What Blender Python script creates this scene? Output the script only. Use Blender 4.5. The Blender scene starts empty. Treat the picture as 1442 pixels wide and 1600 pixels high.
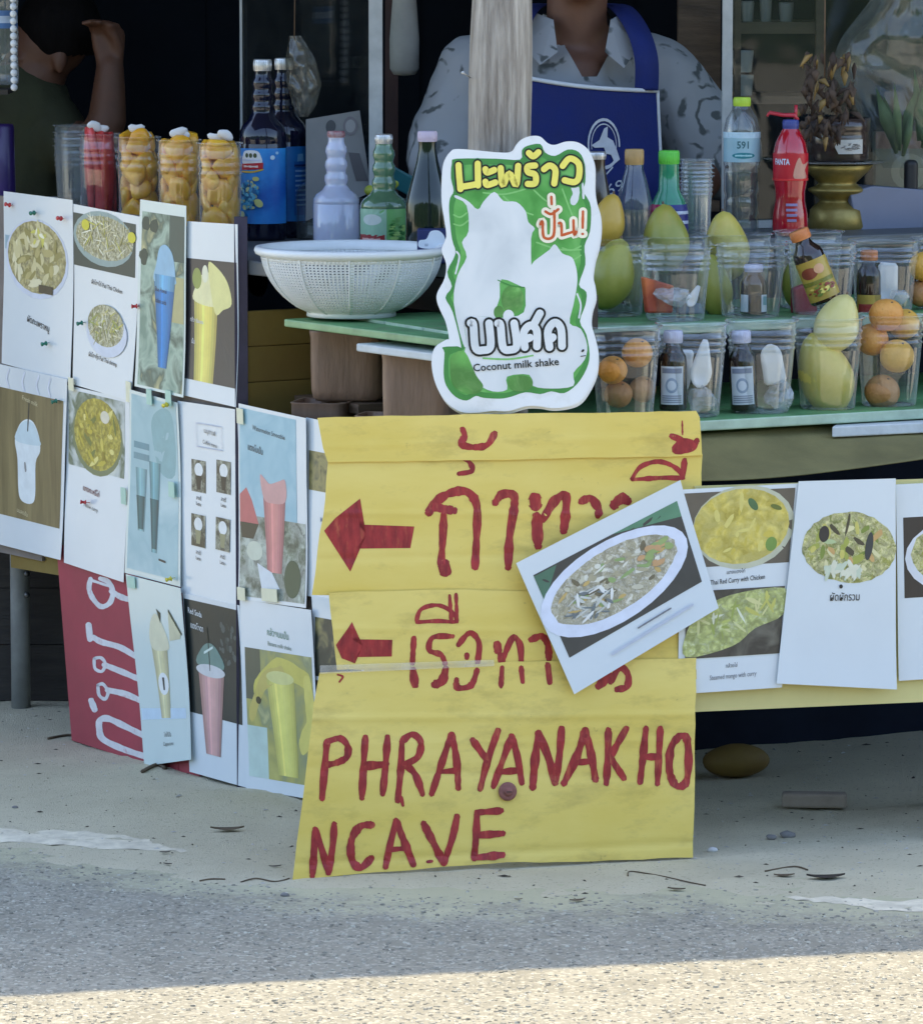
import bpy, bmesh, math, random
from mathutils import Vector, Matrix, noise
R = random.Random(7)
SC = bpy.context.scene
COL = SC.collection
rad = math.radians

# ---------------------------------------------------------------- camera, sky, sun, exposure
FPX, PITCH, CAMH = 8000.0, rad(6.772), 1.36      # focal length in photo pixels (photo is 1442 px wide)
cam = bpy.data.cameras.new('camera')
cam.sensor_fit = 'HORIZONTAL'; cam.sensor_width = 36.0
cam.lens = 36.0 * FPX / 1442.0
cam.clip_start = 0.1; cam.clip_end = 2000
co = bpy.data.objects.new('camera', cam); COL.objects.link(co)
co.location = (0, 0, CAMH); co.rotation_euler = (math.pi / 2 - PITCH, 0, 0)
SC.camera = co

SUN_EL, SUN_H = rad(76), Vector((0.26, -0.966, 0))   # sunlight travels towards +x, -y (from behind the stall)
world = bpy.data.worlds.new('World'); SC.world = world; world.use_nodes = True
wn, wl = world.node_tree.nodes, world.node_tree.links
wn.clear()
sky = wn.new('ShaderNodeTexSky'); sky.sky_type = 'NISHITA'; sky.sun_disc = False
sky.sun_elevation = SUN_EL
sky.sun_rotation = math.atan2(-SUN_H.x, -SUN_H.y)
sky.air_density = 1.0; sky.dust_density = 1.6; sky.ozone_density = 0.8
bg = wn.new('ShaderNodeBackground'); bg.inputs[1].default_value = 0.15
wo = wn.new('ShaderNodeOutputWorld')
wl.new(sky.outputs[0], bg.inputs[0]); wl.new(bg.outputs[0], wo.inputs[0])

sl = bpy.data.lights.new('sun', 'SUN'); sl.energy = 2.0; sl.angle = rad(0.53); sl.color = (0.94, 0.80, 0.56)
so = bpy.data.objects.new('sun', sl); COL.objects.link(so)
sdir = SUN_H * math.cos(SUN_EL) + Vector((0, 0, -math.sin(SUN_EL)))
so.rotation_euler = sdir.to_track_quat('-Z', 'Y').to_euler(); so.location = (-3, 12, 9)
vs = SC.view_settings
vs.view_transform = 'Standard'; vs.look = 'None'; vs.exposure = 1.80; vs.gamma = 1.0; vs.use_curve_mapping = False
SC.cycles.use_denoising = True
SC.cycles.max_bounces = 10; SC.cycles.transparent_max_bounces = 48; SC.cycles.diffuse_bounces = 5
SC.cycles.caustics_reflective = False; SC.cycles.caustics_refractive = False

# ---------------------------------------------------------------- placing: photo pixel -> point in the place
def ray(px, py):
    u, v = (px - 721) / FPX, (800 - py) / FPX
    return Vector((u, math.cos(PITCH) + v * math.sin(PITCH), -math.sin(PITCH) + v * math.cos(PITCH)))
CAM = Vector((0, 0, CAMH))
def A(px, py, d):
    r = ray(px, py); return CAM + r * (d / r.y)
def G(px, py, z=0.0):
    r = ray(px, py); return CAM + r * ((z - CAMH) / r.z)
class Plane:
    """a vertical (or leaning) surface of the stall; n points outwards, to the street"""
    def __init__(s, p, n): s.p, s.n = Vector(p), Vector(n).normalized()
    def __call__(s, px, py, off=0.0):
        r = ray(px, py)
        return CAM + r * (((s.p + s.n * off - CAM).dot(s.n)) / r.dot(s.n))
l0, l1 = G(470, 1255), G(112, 1158)
UL = (l1 - l0).normalized(); NL = Vector((UL.y, -UL.x, 0)); NL = NL if NL.y < 0 else -NL
PL = Plane(l0, NL)                                          # left side of the stall
a28 = rad(28)
UR = Vector((math.cos(a28), math.sin(a28), 0)); NR = Vector((math.sin(a28), -math.cos(a28), 0))
r0 = A(1090, 655, 7.42)
PR = Plane(r0, NR)                                          # right (street) side of the stall
s0, s1 = G(460, 1372), G(1083, 1340)
us = (s1 - s0).normalized(); ns = Vector((us.y, -us.x, 0.07))
PS = Plane(s0 + Vector((0, 0, 0)), ns)                      # the leaning yellow cardboard
PB = Plane(A(1085, 1000, 7.275), Vector((us.y, -us.x, 0)))  # board with the menus on the right
PC = Plane((0.03, 7.228, 0.8), Vector((0.10, -1, 0.02)))     # coconut shake sign
Z1, Z2, ZC, ZR = 0.613, 0.742, 0.818, 0.842                 # lower shelf, middle shelf, counter left, counter right
def onL(px, inset, z):      # point on the left side at photo column px, set in from the side, at height z
    p = PL(px, 500, -inset); return Vector((p.x, p.y, z))
def onR(px, inset, z):
    p = PR(px, 500, -inset); return Vector((p.x, p.y, z))
def scale_at(d): return d / FPX    # metres per photo pixel at depth d

# ---------------------------------------------------------------- mesh collecting
WO = {}
class MB:
    def __init__(s): s.v, s.f, s.m, s.sm = [], [], [], []
    def add(s, vs_, fs, mi=0, smooth=True):
        o = len(s.v); s.v += [Vector(p) for p in vs_]
        for f in fs: s.f.append([i + o for i in f]); s.m.append(mi); s.sm.append(smooth)
        return s
    def box(s, c, size, M=None, mi=0):
        c = Vector(c); hx, hy, hz = [q / 2 for q in size]
        pts = [Vector((x, y, z)) for x in (-hx, hx) for y in (-hy, hy) for z in (-hz, hz)]
        if M is not None: pts = [M @ p for p in pts]
        return s.add([c + p for p in pts], [(0,1,3,2),(4,6,7,5),(0,4,5,1),(2,3,7,6),(0,2,6,4),(1,5,7,3)], mi, False)
    def beam(s, p, q, w, h, mi=0, up=Vector((0, 0, 1))):
        p, q = Vector(p), Vector(q); d = q - p; x = d.normalized()
        y = up.cross(x); y = y.normalized() if y.length > 1e-6 else Vector((0, 1, 0)); z = x.cross(y)
        M = Matrix((x, y, z)).transposed()
        return s.box((p + q) / 2, (d.length, w, h), M, mi)
    def lathe(s, prof, o=(0, 0, 0), M=None, seg=28, mi=0, a0=0.0, a1=2 * math.pi, caps=True):
        o = Vector(o); full = abs(a1 - a0 - 2 * math.pi) < 1e-6; n = seg if full else seg + 1
        pts = []
        for r, z in prof:
            for k in range(n):
                a = a0 + (a1 - a0) * k / seg
                p = Vector((r * math.sin(a), -r * math.cos(a), z))
                pts.append(o + (M @ p if M is not None else p))
        fs = []
        for i in range(len(prof) - 1):
            for k in range(seg):
                k2 = (k + 1) % n if full else k + 1
                fs.append((i * n + k, i * n + k2, (i + 1) * n + k2, (i + 1) * n + k))
        if full and caps:
            if prof[0][0] > 1e-5: fs.append(tuple(reversed(range(n))))
            if prof[-1][0] > 1e-5: fs.append(tuple(range((len(prof) - 1) * n, len(prof) * n)))
        return s.add(pts, fs, mi)
    def tube(s, path, rr, seg=10, mi=0, flat=1.0):
        path = [Vector(p) for p in path]
        if not hasattr(rr, '__len__'): rr = [rr] * len(path)
        pts, fs = [], []
        ref = Vector((0.31, 0.17, 0.93))
        for i, p in enumerate(path):
            t = (path[min(i + 1, len(path) - 1)] - path[max(i - 1, 0)]).normalized()
            x = ref - t * ref.dot(t)
            if x.length < 1e-3: x = Vector((1, 0, 0))
            x.normalize(); y = t.cross(x); ref = x
            for k in range(seg):
                a = 2 * math.pi * k / seg
                pts.append(p + x * (rr[i] * math.cos(a)) + y * (rr[i] * flat * math.sin(a)))
        for i in range(len(path) - 1):
            for k in range(seg):
                k2 = (k + 1) % seg
                fs.append((i * seg + k, i * seg + k2, (i + 1) * seg + k2, (i + 1) * seg + k))
        fs.append(tuple(reversed(range(seg)))); fs.append(tuple(range((len(path) - 1) * seg, len(path) * seg)))
        return s.add(pts, fs, mi)
    def ball(s, c, r, seg=16, mi=0, M=None):
        if not hasattr(r, '__len__'): r = (r, r, r)
        rings = seg // 2
        pr = [(math.sin(math.pi * i / rings), -math.cos(math.pi * i / rings)) for i in range(rings + 1)]
        D = Matrix.Diagonal(Vector(r)); D = M @ D if M is not None else D
        return s.lathe([(max(q, 1e-4), z) for q, z in pr], c, D, seg, mi, caps=False)
    def quad(s, a, b, c, d, mi=0): return s.add([a, b, c, d], [(0, 1, 2, 3)], mi, False)
    def slab(s, pts, t, mi=0, mi2=None):      # flat outline with a thickness vector
        n = len(pts); pts = [Vector(p) for p in pts]
        fs = [tuple(range(n)), tuple(reversed(range(n, 2 * n)))]
        s.add(pts + [p + t for p in pts], fs, mi, False)
        o = len(s.v) - 2 * n
        for k in range(n):
            s.f.append([o + (k + 1) % n, o + k, o + n + k, o + n + (k + 1) % n]); s.m.append(mi if mi2 is None else mi2); s.sm.append(False)
        return s
    def build(s, name, mats, parent=None, origin=None):
        if not isinstance(mats, (list, tuple)): mats = [mats]
        if origin is None:
            xs = [p.x for p in s.v]; ys = [p.y for p in s.v]
            origin = Vector(((min(xs) + max(xs)) / 2, (min(ys) + max(ys)) / 2, min(p.z for p in s.v)))
        me = bpy.data.meshes.new(name)
        me.from_pydata([tuple(p - origin) for p in s.v], [], s.f)
        me.polygons.foreach_set('material_index', s.m); me.polygons.foreach_set('use_smooth', s.sm)
        for m in mats: me.materials.append(m)
        me.update()
        ob = bpy.data.objects.new(name, me); COL.objects.link(ob)
        WO[ob.name] = origin.copy()
        if parent is not None:
            ob.parent = parent; ob.location = origin - WO[parent.name]
        else: ob.location = origin
        return ob
def bevel(ob, w, seg=2):
    m = ob.modifiers.new('bevel', 'BEVEL'); m.width = w; m.segments = seg; m.limit_method = 'ANGLE'; m.angle_limit = rad(40); return ob
def empty(name, loc):
    ob = bpy.data.objects.new(name, None); COL.objects.link(ob); ob.location = loc; ob.empty_display_size = .05
    WO[ob.name] = Vector(loc); return ob
def T(ob, label, cat, group=None):
    ob['label'] = label; ob['category'] = cat
    if group: ob['group'] = group
    return ob
def S(ob, kind='structure'): ob['kind'] = kind; return ob
def wob(ob, name, vs_, fs): pass

# ---------------------------------------------------------------- materials
MATS = {}
def _nt(name):
    m = bpy.data.materials.new(name); m.use_nodes = True
    n = m.node_tree.nodes; n.clear(); return m, n, m.node_tree.links
def coords(n, l, rand=True):
    tc = n.new('ShaderNodeTexCoord')
    if not rand: return tc.outputs['Object']
    oi = n.new('ShaderNodeObjectInfo'); ad = n.new('ShaderNodeVectorMath'); ad.operation = 'ADD'
    mu = n.new('ShaderNodeMath'); mu.operation = 'MULTIPLY'; mu.inputs[1].default_value = 37.0
    l.new(oi.outputs['Random'], mu.inputs[0]); l.new(tc.outputs['Object'], ad.inputs[0]); l.new(mu.outputs[0], ad.inputs[1])
    return ad.outputs[0]
def c4(c): return (c[0], c[1], c[2], 1)
def hx(r, g, b):    # sRGB 0-255 -> linear
    f = lambda q: (q / 255 / 12.92) if q / 255 <= 0.04045 else ((q / 255 + 0.055) / 1.055) ** 2.4
    return (f(r), f(g), f(b))
def mat(name, col, rough=.5, var=.15, scale=18, bump=.0, bscale=None, metal=0, coat=0, col2=None, stretch=None, detail=6, spec=.5, sheen=0, alpha=None, trans=0, sss=0):
    if name in MATS: return MATS[name]
    m, n, l = _nt(name)
    b = n.new('ShaderNodeBsdfPrincipled'); o = n.new('ShaderNodeOutputMaterial'); l.new(b.outputs[0], o.inputs[0])
    cd = coords(n, l)
    if stretch:
        mp = n.new('ShaderNodeMapping'); mp.inputs['Scale'].default_value = stretch; l.new(cd, mp.inputs[0]); cd = mp.outputs[0]
    nz = n.new('ShaderNodeTexNoise'); nz.inputs['Scale'].default_value = scale; nz.inputs['Detail'].default_value = detail; nz.inputs['Roughness'].default_value = .62
    l.new(cd, nz.inputs['Vector'])
    rp = n.new('ShaderNodeValToRGB')
    lo = tuple(max(0, q * (1 - var)) for q in col); hi = tuple(min(1, q * (1 + var)) for q in col) if col2 is None else col2
    rp.color_ramp.elements[0].color = c4(lo); rp.color_ramp.elements[0].position = .32
    rp.color_ramp.elements[1].color = c4(hi); rp.color_ramp.elements[1].position = .68
    l.new(nz.outputs[0], rp.inputs[0]); l.new(rp.outputs[0], b.inputs['Base Color'])
    b.inputs['Metallic'].default_value = metal
    b.inputs['Coat Weight'].default_value = coat; b.inputs['Coat Roughness'].default_value = .12
    b.inputs['Specular IOR Level'].default_value = spec
    if trans: b.inputs['Transmission Weight'].default_value = trans
    if sss: b.inputs['Subsurface Weight'].default_value = sss; b.inputs['Subsurface Radius'].default_value = (.01, .005, .003)
    rr = n.new('ShaderNodeMapRange'); rr.inputs['To Min'].default_value = max(0.02, rough * .85); rr.inputs['To Max'].default_value = min(1, rough * 1.2)
    l.new(nz.outputs[0], rr.inputs[0]); l.new(rr.outputs[0], b.inputs['Roughness'])
    if bump:
        n2 = n.new('ShaderNodeTexNoise'); n2.inputs['Scale'].default_value = bscale or scale * 3; n2.inputs['Detail'].default_value = 4
        l.new(cd, n2.inputs['Vector'])
        bp = n.new('ShaderNodeBump'); bp.inputs['Strength'].default_value = bump; bp.inputs['Distance'].default_value = .004
        l.new(n2.outputs[0], bp.inputs['Height']); l.new(bp.outputs[0], b.inputs['Normal'])
    MATS[name] = m; return m
def dirt(m, col, scale, lo, hi, k, stretch=(1, 1, 1)):
    """stains and specks on a material, in their own irregular shapes"""
    n, l = m.node_tree.nodes, m.node_tree.links
    b = next(q for q in n if q.type == 'BSDF_PRINCIPLED'); src = b.inputs['Base Color'].links[0].from_socket
    mp = n.new('ShaderNodeMapping'); mp.inputs['Scale'].default_value = stretch; l.new(coords(n, l), mp.inputs[0])
    nz_ = n.new('ShaderNodeTexNoise'); nz_.inputs['Scale'].default_value = scale; nz_.inputs['Detail'].default_value = 8; nz_.inputs['Roughness'].default_value = .68; l.new(mp.outputs[0], nz_.inputs['Vector'])
    mr = n.new('ShaderNodeMapRange'); mr.inputs['From Min'].default_value = lo; mr.inputs['From Max'].default_value = hi; mr.inputs['To Max'].default_value = k; l.new(nz_.outputs[0], mr.inputs[0])
    mx = n.new('ShaderNodeMix'); mx.data_type = 'RGBA'; l.new(mr.outputs[0], mx.inputs['Factor']); l.new(src, mx.inputs[6]); mx.inputs[7].default_value = c4(col); l.new(mx.outputs[2], b.inputs['Base Color'])
    return m
def clear(name, tint=(.96, .97, .97), haze=.10, hazecol=(.75, .8, .82), rough=.06, refl=.9, bump=0, bscale=60, edge=0.0):
    """thin clear plastic or glass: what lies behind shows through, grazing parts reflect"""
    if name in MATS: return MATS[name]
    m, n, l = _nt(name)
    tr = n.new('ShaderNodeBsdfTransparent'); tr.inputs[0].default_value = c4(tint)
    gl = n.new('ShaderNodeBsdfGlossy'); gl.inputs['Roughness'].default_value = rough; gl.inputs[0].default_value = (1, 1, 1, 1)
    df = n.new('ShaderNodeBsdfDiffuse'); df.inputs[0].default_value = c4(hazecol)
    lwt = n.new('ShaderNodeLayerWeight'); pw = n.new('ShaderNodeMath'); pw.operation = 'POWER'; pw.inputs[1].default_value = 4.0; l.new(lwt.outputs['Facing'], pw.inputs[0])
    fr = n.new('ShaderNodeMath'); fr.operation = 'MULTIPLY_ADD'; fr.inputs[1].default_value = .75; fr.inputs[2].default_value = .045; l.new(pw.outputs[0], fr.inputs[0])
    m0 = n.new('ShaderNodeMixShader'); m1 = n.new('ShaderNodeMixShader'); o = n.new('ShaderNodeOutputMaterial')
    cd = coords(n, l); nz = n.new('ShaderNodeTexNoise'); nz.inputs['Scale'].default_value = 25; nz.inputs['Detail'].default_value = 5; l.new(cd, nz.inputs['Vector'])
    mr = n.new('ShaderNodeMapRange'); mr.inputs['From Min'].default_value = .3; mr.inputs['From Max'].default_value = .7
    mr.inputs['To Min'].default_value = haze * .5; mr.inputs['To Max'].default_value = haze * 1.5; l.new(nz.outputs[0], mr.inputs[0])
    eg = n.new('ShaderNodeMath'); eg.operation = 'MULTIPLY'; eg.inputs[1].default_value = edge; p2 = n.new('ShaderNodeMath'); p2.operation = 'POWER'; p2.inputs[1].default_value = 2.5; l.new(lwt.outputs['Facing'], p2.inputs[0]); l.new(p2.outputs[0], eg.inputs[0])
    sm_ = n.new('ShaderNodeMath'); sm_.operation = 'ADD'; sm_.use_clamp = True; l.new(mr.outputs[0], sm_.inputs[0]); l.new(eg.outputs[0], sm_.inputs[1])
    l.new(sm_.outputs[0], m0.inputs[0]); l.new(tr.outputs[0], m0.inputs[1]); l.new(df.outputs[0], m0.inputs[2])
    mu = n.new('ShaderNodeMath'); mu.operation = 'MULTIPLY'; mu.inputs[1].default_value = refl; mu.use_clamp = True
    l.new(fr.outputs[0], mu.inputs[0]); l.new(mu.outputs[0], m1.inputs[0]); l.new(m0.outputs[0], m1.inputs[1]); l.new(gl.outputs[0], m1.inputs[2])
    if bump:
        n2 = n.new('ShaderNodeTexNoise'); n2.inputs['Scale'].default_value = bscale; l.new(cd, n2.inputs['Vector'])
        bp = n.new('ShaderNodeBump'); bp.inputs['Strength'].default_value = bump; bp.inputs['Distance'].default_value = .006
        l.new(n2.outputs[0], bp.inputs['Height'])
        for q in (gl, lwt, df): l.new(bp.outputs[0], q.inputs['Normal'])
    l.new(m1.outputs[0], o.inputs[0]); MATS[name] = m; return m
def _ramp(n, cols):
    rp = n.new('ShaderNodeValToRGB'); e = rp.color_ramp.elements
    while len(e) < len(cols): e.new(.5)
    for i, c in enumerate(cols): e[i].position = .28 + .44 * i / max(1, len(cols) - 1); e[i].color = c4(c)
    return rp
def food(name, cols, scale=60, rough=.32, dist=.6, lump=.55):
    """printed picture of food: soft lumps in several colours"""
    if name in MATS: return MATS[name]
    m, n, l = _nt(name)
    b = n.new('ShaderNodeBsdfPrincipled'); o = n.new('ShaderNodeOutputMaterial'); l.new(b.outputs[0], o.inputs[0])
    cd = coords(n, l)
    nz = n.new('ShaderNodeTexNoise'); nz.inputs['Scale'].default_value = scale * .7; nz.inputs['Detail'].default_value = 4; l.new(cd, nz.inputs['Vector'])
    mx = n.new('ShaderNodeVectorMath'); mx.operation = 'MULTIPLY_ADD'; mx.inputs[1].default_value = (dist / scale * 3,) * 3
    l.new(nz.outputs['Color'], mx.inputs[0]); l.new(cd, mx.inputs[2])
    vo = n.new('ShaderNodeTexVoronoi'); vo.feature = 'SMOOTH_F1'; vo.inputs['Scale'].default_value = scale; vo.inputs['Smoothness'].default_value = .35; l.new(mx.outputs[0], vo.inputs['Vector'])
    n2 = n.new('ShaderNodeTexNoise'); n2.inputs['Scale'].default_value = scale * .8; n2.inputs['Detail'].default_value = 7; n2.inputs['Roughness'].default_value = .7; l.new(mx.outputs[0], n2.inputs['Vector'])
    rp = _ramp(n, cols); l.new(n2.outputs[0], rp.inputs[0])
    mr = n.new('ShaderNodeMapRange'); mr.inputs['From Min'].default_value = .1; mr.inputs['From Max'].default_value = .75; mr.inputs['To Min'].default_value = 1 + .3 * lump; mr.inputs['To Max'].default_value = 1 - .75 * lump; l.new(vo.outputs['Distance'], mr.inputs[0])
    vm = n.new('ShaderNodeVectorMath'); vm.operation = 'SCALE'; l.new(rp.outputs[0], vm.inputs[0]); l.new(mr.outputs[0], vm.inputs['Scale'])
    l.new(vm.outputs[0], b.inputs['Base Color']); b.inputs['Roughness'].default_value = rough
    MATS[name] = m; return m
def soft(name, cols, scale=12, rough=.32):
    """printed out-of-focus background"""
    if name in MATS: return MATS[name]
    m, n, l = _nt(name)
    b = n.new('ShaderNodeBsdfPrincipled'); o = n.new('ShaderNodeOutputMaterial'); l.new(b.outputs[0], o.inputs[0]); b.inputs['Roughness'].default_value = rough
    n2 = n.new('ShaderNodeTexNoise'); n2.inputs['Scale'].default_value = scale; n2.inputs['Detail'].default_value = 3; n2.inputs['Distortion'].default_value = .6; l.new(coords(n, l), n2.inputs['Vector'])
    rp = _ramp(n, cols); l.new(n2.outputs[0], rp.inputs[0]); l.new(rp.outputs[0], b.inputs['Base Color'])
    MATS[name] = m; return m
def ink(r, g, b, rough=.32): return mat('ink_%d_%d_%d_%d' % (r, g, b, rough * 100), hx(r, g, b), rough, .07, 40)

# ---------------------------------------------------------------- flat print laid on a surface
def dens(pts, step, closed=True):
    out = []; n = len(pts)
    for i in range(n if closed else n - 1):
        p, q = Vector(pts[i]), Vector(pts[(i + 1) % n]); k = max(1, int((q - p).length / step))
        out += [p + (q - p) * (j / k) for j in range(k)]
    if not closed: out.append(Vector(pts[-1]))
    return out
def smooth(pts, closed=True, k=5):
    n = len(pts); pts = [Vector(p) for p in pts]; out = []
    for i in range(n if closed else n - 1):
        if closed: p0, p1, p2, p3 = pts[i - 1], pts[i], pts[(i + 1) % n], pts[(i + 2) % n]
        else: p0, p1, p2, p3 = pts[max(i - 1, 0)], pts[i], pts[i + 1], pts[min(i + 2, n - 1)]
        for j in range(k):
            t = j / k
            out.append(.5 * ((2 * p1) + (p2 - p0) * t + (2 * p0 - 5 * p1 + 4 * p2 - p3) * t * t + (3 * p1 - p0 - 3 * p2 + p3) * t ** 3))
    if not closed: out.append(pts[-1])
    return out
_TX = {}
def text_mesh(s, bold=0.0):
    if (s, bold) in _TX: return _TX[(s, bold)]
    c = bpy.data.curves.new('text', 'FONT'); c.body = s; c.resolution_u = 2; c.offset = bold
    o = bpy.data.objects.new('text', c); COL.objects.link(o)
    me = bpy.data.meshes.new_from_object(o.evaluated_get(bpy.context.evaluated_depsgraph_get()))
    vs_ = [(v.co.x, v.co.y) for v in me.vertices]; fs = [tuple(p.vertices) for p in me.polygons]
    bpy.data.objects.remove(o); bpy.data.meshes.remove(me); bpy.data.curves.remove(c)
    w = max(v[0] for v in vs_) if vs_ else 1
    _TX[(s, bold)] = (vs_, fs, w); return _TX[(s, bold)]
class Print:
    """shapes in surface coordinates (u, v); f(u, v, off) gives the point on the surface"""
    def __init__(s, f, off=.0003, lift=.00006): s.f, s.mb, s.off, s.lift, s.mats, s.base, s.bitted = f, MB(), off, lift, [], off, False
    def mi(s, m):
        if m not in s.mats: s.mats.append(m)
        return s.mats.index(m)
    def up(s): s.off += s.lift; return s.off
    def poly(s, pts, m, step=.12, rings=3, tess=False):
        o = s.up(); k = s.mi(m); pts = dens([Vector((p[0], p[1], 0)) for p in pts], step) if step else [Vector((p[0], p[1], 0)) for p in pts]
        n = len(pts)
        if tess:
            from mathutils.geometry import tessellate_polygon
            s.mb.add([s.f(p.x, p.y, o) for p in pts], [tuple(t) for t in tessellate_polygon([pts])], k, False); return s
        c = sum(pts, Vector()) / n; vv = [s.f(c.x, c.y, o)]; ff = []
        for r in range(1, rings + 1):
            for p in pts: q = c + (p - c) * (r / rings); vv.append(s.f(q.x, q.y, o))
        for j in range(n):
            j2 = (j + 1) % n; ff.append((0, 1 + j, 1 + j2))
            for r in range(1, rings): b = 1 + (r - 1) * n; ff.append((b + j, b + n + j, b + n + j2, b + j2))
        s.mb.add(vv, ff, k, False); return s
    def rect(s, u0, v0, u1, v1, m): return s.poly([(u0, v0), (u1, v0), (u1, v1), (u0, v1)], m, .1, 4)
    def ell(s, cu, cv, ru, rv, m, rot=0, n=22, jit=0.0, va=1.0):
        pts = []
        for i in range(n):
            a = 2 * math.pi * i / n; j = 1 + R.uniform(-jit, jit); x, y = ru * math.cos(a) * j, rv * math.sin(a) * j
            pts.append((cu + x * math.cos(rot) - y * math.sin(rot), cv + va * (x * math.sin(rot) + y * math.cos(rot))))
        return s.poly(pts, m, 0, 3)
    def bits(s, cu, cv, ru, rv, mats, n, l, w, asp=1.0):      # pieces of food scattered over a dish
        for i in range(int(n * 2.6)):
            a, q = R.uniform(0, 6.28), math.sqrt(R.random()) * .93
            u, v = cu + ru * q * math.cos(a), cv + rv * q * math.sin(a)
            s.off -= s.lift * .75
            s.ell(u, v, l * .8 * R.uniform(.4, 1.2), w * .95 * R.uniform(.6, 1.3), R.choice(mats), R.uniform(0, 3.14), 8, .2, .7)
        s.off += s.lift; s.bitted = True; return s
    def text(s, t, cu, cv, h, m, rot=0, asp=1.0, bold=0.0, wmax=None):
        vs_, fs, w = text_mesh(t, bold); o = s.base + .0005 if s.bitted else s.up(); k = s.mi(m); sx = h * asp
        if wmax and w * sx > wmax: sx = wmax / w
        out = []
        for x, y in vs_:
            X, Y = (x - w / 2) * sx, -(y - .35) * h
            out.append(s.f(cu + X * math.cos(rot) - Y * math.sin(rot), cv + X * math.sin(rot) + Y * math.cos(rot), o))
        s.mb.add(out, fs, k, False); return s
    def stroke(s, pts, w, m, curve=True, taper=.12, jit=.06):
        o = s.up(); k = s.mi(m); pts = [Vector((p[0], p[1], 0)) for p in pts]
        if len(pts) == 1: pts = [pts[0] - Vector((w * .1, 0, 0)), pts[0] + Vector((w * .1, 0, 0))]
        if curve and len(pts) > 2: pts = smooth(pts, False, 6)
        pts = dens(pts, w * .5, False); n = len(pts); L, Rr = [], []
        ph = R.uniform(0, 9)
        for i, p in enumerate(pts):
            t = (pts[min(i + 1, n - 1)] - pts[max(i - 1, 0)])
            t = t.normalized() if t.length > 1e-9 else Vector((1, 0, 0)); nn = Vector((-t.y, t.x, 0))
            ww = w / 2 * (1 + jit * math.sin(ph + i * .9) + jit * R.uniform(-1, 1)) * (1 - taper * (abs(2 * i / max(1, n - 1) - 1) ** 6))
            L.append(p + nn * ww); Rr.append(p - nn * ww)
        vv = [s.f(p.x, p.y, o) for p in L + Rr]; ff = [(i, i + 1, n + i + 1, n + i) for i in range(n - 1)]
        s.mb.add(vv, ff, k, False)
        for c, d in ((pts[0], pts[0] - pts[1]), (pts[-1], pts[-1] - pts[-2])):      # rounded ends
            a0 = math.atan2(d.y, d.x); vv = [s.f(c.x, c.y, o)]
            for j in range(9):
                a = a0 - math.pi / 2 + math.pi * j / 8; q = w / 2 * (1 - taper) * (1 + R.uniform(-jit, jit)); vv.append(s.f(c.x + q * math.cos(a), c.y + q * math.sin(a), o))
            s.mb.add(vv, [(0, j, j + 1) for j in range(1, 9)], k, False)
        s.off -= s.lift * .8
        return s
    def glass(s, tl, tr, br, bl, col, n=9, lo=.72):
        """a printed drink: bands that turn from edge to lit middle"""
        o = s.off
        for k in range(n):
            s.off = o; t = (k + .5) / n; f = lo + (1.12 - lo) * math.sin(math.pi * (.12 + .8 * t)) ** 1.2 + (.10 if k == n // 3 else 0)
            c = tuple(max(0, min(255, int(q * f / 6) * 6)) for q in col); L = lambda a, b, x: (a[0] + (b[0] - a[0]) * x, a[1] + (b[1] - a[1]) * x)
            s.poly([L(tl, tr, k / n), L(tl, tr, (k + 1) / n), L(bl, br, (k + 1) / n), L(bl, br, k / n)], ink(*c), .12, 2)
        return s
    def done(s, name, parent): return s.mb.build(name, s.mats, parent)

# ================================================================ the setting: ground, road, marking
def lerp_pts(P, x):
    if x <= P[0][0]: return P[0][1]
    for (a, b), (c, d) in zip(P, P[1:]):
        if x <= c: return b + (d - b) * (x - a) / (c - a)
    return P[-1][1]
EDGE = [(-60, 30), (-3, 8.5), (-.95, 7.5), (-.65, 7.27), (-.23, 6.97), (0, 6.91), (.33, 6.95), (.62, 6.84), (3, 6.1), (60, -12)]
def nz(x, y, s, seed=0): return noise.noise(Vector((x * s + seed, y * s - seed * .7, seed * 1.3)))
MOUND = G(620, 1372)
def ground_z(x, y):
    d = y - lerp_pts(EDGE, x)
    k = max(0.0, min(1.0, (d + .22) / .42)); k = k * k * (3 - 2 * k)
    z = -.013 + .0125 * k
    near = math.exp(-((x) ** 2 + (y - 7.5) ** 2) / 6)
    z += near * (.0042 * nz(x, y, 3.1, 2) + .0032 * nz(x, y, 9, 5) + .0022 * nz(x, y, 27, 9) + .0016 * nz(x * .5, y, 55, 3))
    z += .005 * math.exp(-(((x - MOUND.x) / .14) ** 2 + ((y - MOUND.y) / .035) ** 2))
    z += .012 * math.exp(-(((x + .35) / .22) ** 2 + ((y - 7.72) / .09) ** 2))
    return z
def axis(lo, a, b, hi, fine):
    out = []; q = a
    while q > lo: out.append(q); q = a - (a - q) * 1.5 - fine * 2
    out.append(lo); out = out[::-1]; n = int((b - a) / fine); out += [a + fine * (i + 1) for i in range(n)]
    q = b + fine * 2
    while q < hi: out.append(q); q = b + (q - b) * 1.5 + fine
    out.append(hi); return out
def sheet_grid(name, xs, ys, zf, m):
    mb = MB(); nx = len(xs)
    vs_ = [(x, y, zf(x, y)) for y in ys for x in xs]
    fs = [(j * nx + i, j * nx + i + 1, (j + 1) * nx + i + 1, (j + 1) * nx + i) for j in range(len(ys) - 1) for i in range(nx - 1)]
    mb.add(vs_, fs, 0, True); return mb.build(name, m, None, Vector((0, 0, 0)))

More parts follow.
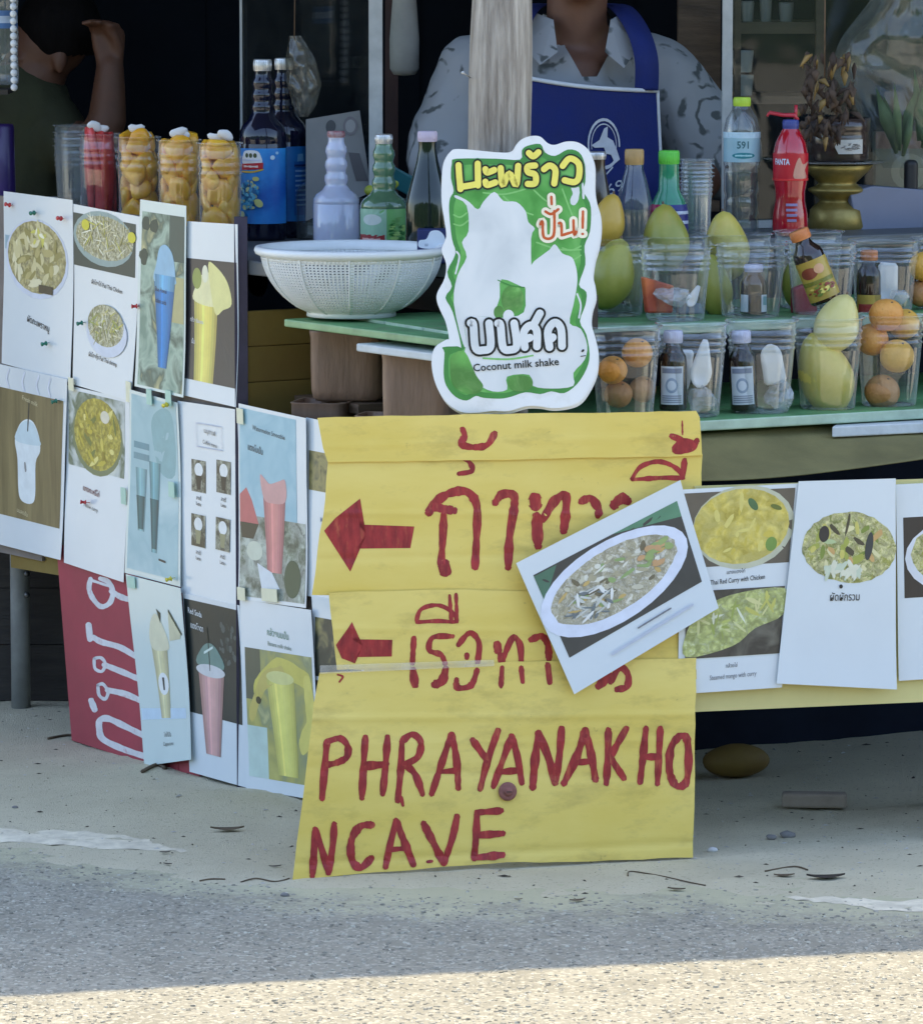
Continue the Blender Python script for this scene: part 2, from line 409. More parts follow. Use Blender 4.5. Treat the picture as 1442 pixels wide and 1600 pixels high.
def ground_mat(name, c1, c2, c3, s1, s2, bump, speck, drift=None):
    m, n, l = _nt(name)
    b = n.new('ShaderNodeBsdfPrincipled'); o = n.new('ShaderNodeOutputMaterial'); l.new(b.outputs[0], o.inputs[0]); b.inputs['Roughness'].default_value = .92; b.inputs['Specular IOR Level'].default_value = .2
    cd = coords(n, l, False)
    a = n.new('ShaderNodeTexNoise'); a.inputs['Scale'].default_value = s1; a.inputs['Detail'].default_value = 7; a.inputs['Roughness'].default_value = .65; l.new(cd, a.inputs['Vector'])
    r1 = n.new('ShaderNodeValToRGB'); r1.color_ramp.elements[0].position = .33; r1.color_ramp.elements[1].position = .68
    r1.color_ramp.elements[0].color = c4(c1); r1.color_ramp.elements[1].color = c4(c2); l.new(a.outputs[0], r1.inputs[0])
    v = n.new('ShaderNodeTexVoronoi'); v.inputs['Scale'].default_value = s2; l.new(cd, v.inputs['Vector'])
    sc = n.new('ShaderNodeSeparateColor'); l.new(v.outputs['Color'], sc.inputs[0])
    mr = n.new('ShaderNodeMapRange'); mr.inputs['From Min'].default_value = 1 - speck; mr.inputs['From Max'].default_value = 1; l.new(sc.outputs[0], mr.inputs[0])
    mx = n.new('ShaderNodeMix'); mx.data_type = 'RGBA'; l.new(mr.outputs[0], mx.inputs['Factor']); l.new(r1.outputs[0], mx.inputs[6]); mx.inputs[7].default_value = c4(c3)
    base = mx.outputs[2]
    if drift:       # sand blown over the road near its edge
        at = n.new('ShaderNodeAttribute'); at.attribute_name = 'drift'
        dn = n.new('ShaderNodeTexNoise'); dn.inputs['Scale'].default_value = 11; dn.inputs['Detail'].default_value = 9; dn.inputs['Roughness'].default_value = .72; l.new(cd, dn.inputs['Vector'])
        ad = n.new('ShaderNodeMath'); ad.operation = 'MULTIPLY_ADD'; ad.inputs[1].default_value = 1.7; l.new(dn.outputs[0], ad.inputs[0]); l.new(at.outputs['Fac'], ad.inputs[2])
        dr = n.new('ShaderNodeMapRange'); dr.inputs['From Min'].default_value = 1.15; dr.inputs['From Max'].default_value = 1.65; l.new(ad.outputs[0], dr.inputs[0])
        m2 = n.new('ShaderNodeMix'); m2.data_type = 'RGBA'; l.new(dr.outputs[0], m2.inputs['Factor']); l.new(base, m2.inputs[6]); m2.inputs[7].default_value = c4(drift); base = m2.outputs[2]
    l.new(base, b.inputs['Base Color'])
    n2 = n.new('ShaderNodeTexNoise'); n2.inputs['Scale'].default_value = s2 * 1.3; n2.inputs['Detail'].default_value = 4; l.new(cd, n2.inputs['Vector'])
    bp = n.new('ShaderNodeBump'); bp.inputs['Strength'].default_value = bump; bp.inputs['Distance'].default_value = .004; l.new(n2.outputs[0], bp.inputs['Height']); l.new(bp.outputs[0], b.inputs['Normal'])
    return m
sand = ground_mat('sand', (.51, .462, .325), (.60, .548, .39), (.36, .33, .235), 5, 330, .7, .07)
asphalt = ground_mat('asphalt', (.23, .216, .168), (.315, .297, .235), (.43, .405, .325), 9, 190, .6, .35, (.48, .455, .305))
S(sheet_grid('ground', axis(-300, -1.3, 1.5, 300, .02), axis(-300, 5.6, 9.6, 300, .02), ground_z, sand))
def road_z(x, y):
    d = y - lerp_pts(EDGE, x)
    return -.004 + .0022 * nz(x, y, 2.3, 11) + (-.03 if d > .6 else 0)
xs = axis(-200, -1.6, 1.8, 200, .06)
mb = MB(); rows = [-9, -3.5, -1.5, -.8, -.6, -.5, -.4, -.3, -.2, -.1, 0, .1, .2, .3]
for x in xs:
    e = lerp_pts(EDGE, x)
    for r in rows: mb.v.append(Vector((x, e + r, road_z(x, e + r))))
n = len(rows)
for i in range(len(xs) - 1):
    for j in range(n - 1): mb.f.append([i * n + j, (i + 1) * n + j, (i + 1) * n + j + 1, i * n + j + 1]); mb.m.append(0); mb.sm.append(True)
road = S(mb.build('road', asphalt, None, Vector((0, 0, 0))))
da = road.data.attributes.new('drift', 'FLOAT', 'POINT')
da.data.foreach_set('value', [max(0.0, min(1.0, (rows[i % n] + .27) / .4)) for i in range(len(road.data.vertices))])

# the loose and set stones of the worn road surface
def stones():
    mb = MB(); vs_, fs = [], []
    base = [(math.cos(a), math.sin(a)) for a in [k * math.pi / 3 for k in range(6)]]
    cnt = 0
    for cell in range(52000):
        x, y = R.uniform(-.95, 1.0), R.uniform(5.75, 7.35)
        d = y - lerp_pts(EDGE, x)
        if d > .10: continue
        if d > -.16 and R.random() < (d + .16) / .26: continue
        s = R.choice((.002, .0024, .0028, .0034, .0042)) * R.uniform(.8, 1.15)
        rot = R.uniform(0, 6.28); el = R.uniform(.6, 1.0); h = s * R.uniform(.35, .8); z = road_z(x, y) - .0012
        o = len(vs_); ca, sa = math.cos(rot), math.sin(rot)
        for q, zz in ((1, 0), (.72, h * R.uniform(.7, 1.0))):
            for bx, by in base:
                j = R.uniform(.82, 1.15); px, py = bx * s * q * j, by * s * q * el * j
                vs_.append((x + px * ca - py * sa, y + px * sa + py * ca, z + zz * R.uniform(.85, 1.1)))
        vs_.append((x, y, z + h * 1.05))
        for k in range(6):
            k2 = (k + 1) % 6; fs.append((o + k, o + k2, o + 6 + k2, o + 6 + k)); fs.append((o + 6 + k, o + 6 + k2, o + 12))
    mb.v = [Vector(p) for p in vs_]; mb.f = fs; mb.m = [0] * len(fs); mb.sm = [False] * len(fs)
    return mb
m, n_, l_ = _nt('aggregate')
b_ = n_.new('ShaderNodeBsdfPrincipled'); o_ = n_.new('ShaderNodeOutputMaterial'); l_.new(b_.outputs[0], o_.inputs[0]); b_.inputs['Roughness'].default_value = .85
v_ = n_.new('ShaderNodeTexVoronoi'); v_.inputs['Scale'].default_value = 140; l_.new(coords(n_, l_, False), v_.inputs['Vector'])
s_ = n_.new('ShaderNodeSeparateColor'); l_.new(v_.outputs['Color'], s_.inputs[0])
rp_ = n_.new('ShaderNodeValToRGB'); e_ = rp_.color_ramp.elements
e_[0].position = 0; e_[0].color = (.17, .16, .125, 1); e_[1].position = 1; e_[1].color = (.53, .505, .41, 1)
q_ = e_.new(.5); q_.color = (.28, .265, .212, 1); q_ = e_.new(.86); q_.color = (.37, .352, .285, 1)
l_.new(s_.outputs[1], rp_.inputs[0]); l_.new(rp_.outputs[0], b_.inputs['Base Color'])
st = stones().build('road_gravel', m, None, Vector((0, 0, 0))); S(st, 'stuff')
st['label'] = 'coarse grey stones set in the worn road surface'; st['category'] = 'gravel'

# unseen leafy bank added behind the viewer to shut out the low sky
def sky_blocker_mb():
    mb = MB(); nu, nv = 150, 22
    for j in range(nv + 1):
        for i in range(nu + 1):
            x = -38 + 76 * i / nu; a = math.pi * j / nv; z = 4.6 * math.sin(a) ** .7 * (1 + .18 * nz(x, 0, .35, 4)); y = -9 - .12 * x + 1.5 * math.cos(a)
            d = .45 * noise.noise(Vector((x * .9, y * .9, z * .9))) + .3 * noise.noise(Vector((x * 2.3, y * 2.3, z * 2.3)))
            mb.v.append(Vector((x, y + d, max(-.05, z + d * (1 if j not in (0, nv) else 0)))))
    for j in range(nv):
        for i in range(nu): a = j * (nu + 1) + i; mb.f.append([a, a + 1, a + nu + 2, a + nu + 1]); mb.m.append(0); mb.sm.append(False)
    return mb
hd = sky_blocker_mb().build('sky_blocker', mat('sky_blocker_leaves', (.05, .085, .03), .8, .5, 3, .6, 9, detail=9)); T(hd, 'added unseen leafy bank that blocks the low sky', 'sky_blocker')

# worn edge line of the road
paint = mat('line_paint', (.68, .62, .47), .85, .2, 30, .4, 90)
def patch(pix, m, lift):
    pts = [G(*p) for p in pix]; mb = MB()
    P2 = smooth([(p.x, p.y, 0) for p in pts], True, 5)
    P2 = [p + Vector((R.uniform(-.004, .004), R.uniform(-.008, .008), 0)) for p in P2]
    c = sum(P2, Vector()) / len(P2)
    from mathutils.geometry import tessellate_polygon
    bm = bmesh.new(); bm.faces.new([bm.verts.new((p.x, p.y, 0)) for p in P2])      # cut fine, so that it drapes over the sand
    for ax in (0, 1):
        lo, hi = min(p[ax] for p in P2), max(p[ax] for p in P2); k = lo + .008
        while k < hi:
            bmesh.ops.bisect_plane(bm, geom=bm.verts[:] + bm.edges[:] + bm.faces[:], plane_co=(k, 0, 0) if ax == 0 else (0, k, 0), plane_no=(1, 0, 0) if ax == 0 else (0, 1, 0)); k += .012
    bmesh.ops.triangulate(bm, faces=bm.faces[:]); bm.verts.index_update()
    mb.add([(v.co.x, v.co.y, max(ground_z(v.co.x, v.co.y), road_z(v.co.x, v.co.y)) + lift * (1 + nz(v.co.x, v.co.y, 40, 6) * 1.6)) for v in bm.verts], [tuple(v.index for v in f.verts) for f in bm.faces], 0, True); bm.free()
    return mb.build('road_marking', m)
S(patch([(-40, 1292), (40, 1297), (130, 1301), (225, 1310), (246, 1319), (300, 1331), (235, 1328), (120, 1322), (30, 1314), (-40, 1308)], paint, .0006))
S(patch([(1200, 1396), (1260, 1399), (1330, 1400), (1390, 1404), (1500, 1402), (1500, 1418), (1400, 1420), (1330, 1411), (1260, 1404)], paint, .0006))

# ================================================================ materials of the stall
wood_dk = mat('dark_wood', (.035, .028, .022), .7, .4, 8, .3, 40, stretch=(1, 1, 8))
wood_old = mat('weathered_wood', (.26, .215, .17), .85, .35, 8, 1.0, 60, col2=(.56, .51, .44), stretch=(9, 9, .7))
wood_br = mat('brown_wood', (.16, .10, .06), .7, .35, 9, .3, 50, stretch=(1, 1, 6))
green_pt = dirt(mat('green_paint', hx(96, 150, 96), .55, .25, 14, .25, 70), hx(120, 116, 96), 20, .52, .7, .6)
white_pt = mat('white_paint', (.62, .64, .62), .6, .12, 20, .2, 80)
edge_pt = mat('pale_green_paint', hx(176, 196, 172), .6, .18, 22, .3, 60)
tarp_hole_shade = mat('tarp_and_hole_shade', (.008, .010, .014), .85, .3, 4, spec=.08)
counter_m = mat('grey_counter', (.10, .11, .115), .5, .25, 10, .1, 30)
yellow_in = mat('dirty_yellow_panel', hx(150, 128, 58), .75, .3, 9, .3, 40, col2=hx(120, 98, 44))
alu = mat('frame_paint', (.42, .44, .43), .45, .15, 25, .1, 60)
yellow_cb = mat('yellow_cardboard', hx(230, 200, 92), .62, .05, 3.5, .06, 45, col2=hx(238, 214, 122), stretch=(.7, .7, 2.2))
dirt(yellow_cb, hx(150, 128, 62), 9, .52, .78, .55, (1, 1, 2.5)); dirt(yellow_cb, hx(120, 100, 60), 60, .66, .74, .5)
cb_edge = mat('cardboard_edge', hx(190, 165, 80), .8, .2, 80)
purple_pt = mat('dark_purple_paint', (.045, .035, .06), .6, .3, 10, .2, 40)
pinkred = mat('red_paint_panel', hx(156, 56, 68), .55, .16, 6, .15, 30)
grey_post = mat('grey_metal_post', (.30, .31, .30), .5, .25, 12, .2, 40)
roof_m = mat('roof_sheet', (.10, .10, .11), .5, .2, 5)

# ================================================================ the stall
stall = empty('market_stall', onR(900, .4, 0)); T(stall, 'open roadside food stall with shelves, counters and dark interior', 'stall')
def part(mb, name, m, parent=stall, bev=0):
    o = mb.build(name, m, parent)
    if bev: bevel(o, bev)
    return o
def shelf(U, N, p0, sa, sb, i0, i1, ztop, t, name, mats, planks=1):
    for k in range(planks):
        w = (i1 - i0) / planks; a, b = i0 + k * w + (.0015 if k else 0), i0 + (k + 1) * w - .0015
        q = [p0 + U * sa - N * a, p0 + U * sb - N * a, p0 + U * sb - N * b, p0 + U * sa - N * b]
        q = [Vector((p.x, p.y, ztop)) for p in q]
        mb = MB(); mb.slab(q, Vector((0, 0, -t)), 0, 1); o = part(mb, name, mats, stall, .0025)
def flat(v): return Vector((v.x, v.y, 0))
CR = flat(PR(770, 500)); CL = flat(PL(745, 500))
shelf(UR, NR, CR, .10, 1.3, 0, .135, Z1, .016, 'shelf_board', [green_pt, edge_pt])
shelf(UR, NR, CR, .10, 1.3, .137, .5, Z1, .016, 'shelf_board', [green_pt, edge_pt], 2)
shelf(UR, NR, CR, .03, 1.3, .15, .52, Z2, .016, 'shelf_board', [green_pt, edge_pt], 3)
shelf(UR, NR, CR, .28, 1.5, .44, .80, ZR, .018, 'counter_board', [counter_m, counter_m])
shelf(UL, NL, CL, .05, .52, 0, .10, Z2 - .005, .012, 'shelf_board', [green_pt, mat('bright_green_edge', hx(140, 170, 122), .5, .2, 20)])
shelf(UL, NL, CL, .05, .52, .102, .36, Z2 - .008, .012, 'shelf_board', [wood_dk, wood_dk], 2)
shelf(UL, NL, CL, .05, .30, -.012, .12, Z2 - .026, .012, 'shelf_board', [white_pt, white_pt])
shelf(UL, NL, CL, .34, .545, .362, .62, ZC, .022, 'counter_board', [counter_m, counter_m])
shelf(UL, NL, CL, .235, .545, .225, .36, ZC, .022, 'counter_board', [counter_m, mat('counter_edge', (.16, .18, .16), .5, .2, 20)])
shelf(UL, NL, CL, .552, 1.6, .012, .60, ZC, .022, 'counter_board', [counter_m, counter_m])
shelf(UL, NL, CL, .02, 1.6, .03, .40, .575, .016, 'shelf_board', [wood_dk, wood_dk])
# loose white plank under the lower shelf on the right
mb = MB(); q = [PR(1300, 664, .016), PR(1500, 648, .03), PR(1500, 648, -.10), PR(1320, 664, -.10)]
z0 = Z1 - .022
q = [Vector((p.x, p.y, z0 + .004)) for p in q]; mb.slab(q, Vector((0, 0, -.016))); part(mb, 'plank', white_pt, stall, .002)
# yellow end panel of the open bay, post and dark box front with a black disc as hole
bp0 = onL(381, 0.004, 0); 
for k in range(3):
    za, zb = .575 + k * .0552, .575 + k * .0552 + .0545
    mb = MB(); q = [bp0 + Vector((0, 0, za)), bp0 - NL * .36 + Vector((0, 0, za)), bp0 - NL * .36 + Vector((0, 0, zb)), bp0 + Vector((0, 0, zb))]
    mb.slab(q, UL * .012); part(mb, 'side_board', yellow_in, stall, .0015)
mb = MB(); pb = onL(377, .004, 0); mb.beam(pb + Vector((0, 0, .0)), pb + Vector((0, 0, .885)), .014, .02); part(mb, 'post', purple_pt)
mb = MB(); q = [CL + UL * .545 - NL * .222, CL + UL * .03 - NL * .222]; 
mb.slab([Vector((p.x, p.y, z)) for p, z in ((q[0], Z2 + .002), (q[1], Z2 + .002), (q[1], ZC - .024), (q[0], ZC - .024))], -NL * .012); part(mb, 'box_front', mat('dark_box', (.05, .038, .03), .7, .3, 12, .2, 50))
mb = MB(); hc = PL(401, 436, -.219); Mz = NL.to_track_quat('Z', 'Y').to_matrix()
mb.lathe([(.017, 0), (.022, .001), (.026, .003), (.0275, .0), (.0285, -.004)], hc, Mz, 24); mb.lathe([(.0, .0005), (.018, .0005)], hc, Mz, 24, 1, caps=False); part(mb, 'port', [mat('port_rim', (.03, .025, .022), .5, .2, 20), tarp_hole_shade])  # no real opening: flat black disc painted as the shade inside the hole
# backing of the left side, where the menus hang
for k, (pa, pb_, ya, yb) in enumerate([(-60, 60, 302, 850), (61, 150, 318, 868), (151, 250, 330, 900), (251, 376, 352, 1190), (377, 560, 662, 1215)]):
    mb = MB(); q = [PL(pa, ya, -.004), PL(pb_, ya, -.004), PL(pb_, yb, -.004), PL(pa, yb, -.004)]
    zt, zb = max(p.z for p in q[:2]) - .01, min(p.z for p in q[2:])
    q = [Vector((q[0].x, q[0].y, zt)), Vector((q[1].x, q[1].y, zt)), Vector((q[1].x, q[1].y, zb)), Vector((q[0].x, q[0].y, zb))]
    mb.slab(q, -NL * .01); part(mb, 'side_board', mat('grey_back_board', (.2, .17, .15), .8, .25, 10, .2, 40))
# yellow rail under the menus and the leg behind
mb = MB(); mb.beam(PL(25, 872, -.02), PL(230, 905, -.02), .02, .03); part(mb, 'rail', yellow_in)
lg = G(33, 1105)
leg = MB(); leg.lathe([(.0165, -.02), (.0165, .62)], lg, None, 16); lo_ = part(leg, 'leg', grey_post)
for py in (897, 930):
    b = A(42, py, lg.y - .017); mb = MB(); mb.ball(b, .0055, 10); part(mb, 'bolt', mat('bolt_steel', (.12, .12, .12), .4, .2, 40, metal=.8), lo_)
for px, ins in ((560, .25), (760, .45), (1480, .03), (1480, .7), (1180, .72), (300, .45)):
    p = onR(px, ins, 0) if px > 700 else onL(px, ins, 0)
    mb = MB(); mb.beam(p + Vector((0, 0, -.01)), p + Vector((0, 0, .555)), .04, .04); part(mb, 'leg', wood_dk)
mb = MB(); q = [CR + UR * .12 - NR * .66, CR + UR * 1.5 - NR * .66]  # dark panel added to block light and stand in for under-stall shade
mb.slab([Vector((a.x, a.y, z)) for a, z in ((q[0], -.02), (q[1], -.02), (q[1], ZR - .02), (q[0], ZR - .02))], -NR * .012); part(mb, 'shade_panel', mat('shade_panel_navy', (.012, .016, .028), .85, .3, 6, spec=.1))
for k in range(3):  # unseen boards added to keep side light out from under the stall
    q = PB(1545 + k * 330, 900, -.03); q2 = PB(1868 + k * 330, 900, -.03)
    mb = MB(); mb.slab([Vector((a.x, a.y, z)) for a, z in ((q, .04), (q2, .04), (q2, .60), (q, .60))], -PB.n * .01); part(mb, 'light_block_board', wood_dk)
# corner pole is its own thing; rear posts hold the roof
for p in (Vector((-1.45, 8.75, 0)), Vector((1.9, 8.3, 0)), Vector((-1.45, 10.05, 0)), Vector((1.9, 10.2, 0))):
    mb = MB(); mb.beam(p, p + Vector((0, 0, 2.5)), .08, .08); part(mb, 'post', wood_dk)
# dark boarding inside and behind
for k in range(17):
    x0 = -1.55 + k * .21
    mb = MB(); mb.box((x0 + .1, 10.1 + .012 * (k % 2), 1.4), (.215, .02, 2.85)); part(mb, 'wall_board', tarp_hole_shade)
mb = MB(); mb.box((1.95, 9.2, 1.35), (.02, 1.9, 2.75)); part(mb, 'wall_panel', tarp_hole_shade)
mb = MB(); mb.box((-1.5, 9.5, 1.35), (.02, 1.25, 2.75)); part(mb, 'wall_panel', tarp_hole_shade)
# dark boards closing the space under the counter
for k in range(6):
    mb = MB(); mb.box((-.1, 9.25, .05 + k * .098), (2.9, .025, .0975)); part(mb, 'plinth_board', wood_dk)
for k in range(6):
    mb = MB(); mb.box((-.80, 8.70, .05 + k * .098), (.56, .022, .0965)); part(mb, 'plinth_board', wood_dk)
# roof with its street edge; the shade on the road ends where this edge throws it
e0, e1 = G(0, 1552), G(1442, 1480); HZ = 2.46
shift = -SUN_H * (HZ / math.tan(SUN_EL)); ed = (e1 - e0).normalized()
E0, E1 = e0 + shift - ed * 1.2, e1 + shift + ed * 2.6
nrib = 44; mb = MB(); top = []
for i in range(nrib * 2 + 1):
    t = i / (nrib * 2); p = E0 + (E1 - E0) * t; zz = HZ + (.0 if i % 2 else .022)
    top.append(((p.x, p.y, zz), (p.x, p.y + 3.6, zz + .35)))
vs_ = [q for a in top for q in a]; nn = len(top)
mb.add(vs_, [(2 * i, 2 * i + 2, 2 * i + 3, 2 * i + 1) for i in range(nn - 1)], 0, False)
rf = part(mb, 'roof', roof_m); mo = rf.modifiers.new('thick', 'SOLIDIFY'); mo.thickness = .004
mb = MB(); mb.beam(E0 + Vector((0, .05, HZ - .05)), E1 + Vector((0, .05, HZ - .05)), .05, .07); part(mb, 'eave_beam', wood_dk)

# glass screens above the counter with their frames
glass_m = clear('window_glass', (.90, .93, .92), .010, (.45, .5, .48), .03, .55, .05, 8)
def screen(fa, fb, za, zb, post_a, post_b, w, label):
    root = empty('glass_screen', (fa + fb) / 2 + Vector((0, 0, za))); T(root, label, 'glass screen')
    u = (fb - fa).normalized(); n_ = Vector((u.y, -u.x, 0))
    mb = MB(); q = [fa + Vector((0, 0, za)), fb + Vector((0, 0, za)), fb + Vector((0, 0, zb)), fa + Vector((0, 0, zb))]
    mb.slab(q, n_ * .003); mb.build('pane', glass_m, root)
    for p, on in ((fa, post_a), (fb, post_b)):
        if not on: continue
        mb = MB(); mb.box(p + Vector((0, 0, (za + zb) / 2)), (on, w, zb - za)); o = mb.build('upright', alu, root)
        for z in (za + .1, za + .42): m2 = MB(); m2.ball(p + Vector((0, -w / 2, z)), .003, 8); m2.build('screw', wood_dk, o)
    mb = MB(); mb.beam(fa + Vector((0, 0, za + .006)), fb + Vector((0, 0, za + .006)), .02, .012); mb.build('bottom_rail', alu, root)
    return root
g1, g2 = flat(PL(377, 100, -.43)), flat(PL(587, 100, -.43))
screen(g1, g2, ZC + .001, 1.9, .004, .022, .02, 'dark glass screen on the counter behind the blue syrup bottles')
g3 = flat(PR(1136, 100, -.66)); g4 = g3 + UR * .75
screen(g3, g4, ZR + .001, 1.9, .016, 0, .02, 'hazy glass screen right of the woman, behind the water bottle')

# ---------------------------------------------------------------- corner pole
pole = MB(); pb = Vector((.055, 7.312, -.02)); prof = []
for i in range(40):
    z = i / 39 * 2.42; prof.append((pb + Vector((.0025 * math.sin(z * 5) + (z - .9) * .008, .003 * math.sin(z * 3.3), z)), .0435 + .0022 * math.sin(z * 7 + 1) + .001 * math.sin(z * 23)))
pole.tube([p for p, r in prof], [r for p, r in prof], 28)
po = pole.build('wooden_pole', wood_old); T(po, 'weathered round wooden pole rising behind the coconut shake sign', 'pole')
nl = MB(); a_, b2 = A(735, 121, 7.29), A(723, 113, 7.27); nl.tube([a_, b2], .0011, 8); nl.ball(b2, (.0025, .001, .0025), 8); nl.build('nail', mat('nail_steel', (.5, .5, .5), .35, .2, 50, metal=.9), po)

# ================================================================ yellow cardboard sign
redp = dirt(mat('red_brush_paint', hx(142, 26, 34), .5, .2, 60, .2, 90, col2=hx(178, 50, 48), stretch=(1.6, 1.6, .5)), hx(206, 112, 72), 70, .55, .72, .7, (1.8, 1.8, .35))
def Z3(x, y): return (450 + x / 2.218, 640 + y / 2.218)
def Z4(x, y): return (450 + x / 2.218, 980 + y / 2.218)
sign = empty('cardboard_sign', (s0 + s1) / 2); T(sign, 'large yellow cardboard sign with red hand painted arrows and PHRAYANAKHON CAVE lettering', 'sign')
CREASE = [(1120, -.012, 5, .0016), (1333, -.055, 6, -.0018), (803, .004, 5, .0012), (868, -.02, 6, -.0011), (690, -.03, 5, .0008), (985, .01, 5, .0010), (1210, .03, 9, -.0010), (1160, -.01, 5, .0006)]
def wavy(u, v, o): 
    return PS(u, v, o + .0007 * math.sin(v * .03 + u * .006) + .0009 * math.sin(u * .013 + 1) + sum(a * math.exp(-((v - c - sl_ * (u - 780)) / w_) ** 2) for c, sl_, w_, a in CREASE))
def panel(outline, off, lab=None):
    pts = dens([Vector((a, b, 0)) for a, b in outline], 26)
    pts = [p + Vector((R.uniform(-1.0, 1.0), R.uniform(-.8, .8), 0)) for p in pts]
    from mathutils.geometry import tessellate_polygon
    # interior points so that the sheet can buckle
    bm = bmesh.new()
    vs_ = [bm.verts.new((p.x, p.y, 0)) for p in pts]; f = bm.faces.new(vs_)
    xs = [p.x for p in pts]; ys = [p.y for p in pts]
    for k in range(int(min(xs)) + 40, int(max(xs)), 40): bmesh.ops.bisect_plane(bm, geom=bm.verts[:] + bm.edges[:] + bm.faces[:], plane_co=(k, 0, 0), plane_no=(1, 0, 0))
    for k in range(int(min(ys)) + 4, int(max(ys)), 4): bmesh.ops.bisect_plane(bm, geom=bm.verts[:] + bm.edges[:] + bm.faces[:], plane_co=(0, k, 0), plane_no=(0, 1, 0))
    bmesh.ops.triangulate(bm, faces=bm.faces[:])
    bm.verts.index_update(); mb = MB()
    mb.add([wavy(v.co.x, v.co.y, off) for v in bm.verts], [tuple(v.index for v in f.verts) for f in bm.faces], 0, True)
    n = len(bm.verts); mb.add([wavy(v.co.x, v.co.y, off - .0035) for v in bm.verts], [tuple(v.index for v in reversed(f.verts)) for f in bm.faces], 0, True)
    for e in bm.edges:
        if len(e.link_faces) == 1: a, b = e.verts[0].index, e.verts[1].index; mb.add([mb.v[a], mb.v[b], mb.v[n + b], mb.v[n + a]], [(0, 1, 2, 3)], 1, False)
    bm.free()
    return mb.build('panel', [yellow_cb, cb_edge], sign)
panel([(496, 652), (700, 648), (1088, 642), (1094, 652), (1097, 712), (900, 716), (512, 723), (505, 700)], .004)
panel([(512, 719), (700, 717), (1097, 709), (1095, 800), (1090, 940), (488, 930), (496, 860), (508, 780)], .0)
panel([(514, 926), (700, 921), (1090, 930), (1088, 1062), (526, 1046), (520, 985)], .005)
panel([(500, 1051), (640, 1044), (800, 1034), (1000, 1030), (1088, 1028), (1083, 1340), (900, 1347), (790, 1348), (560, 1366), (457, 1376), (478, 1200), (490, 1100)], .0095)
def lettering(strokes, polys, w, off, zf):
    P = Print(lambda u, v, o: wavy(u, v, o), off, .00005)
    for pl in polys: P.poly([zf(*p) for p in pl], redp, 5, 18); P.done('arrow', sign); P.mb = MB()
    for s_ in strokes:
        ww = w; 
        if isinstance(s_, tuple): s_, ww = s_
        P.stroke([zf(*p) for p in s_], ww / 2.218, redp, True, .16, .12); P.done('brush_stroke', sign); P.mb = MB()
lettering([[(605, 68), (612, 92), (600, 118), (640, 130), (690, 122), (716, 82)],
           ([(1366, 40), (1367, 86)], 6), [(1330, 92), (1362, 108), (1340, 138), (1392, 138), (1416, 108)], ([(1360, 112), (1400, 120)], 34)],
          [], 24, .0043, Z3)
lettering([([(597, 160), (628, 182), (638, 212), (592, 222)], 18),
           ([(1192, 240), (1222, 198), (1282, 180), (1338, 198), (1366, 234), (1300, 236), (1195, 242)], 17), ([(1374, 175), (1368, 236)], 20),
           ([(487, 358), (510, 322), (560, 290), (618, 284), (652, 325), (655, 400), (648, 545)], 30), ([(500, 336), (545, 345), (575, 350)], 30),
           ([(540, 362), (536, 450), (530, 540)], 26), ([(540, 540), (545, 560)], 52),
           ([(718, 322), (742, 294), (780, 296), (784, 335), (768, 440), (763, 545)], 30),
           ([(856, 310), (858, 330)], 56), ([(862, 370), (866, 470)], 36), ([(885, 378), (925, 315), (962, 300), (962, 360), (955, 420)], 32),
           ([(1016, 318), (1050, 308), (1076, 345), (1074, 366)], 28), ([(1128, 332), (1155, 308), (1176, 316)], 36)],
          [[(125, 420), (165, 375), (250, 308), (246, 398), (438, 405), (424, 480), (236, 482), (216, 562), (170, 490)]], 26, .0003, Z3)
lettering([([(445, 732), (462, 692), (518, 678), (566, 700), (582, 734), (520, 733), (447, 737)], 15), ([(560, 645), (566, 735)], 13), ([(582, 640), (586, 736)], 13)], [], 20, .0053, Z3)
lettering([([(436, 38), (431, 125)], 20), ([(570, 32), (502, 36), (490, 80), (530, 96), (545, 128)], 20), ([(590, 62), (630, 20), (662, 55), (656, 128)], 20), ([(620, 96), (620, 106)], 20),
           ([(725, 62), (728, 80)], 36), ([(735, 95), (744, 128)], 22), ([(745, 110), (778, 38), (804, 62), (808, 130)], 22), ([(842, 44), (880, 32), (900, 62), (904, 110)], 24)],
          [[(166, 62), (205, 8), (222, -18), (222, 42), (362, 44), (360, 102), (236, 104), (232, 126), (186, 108)]], 22, .0053, Z4)
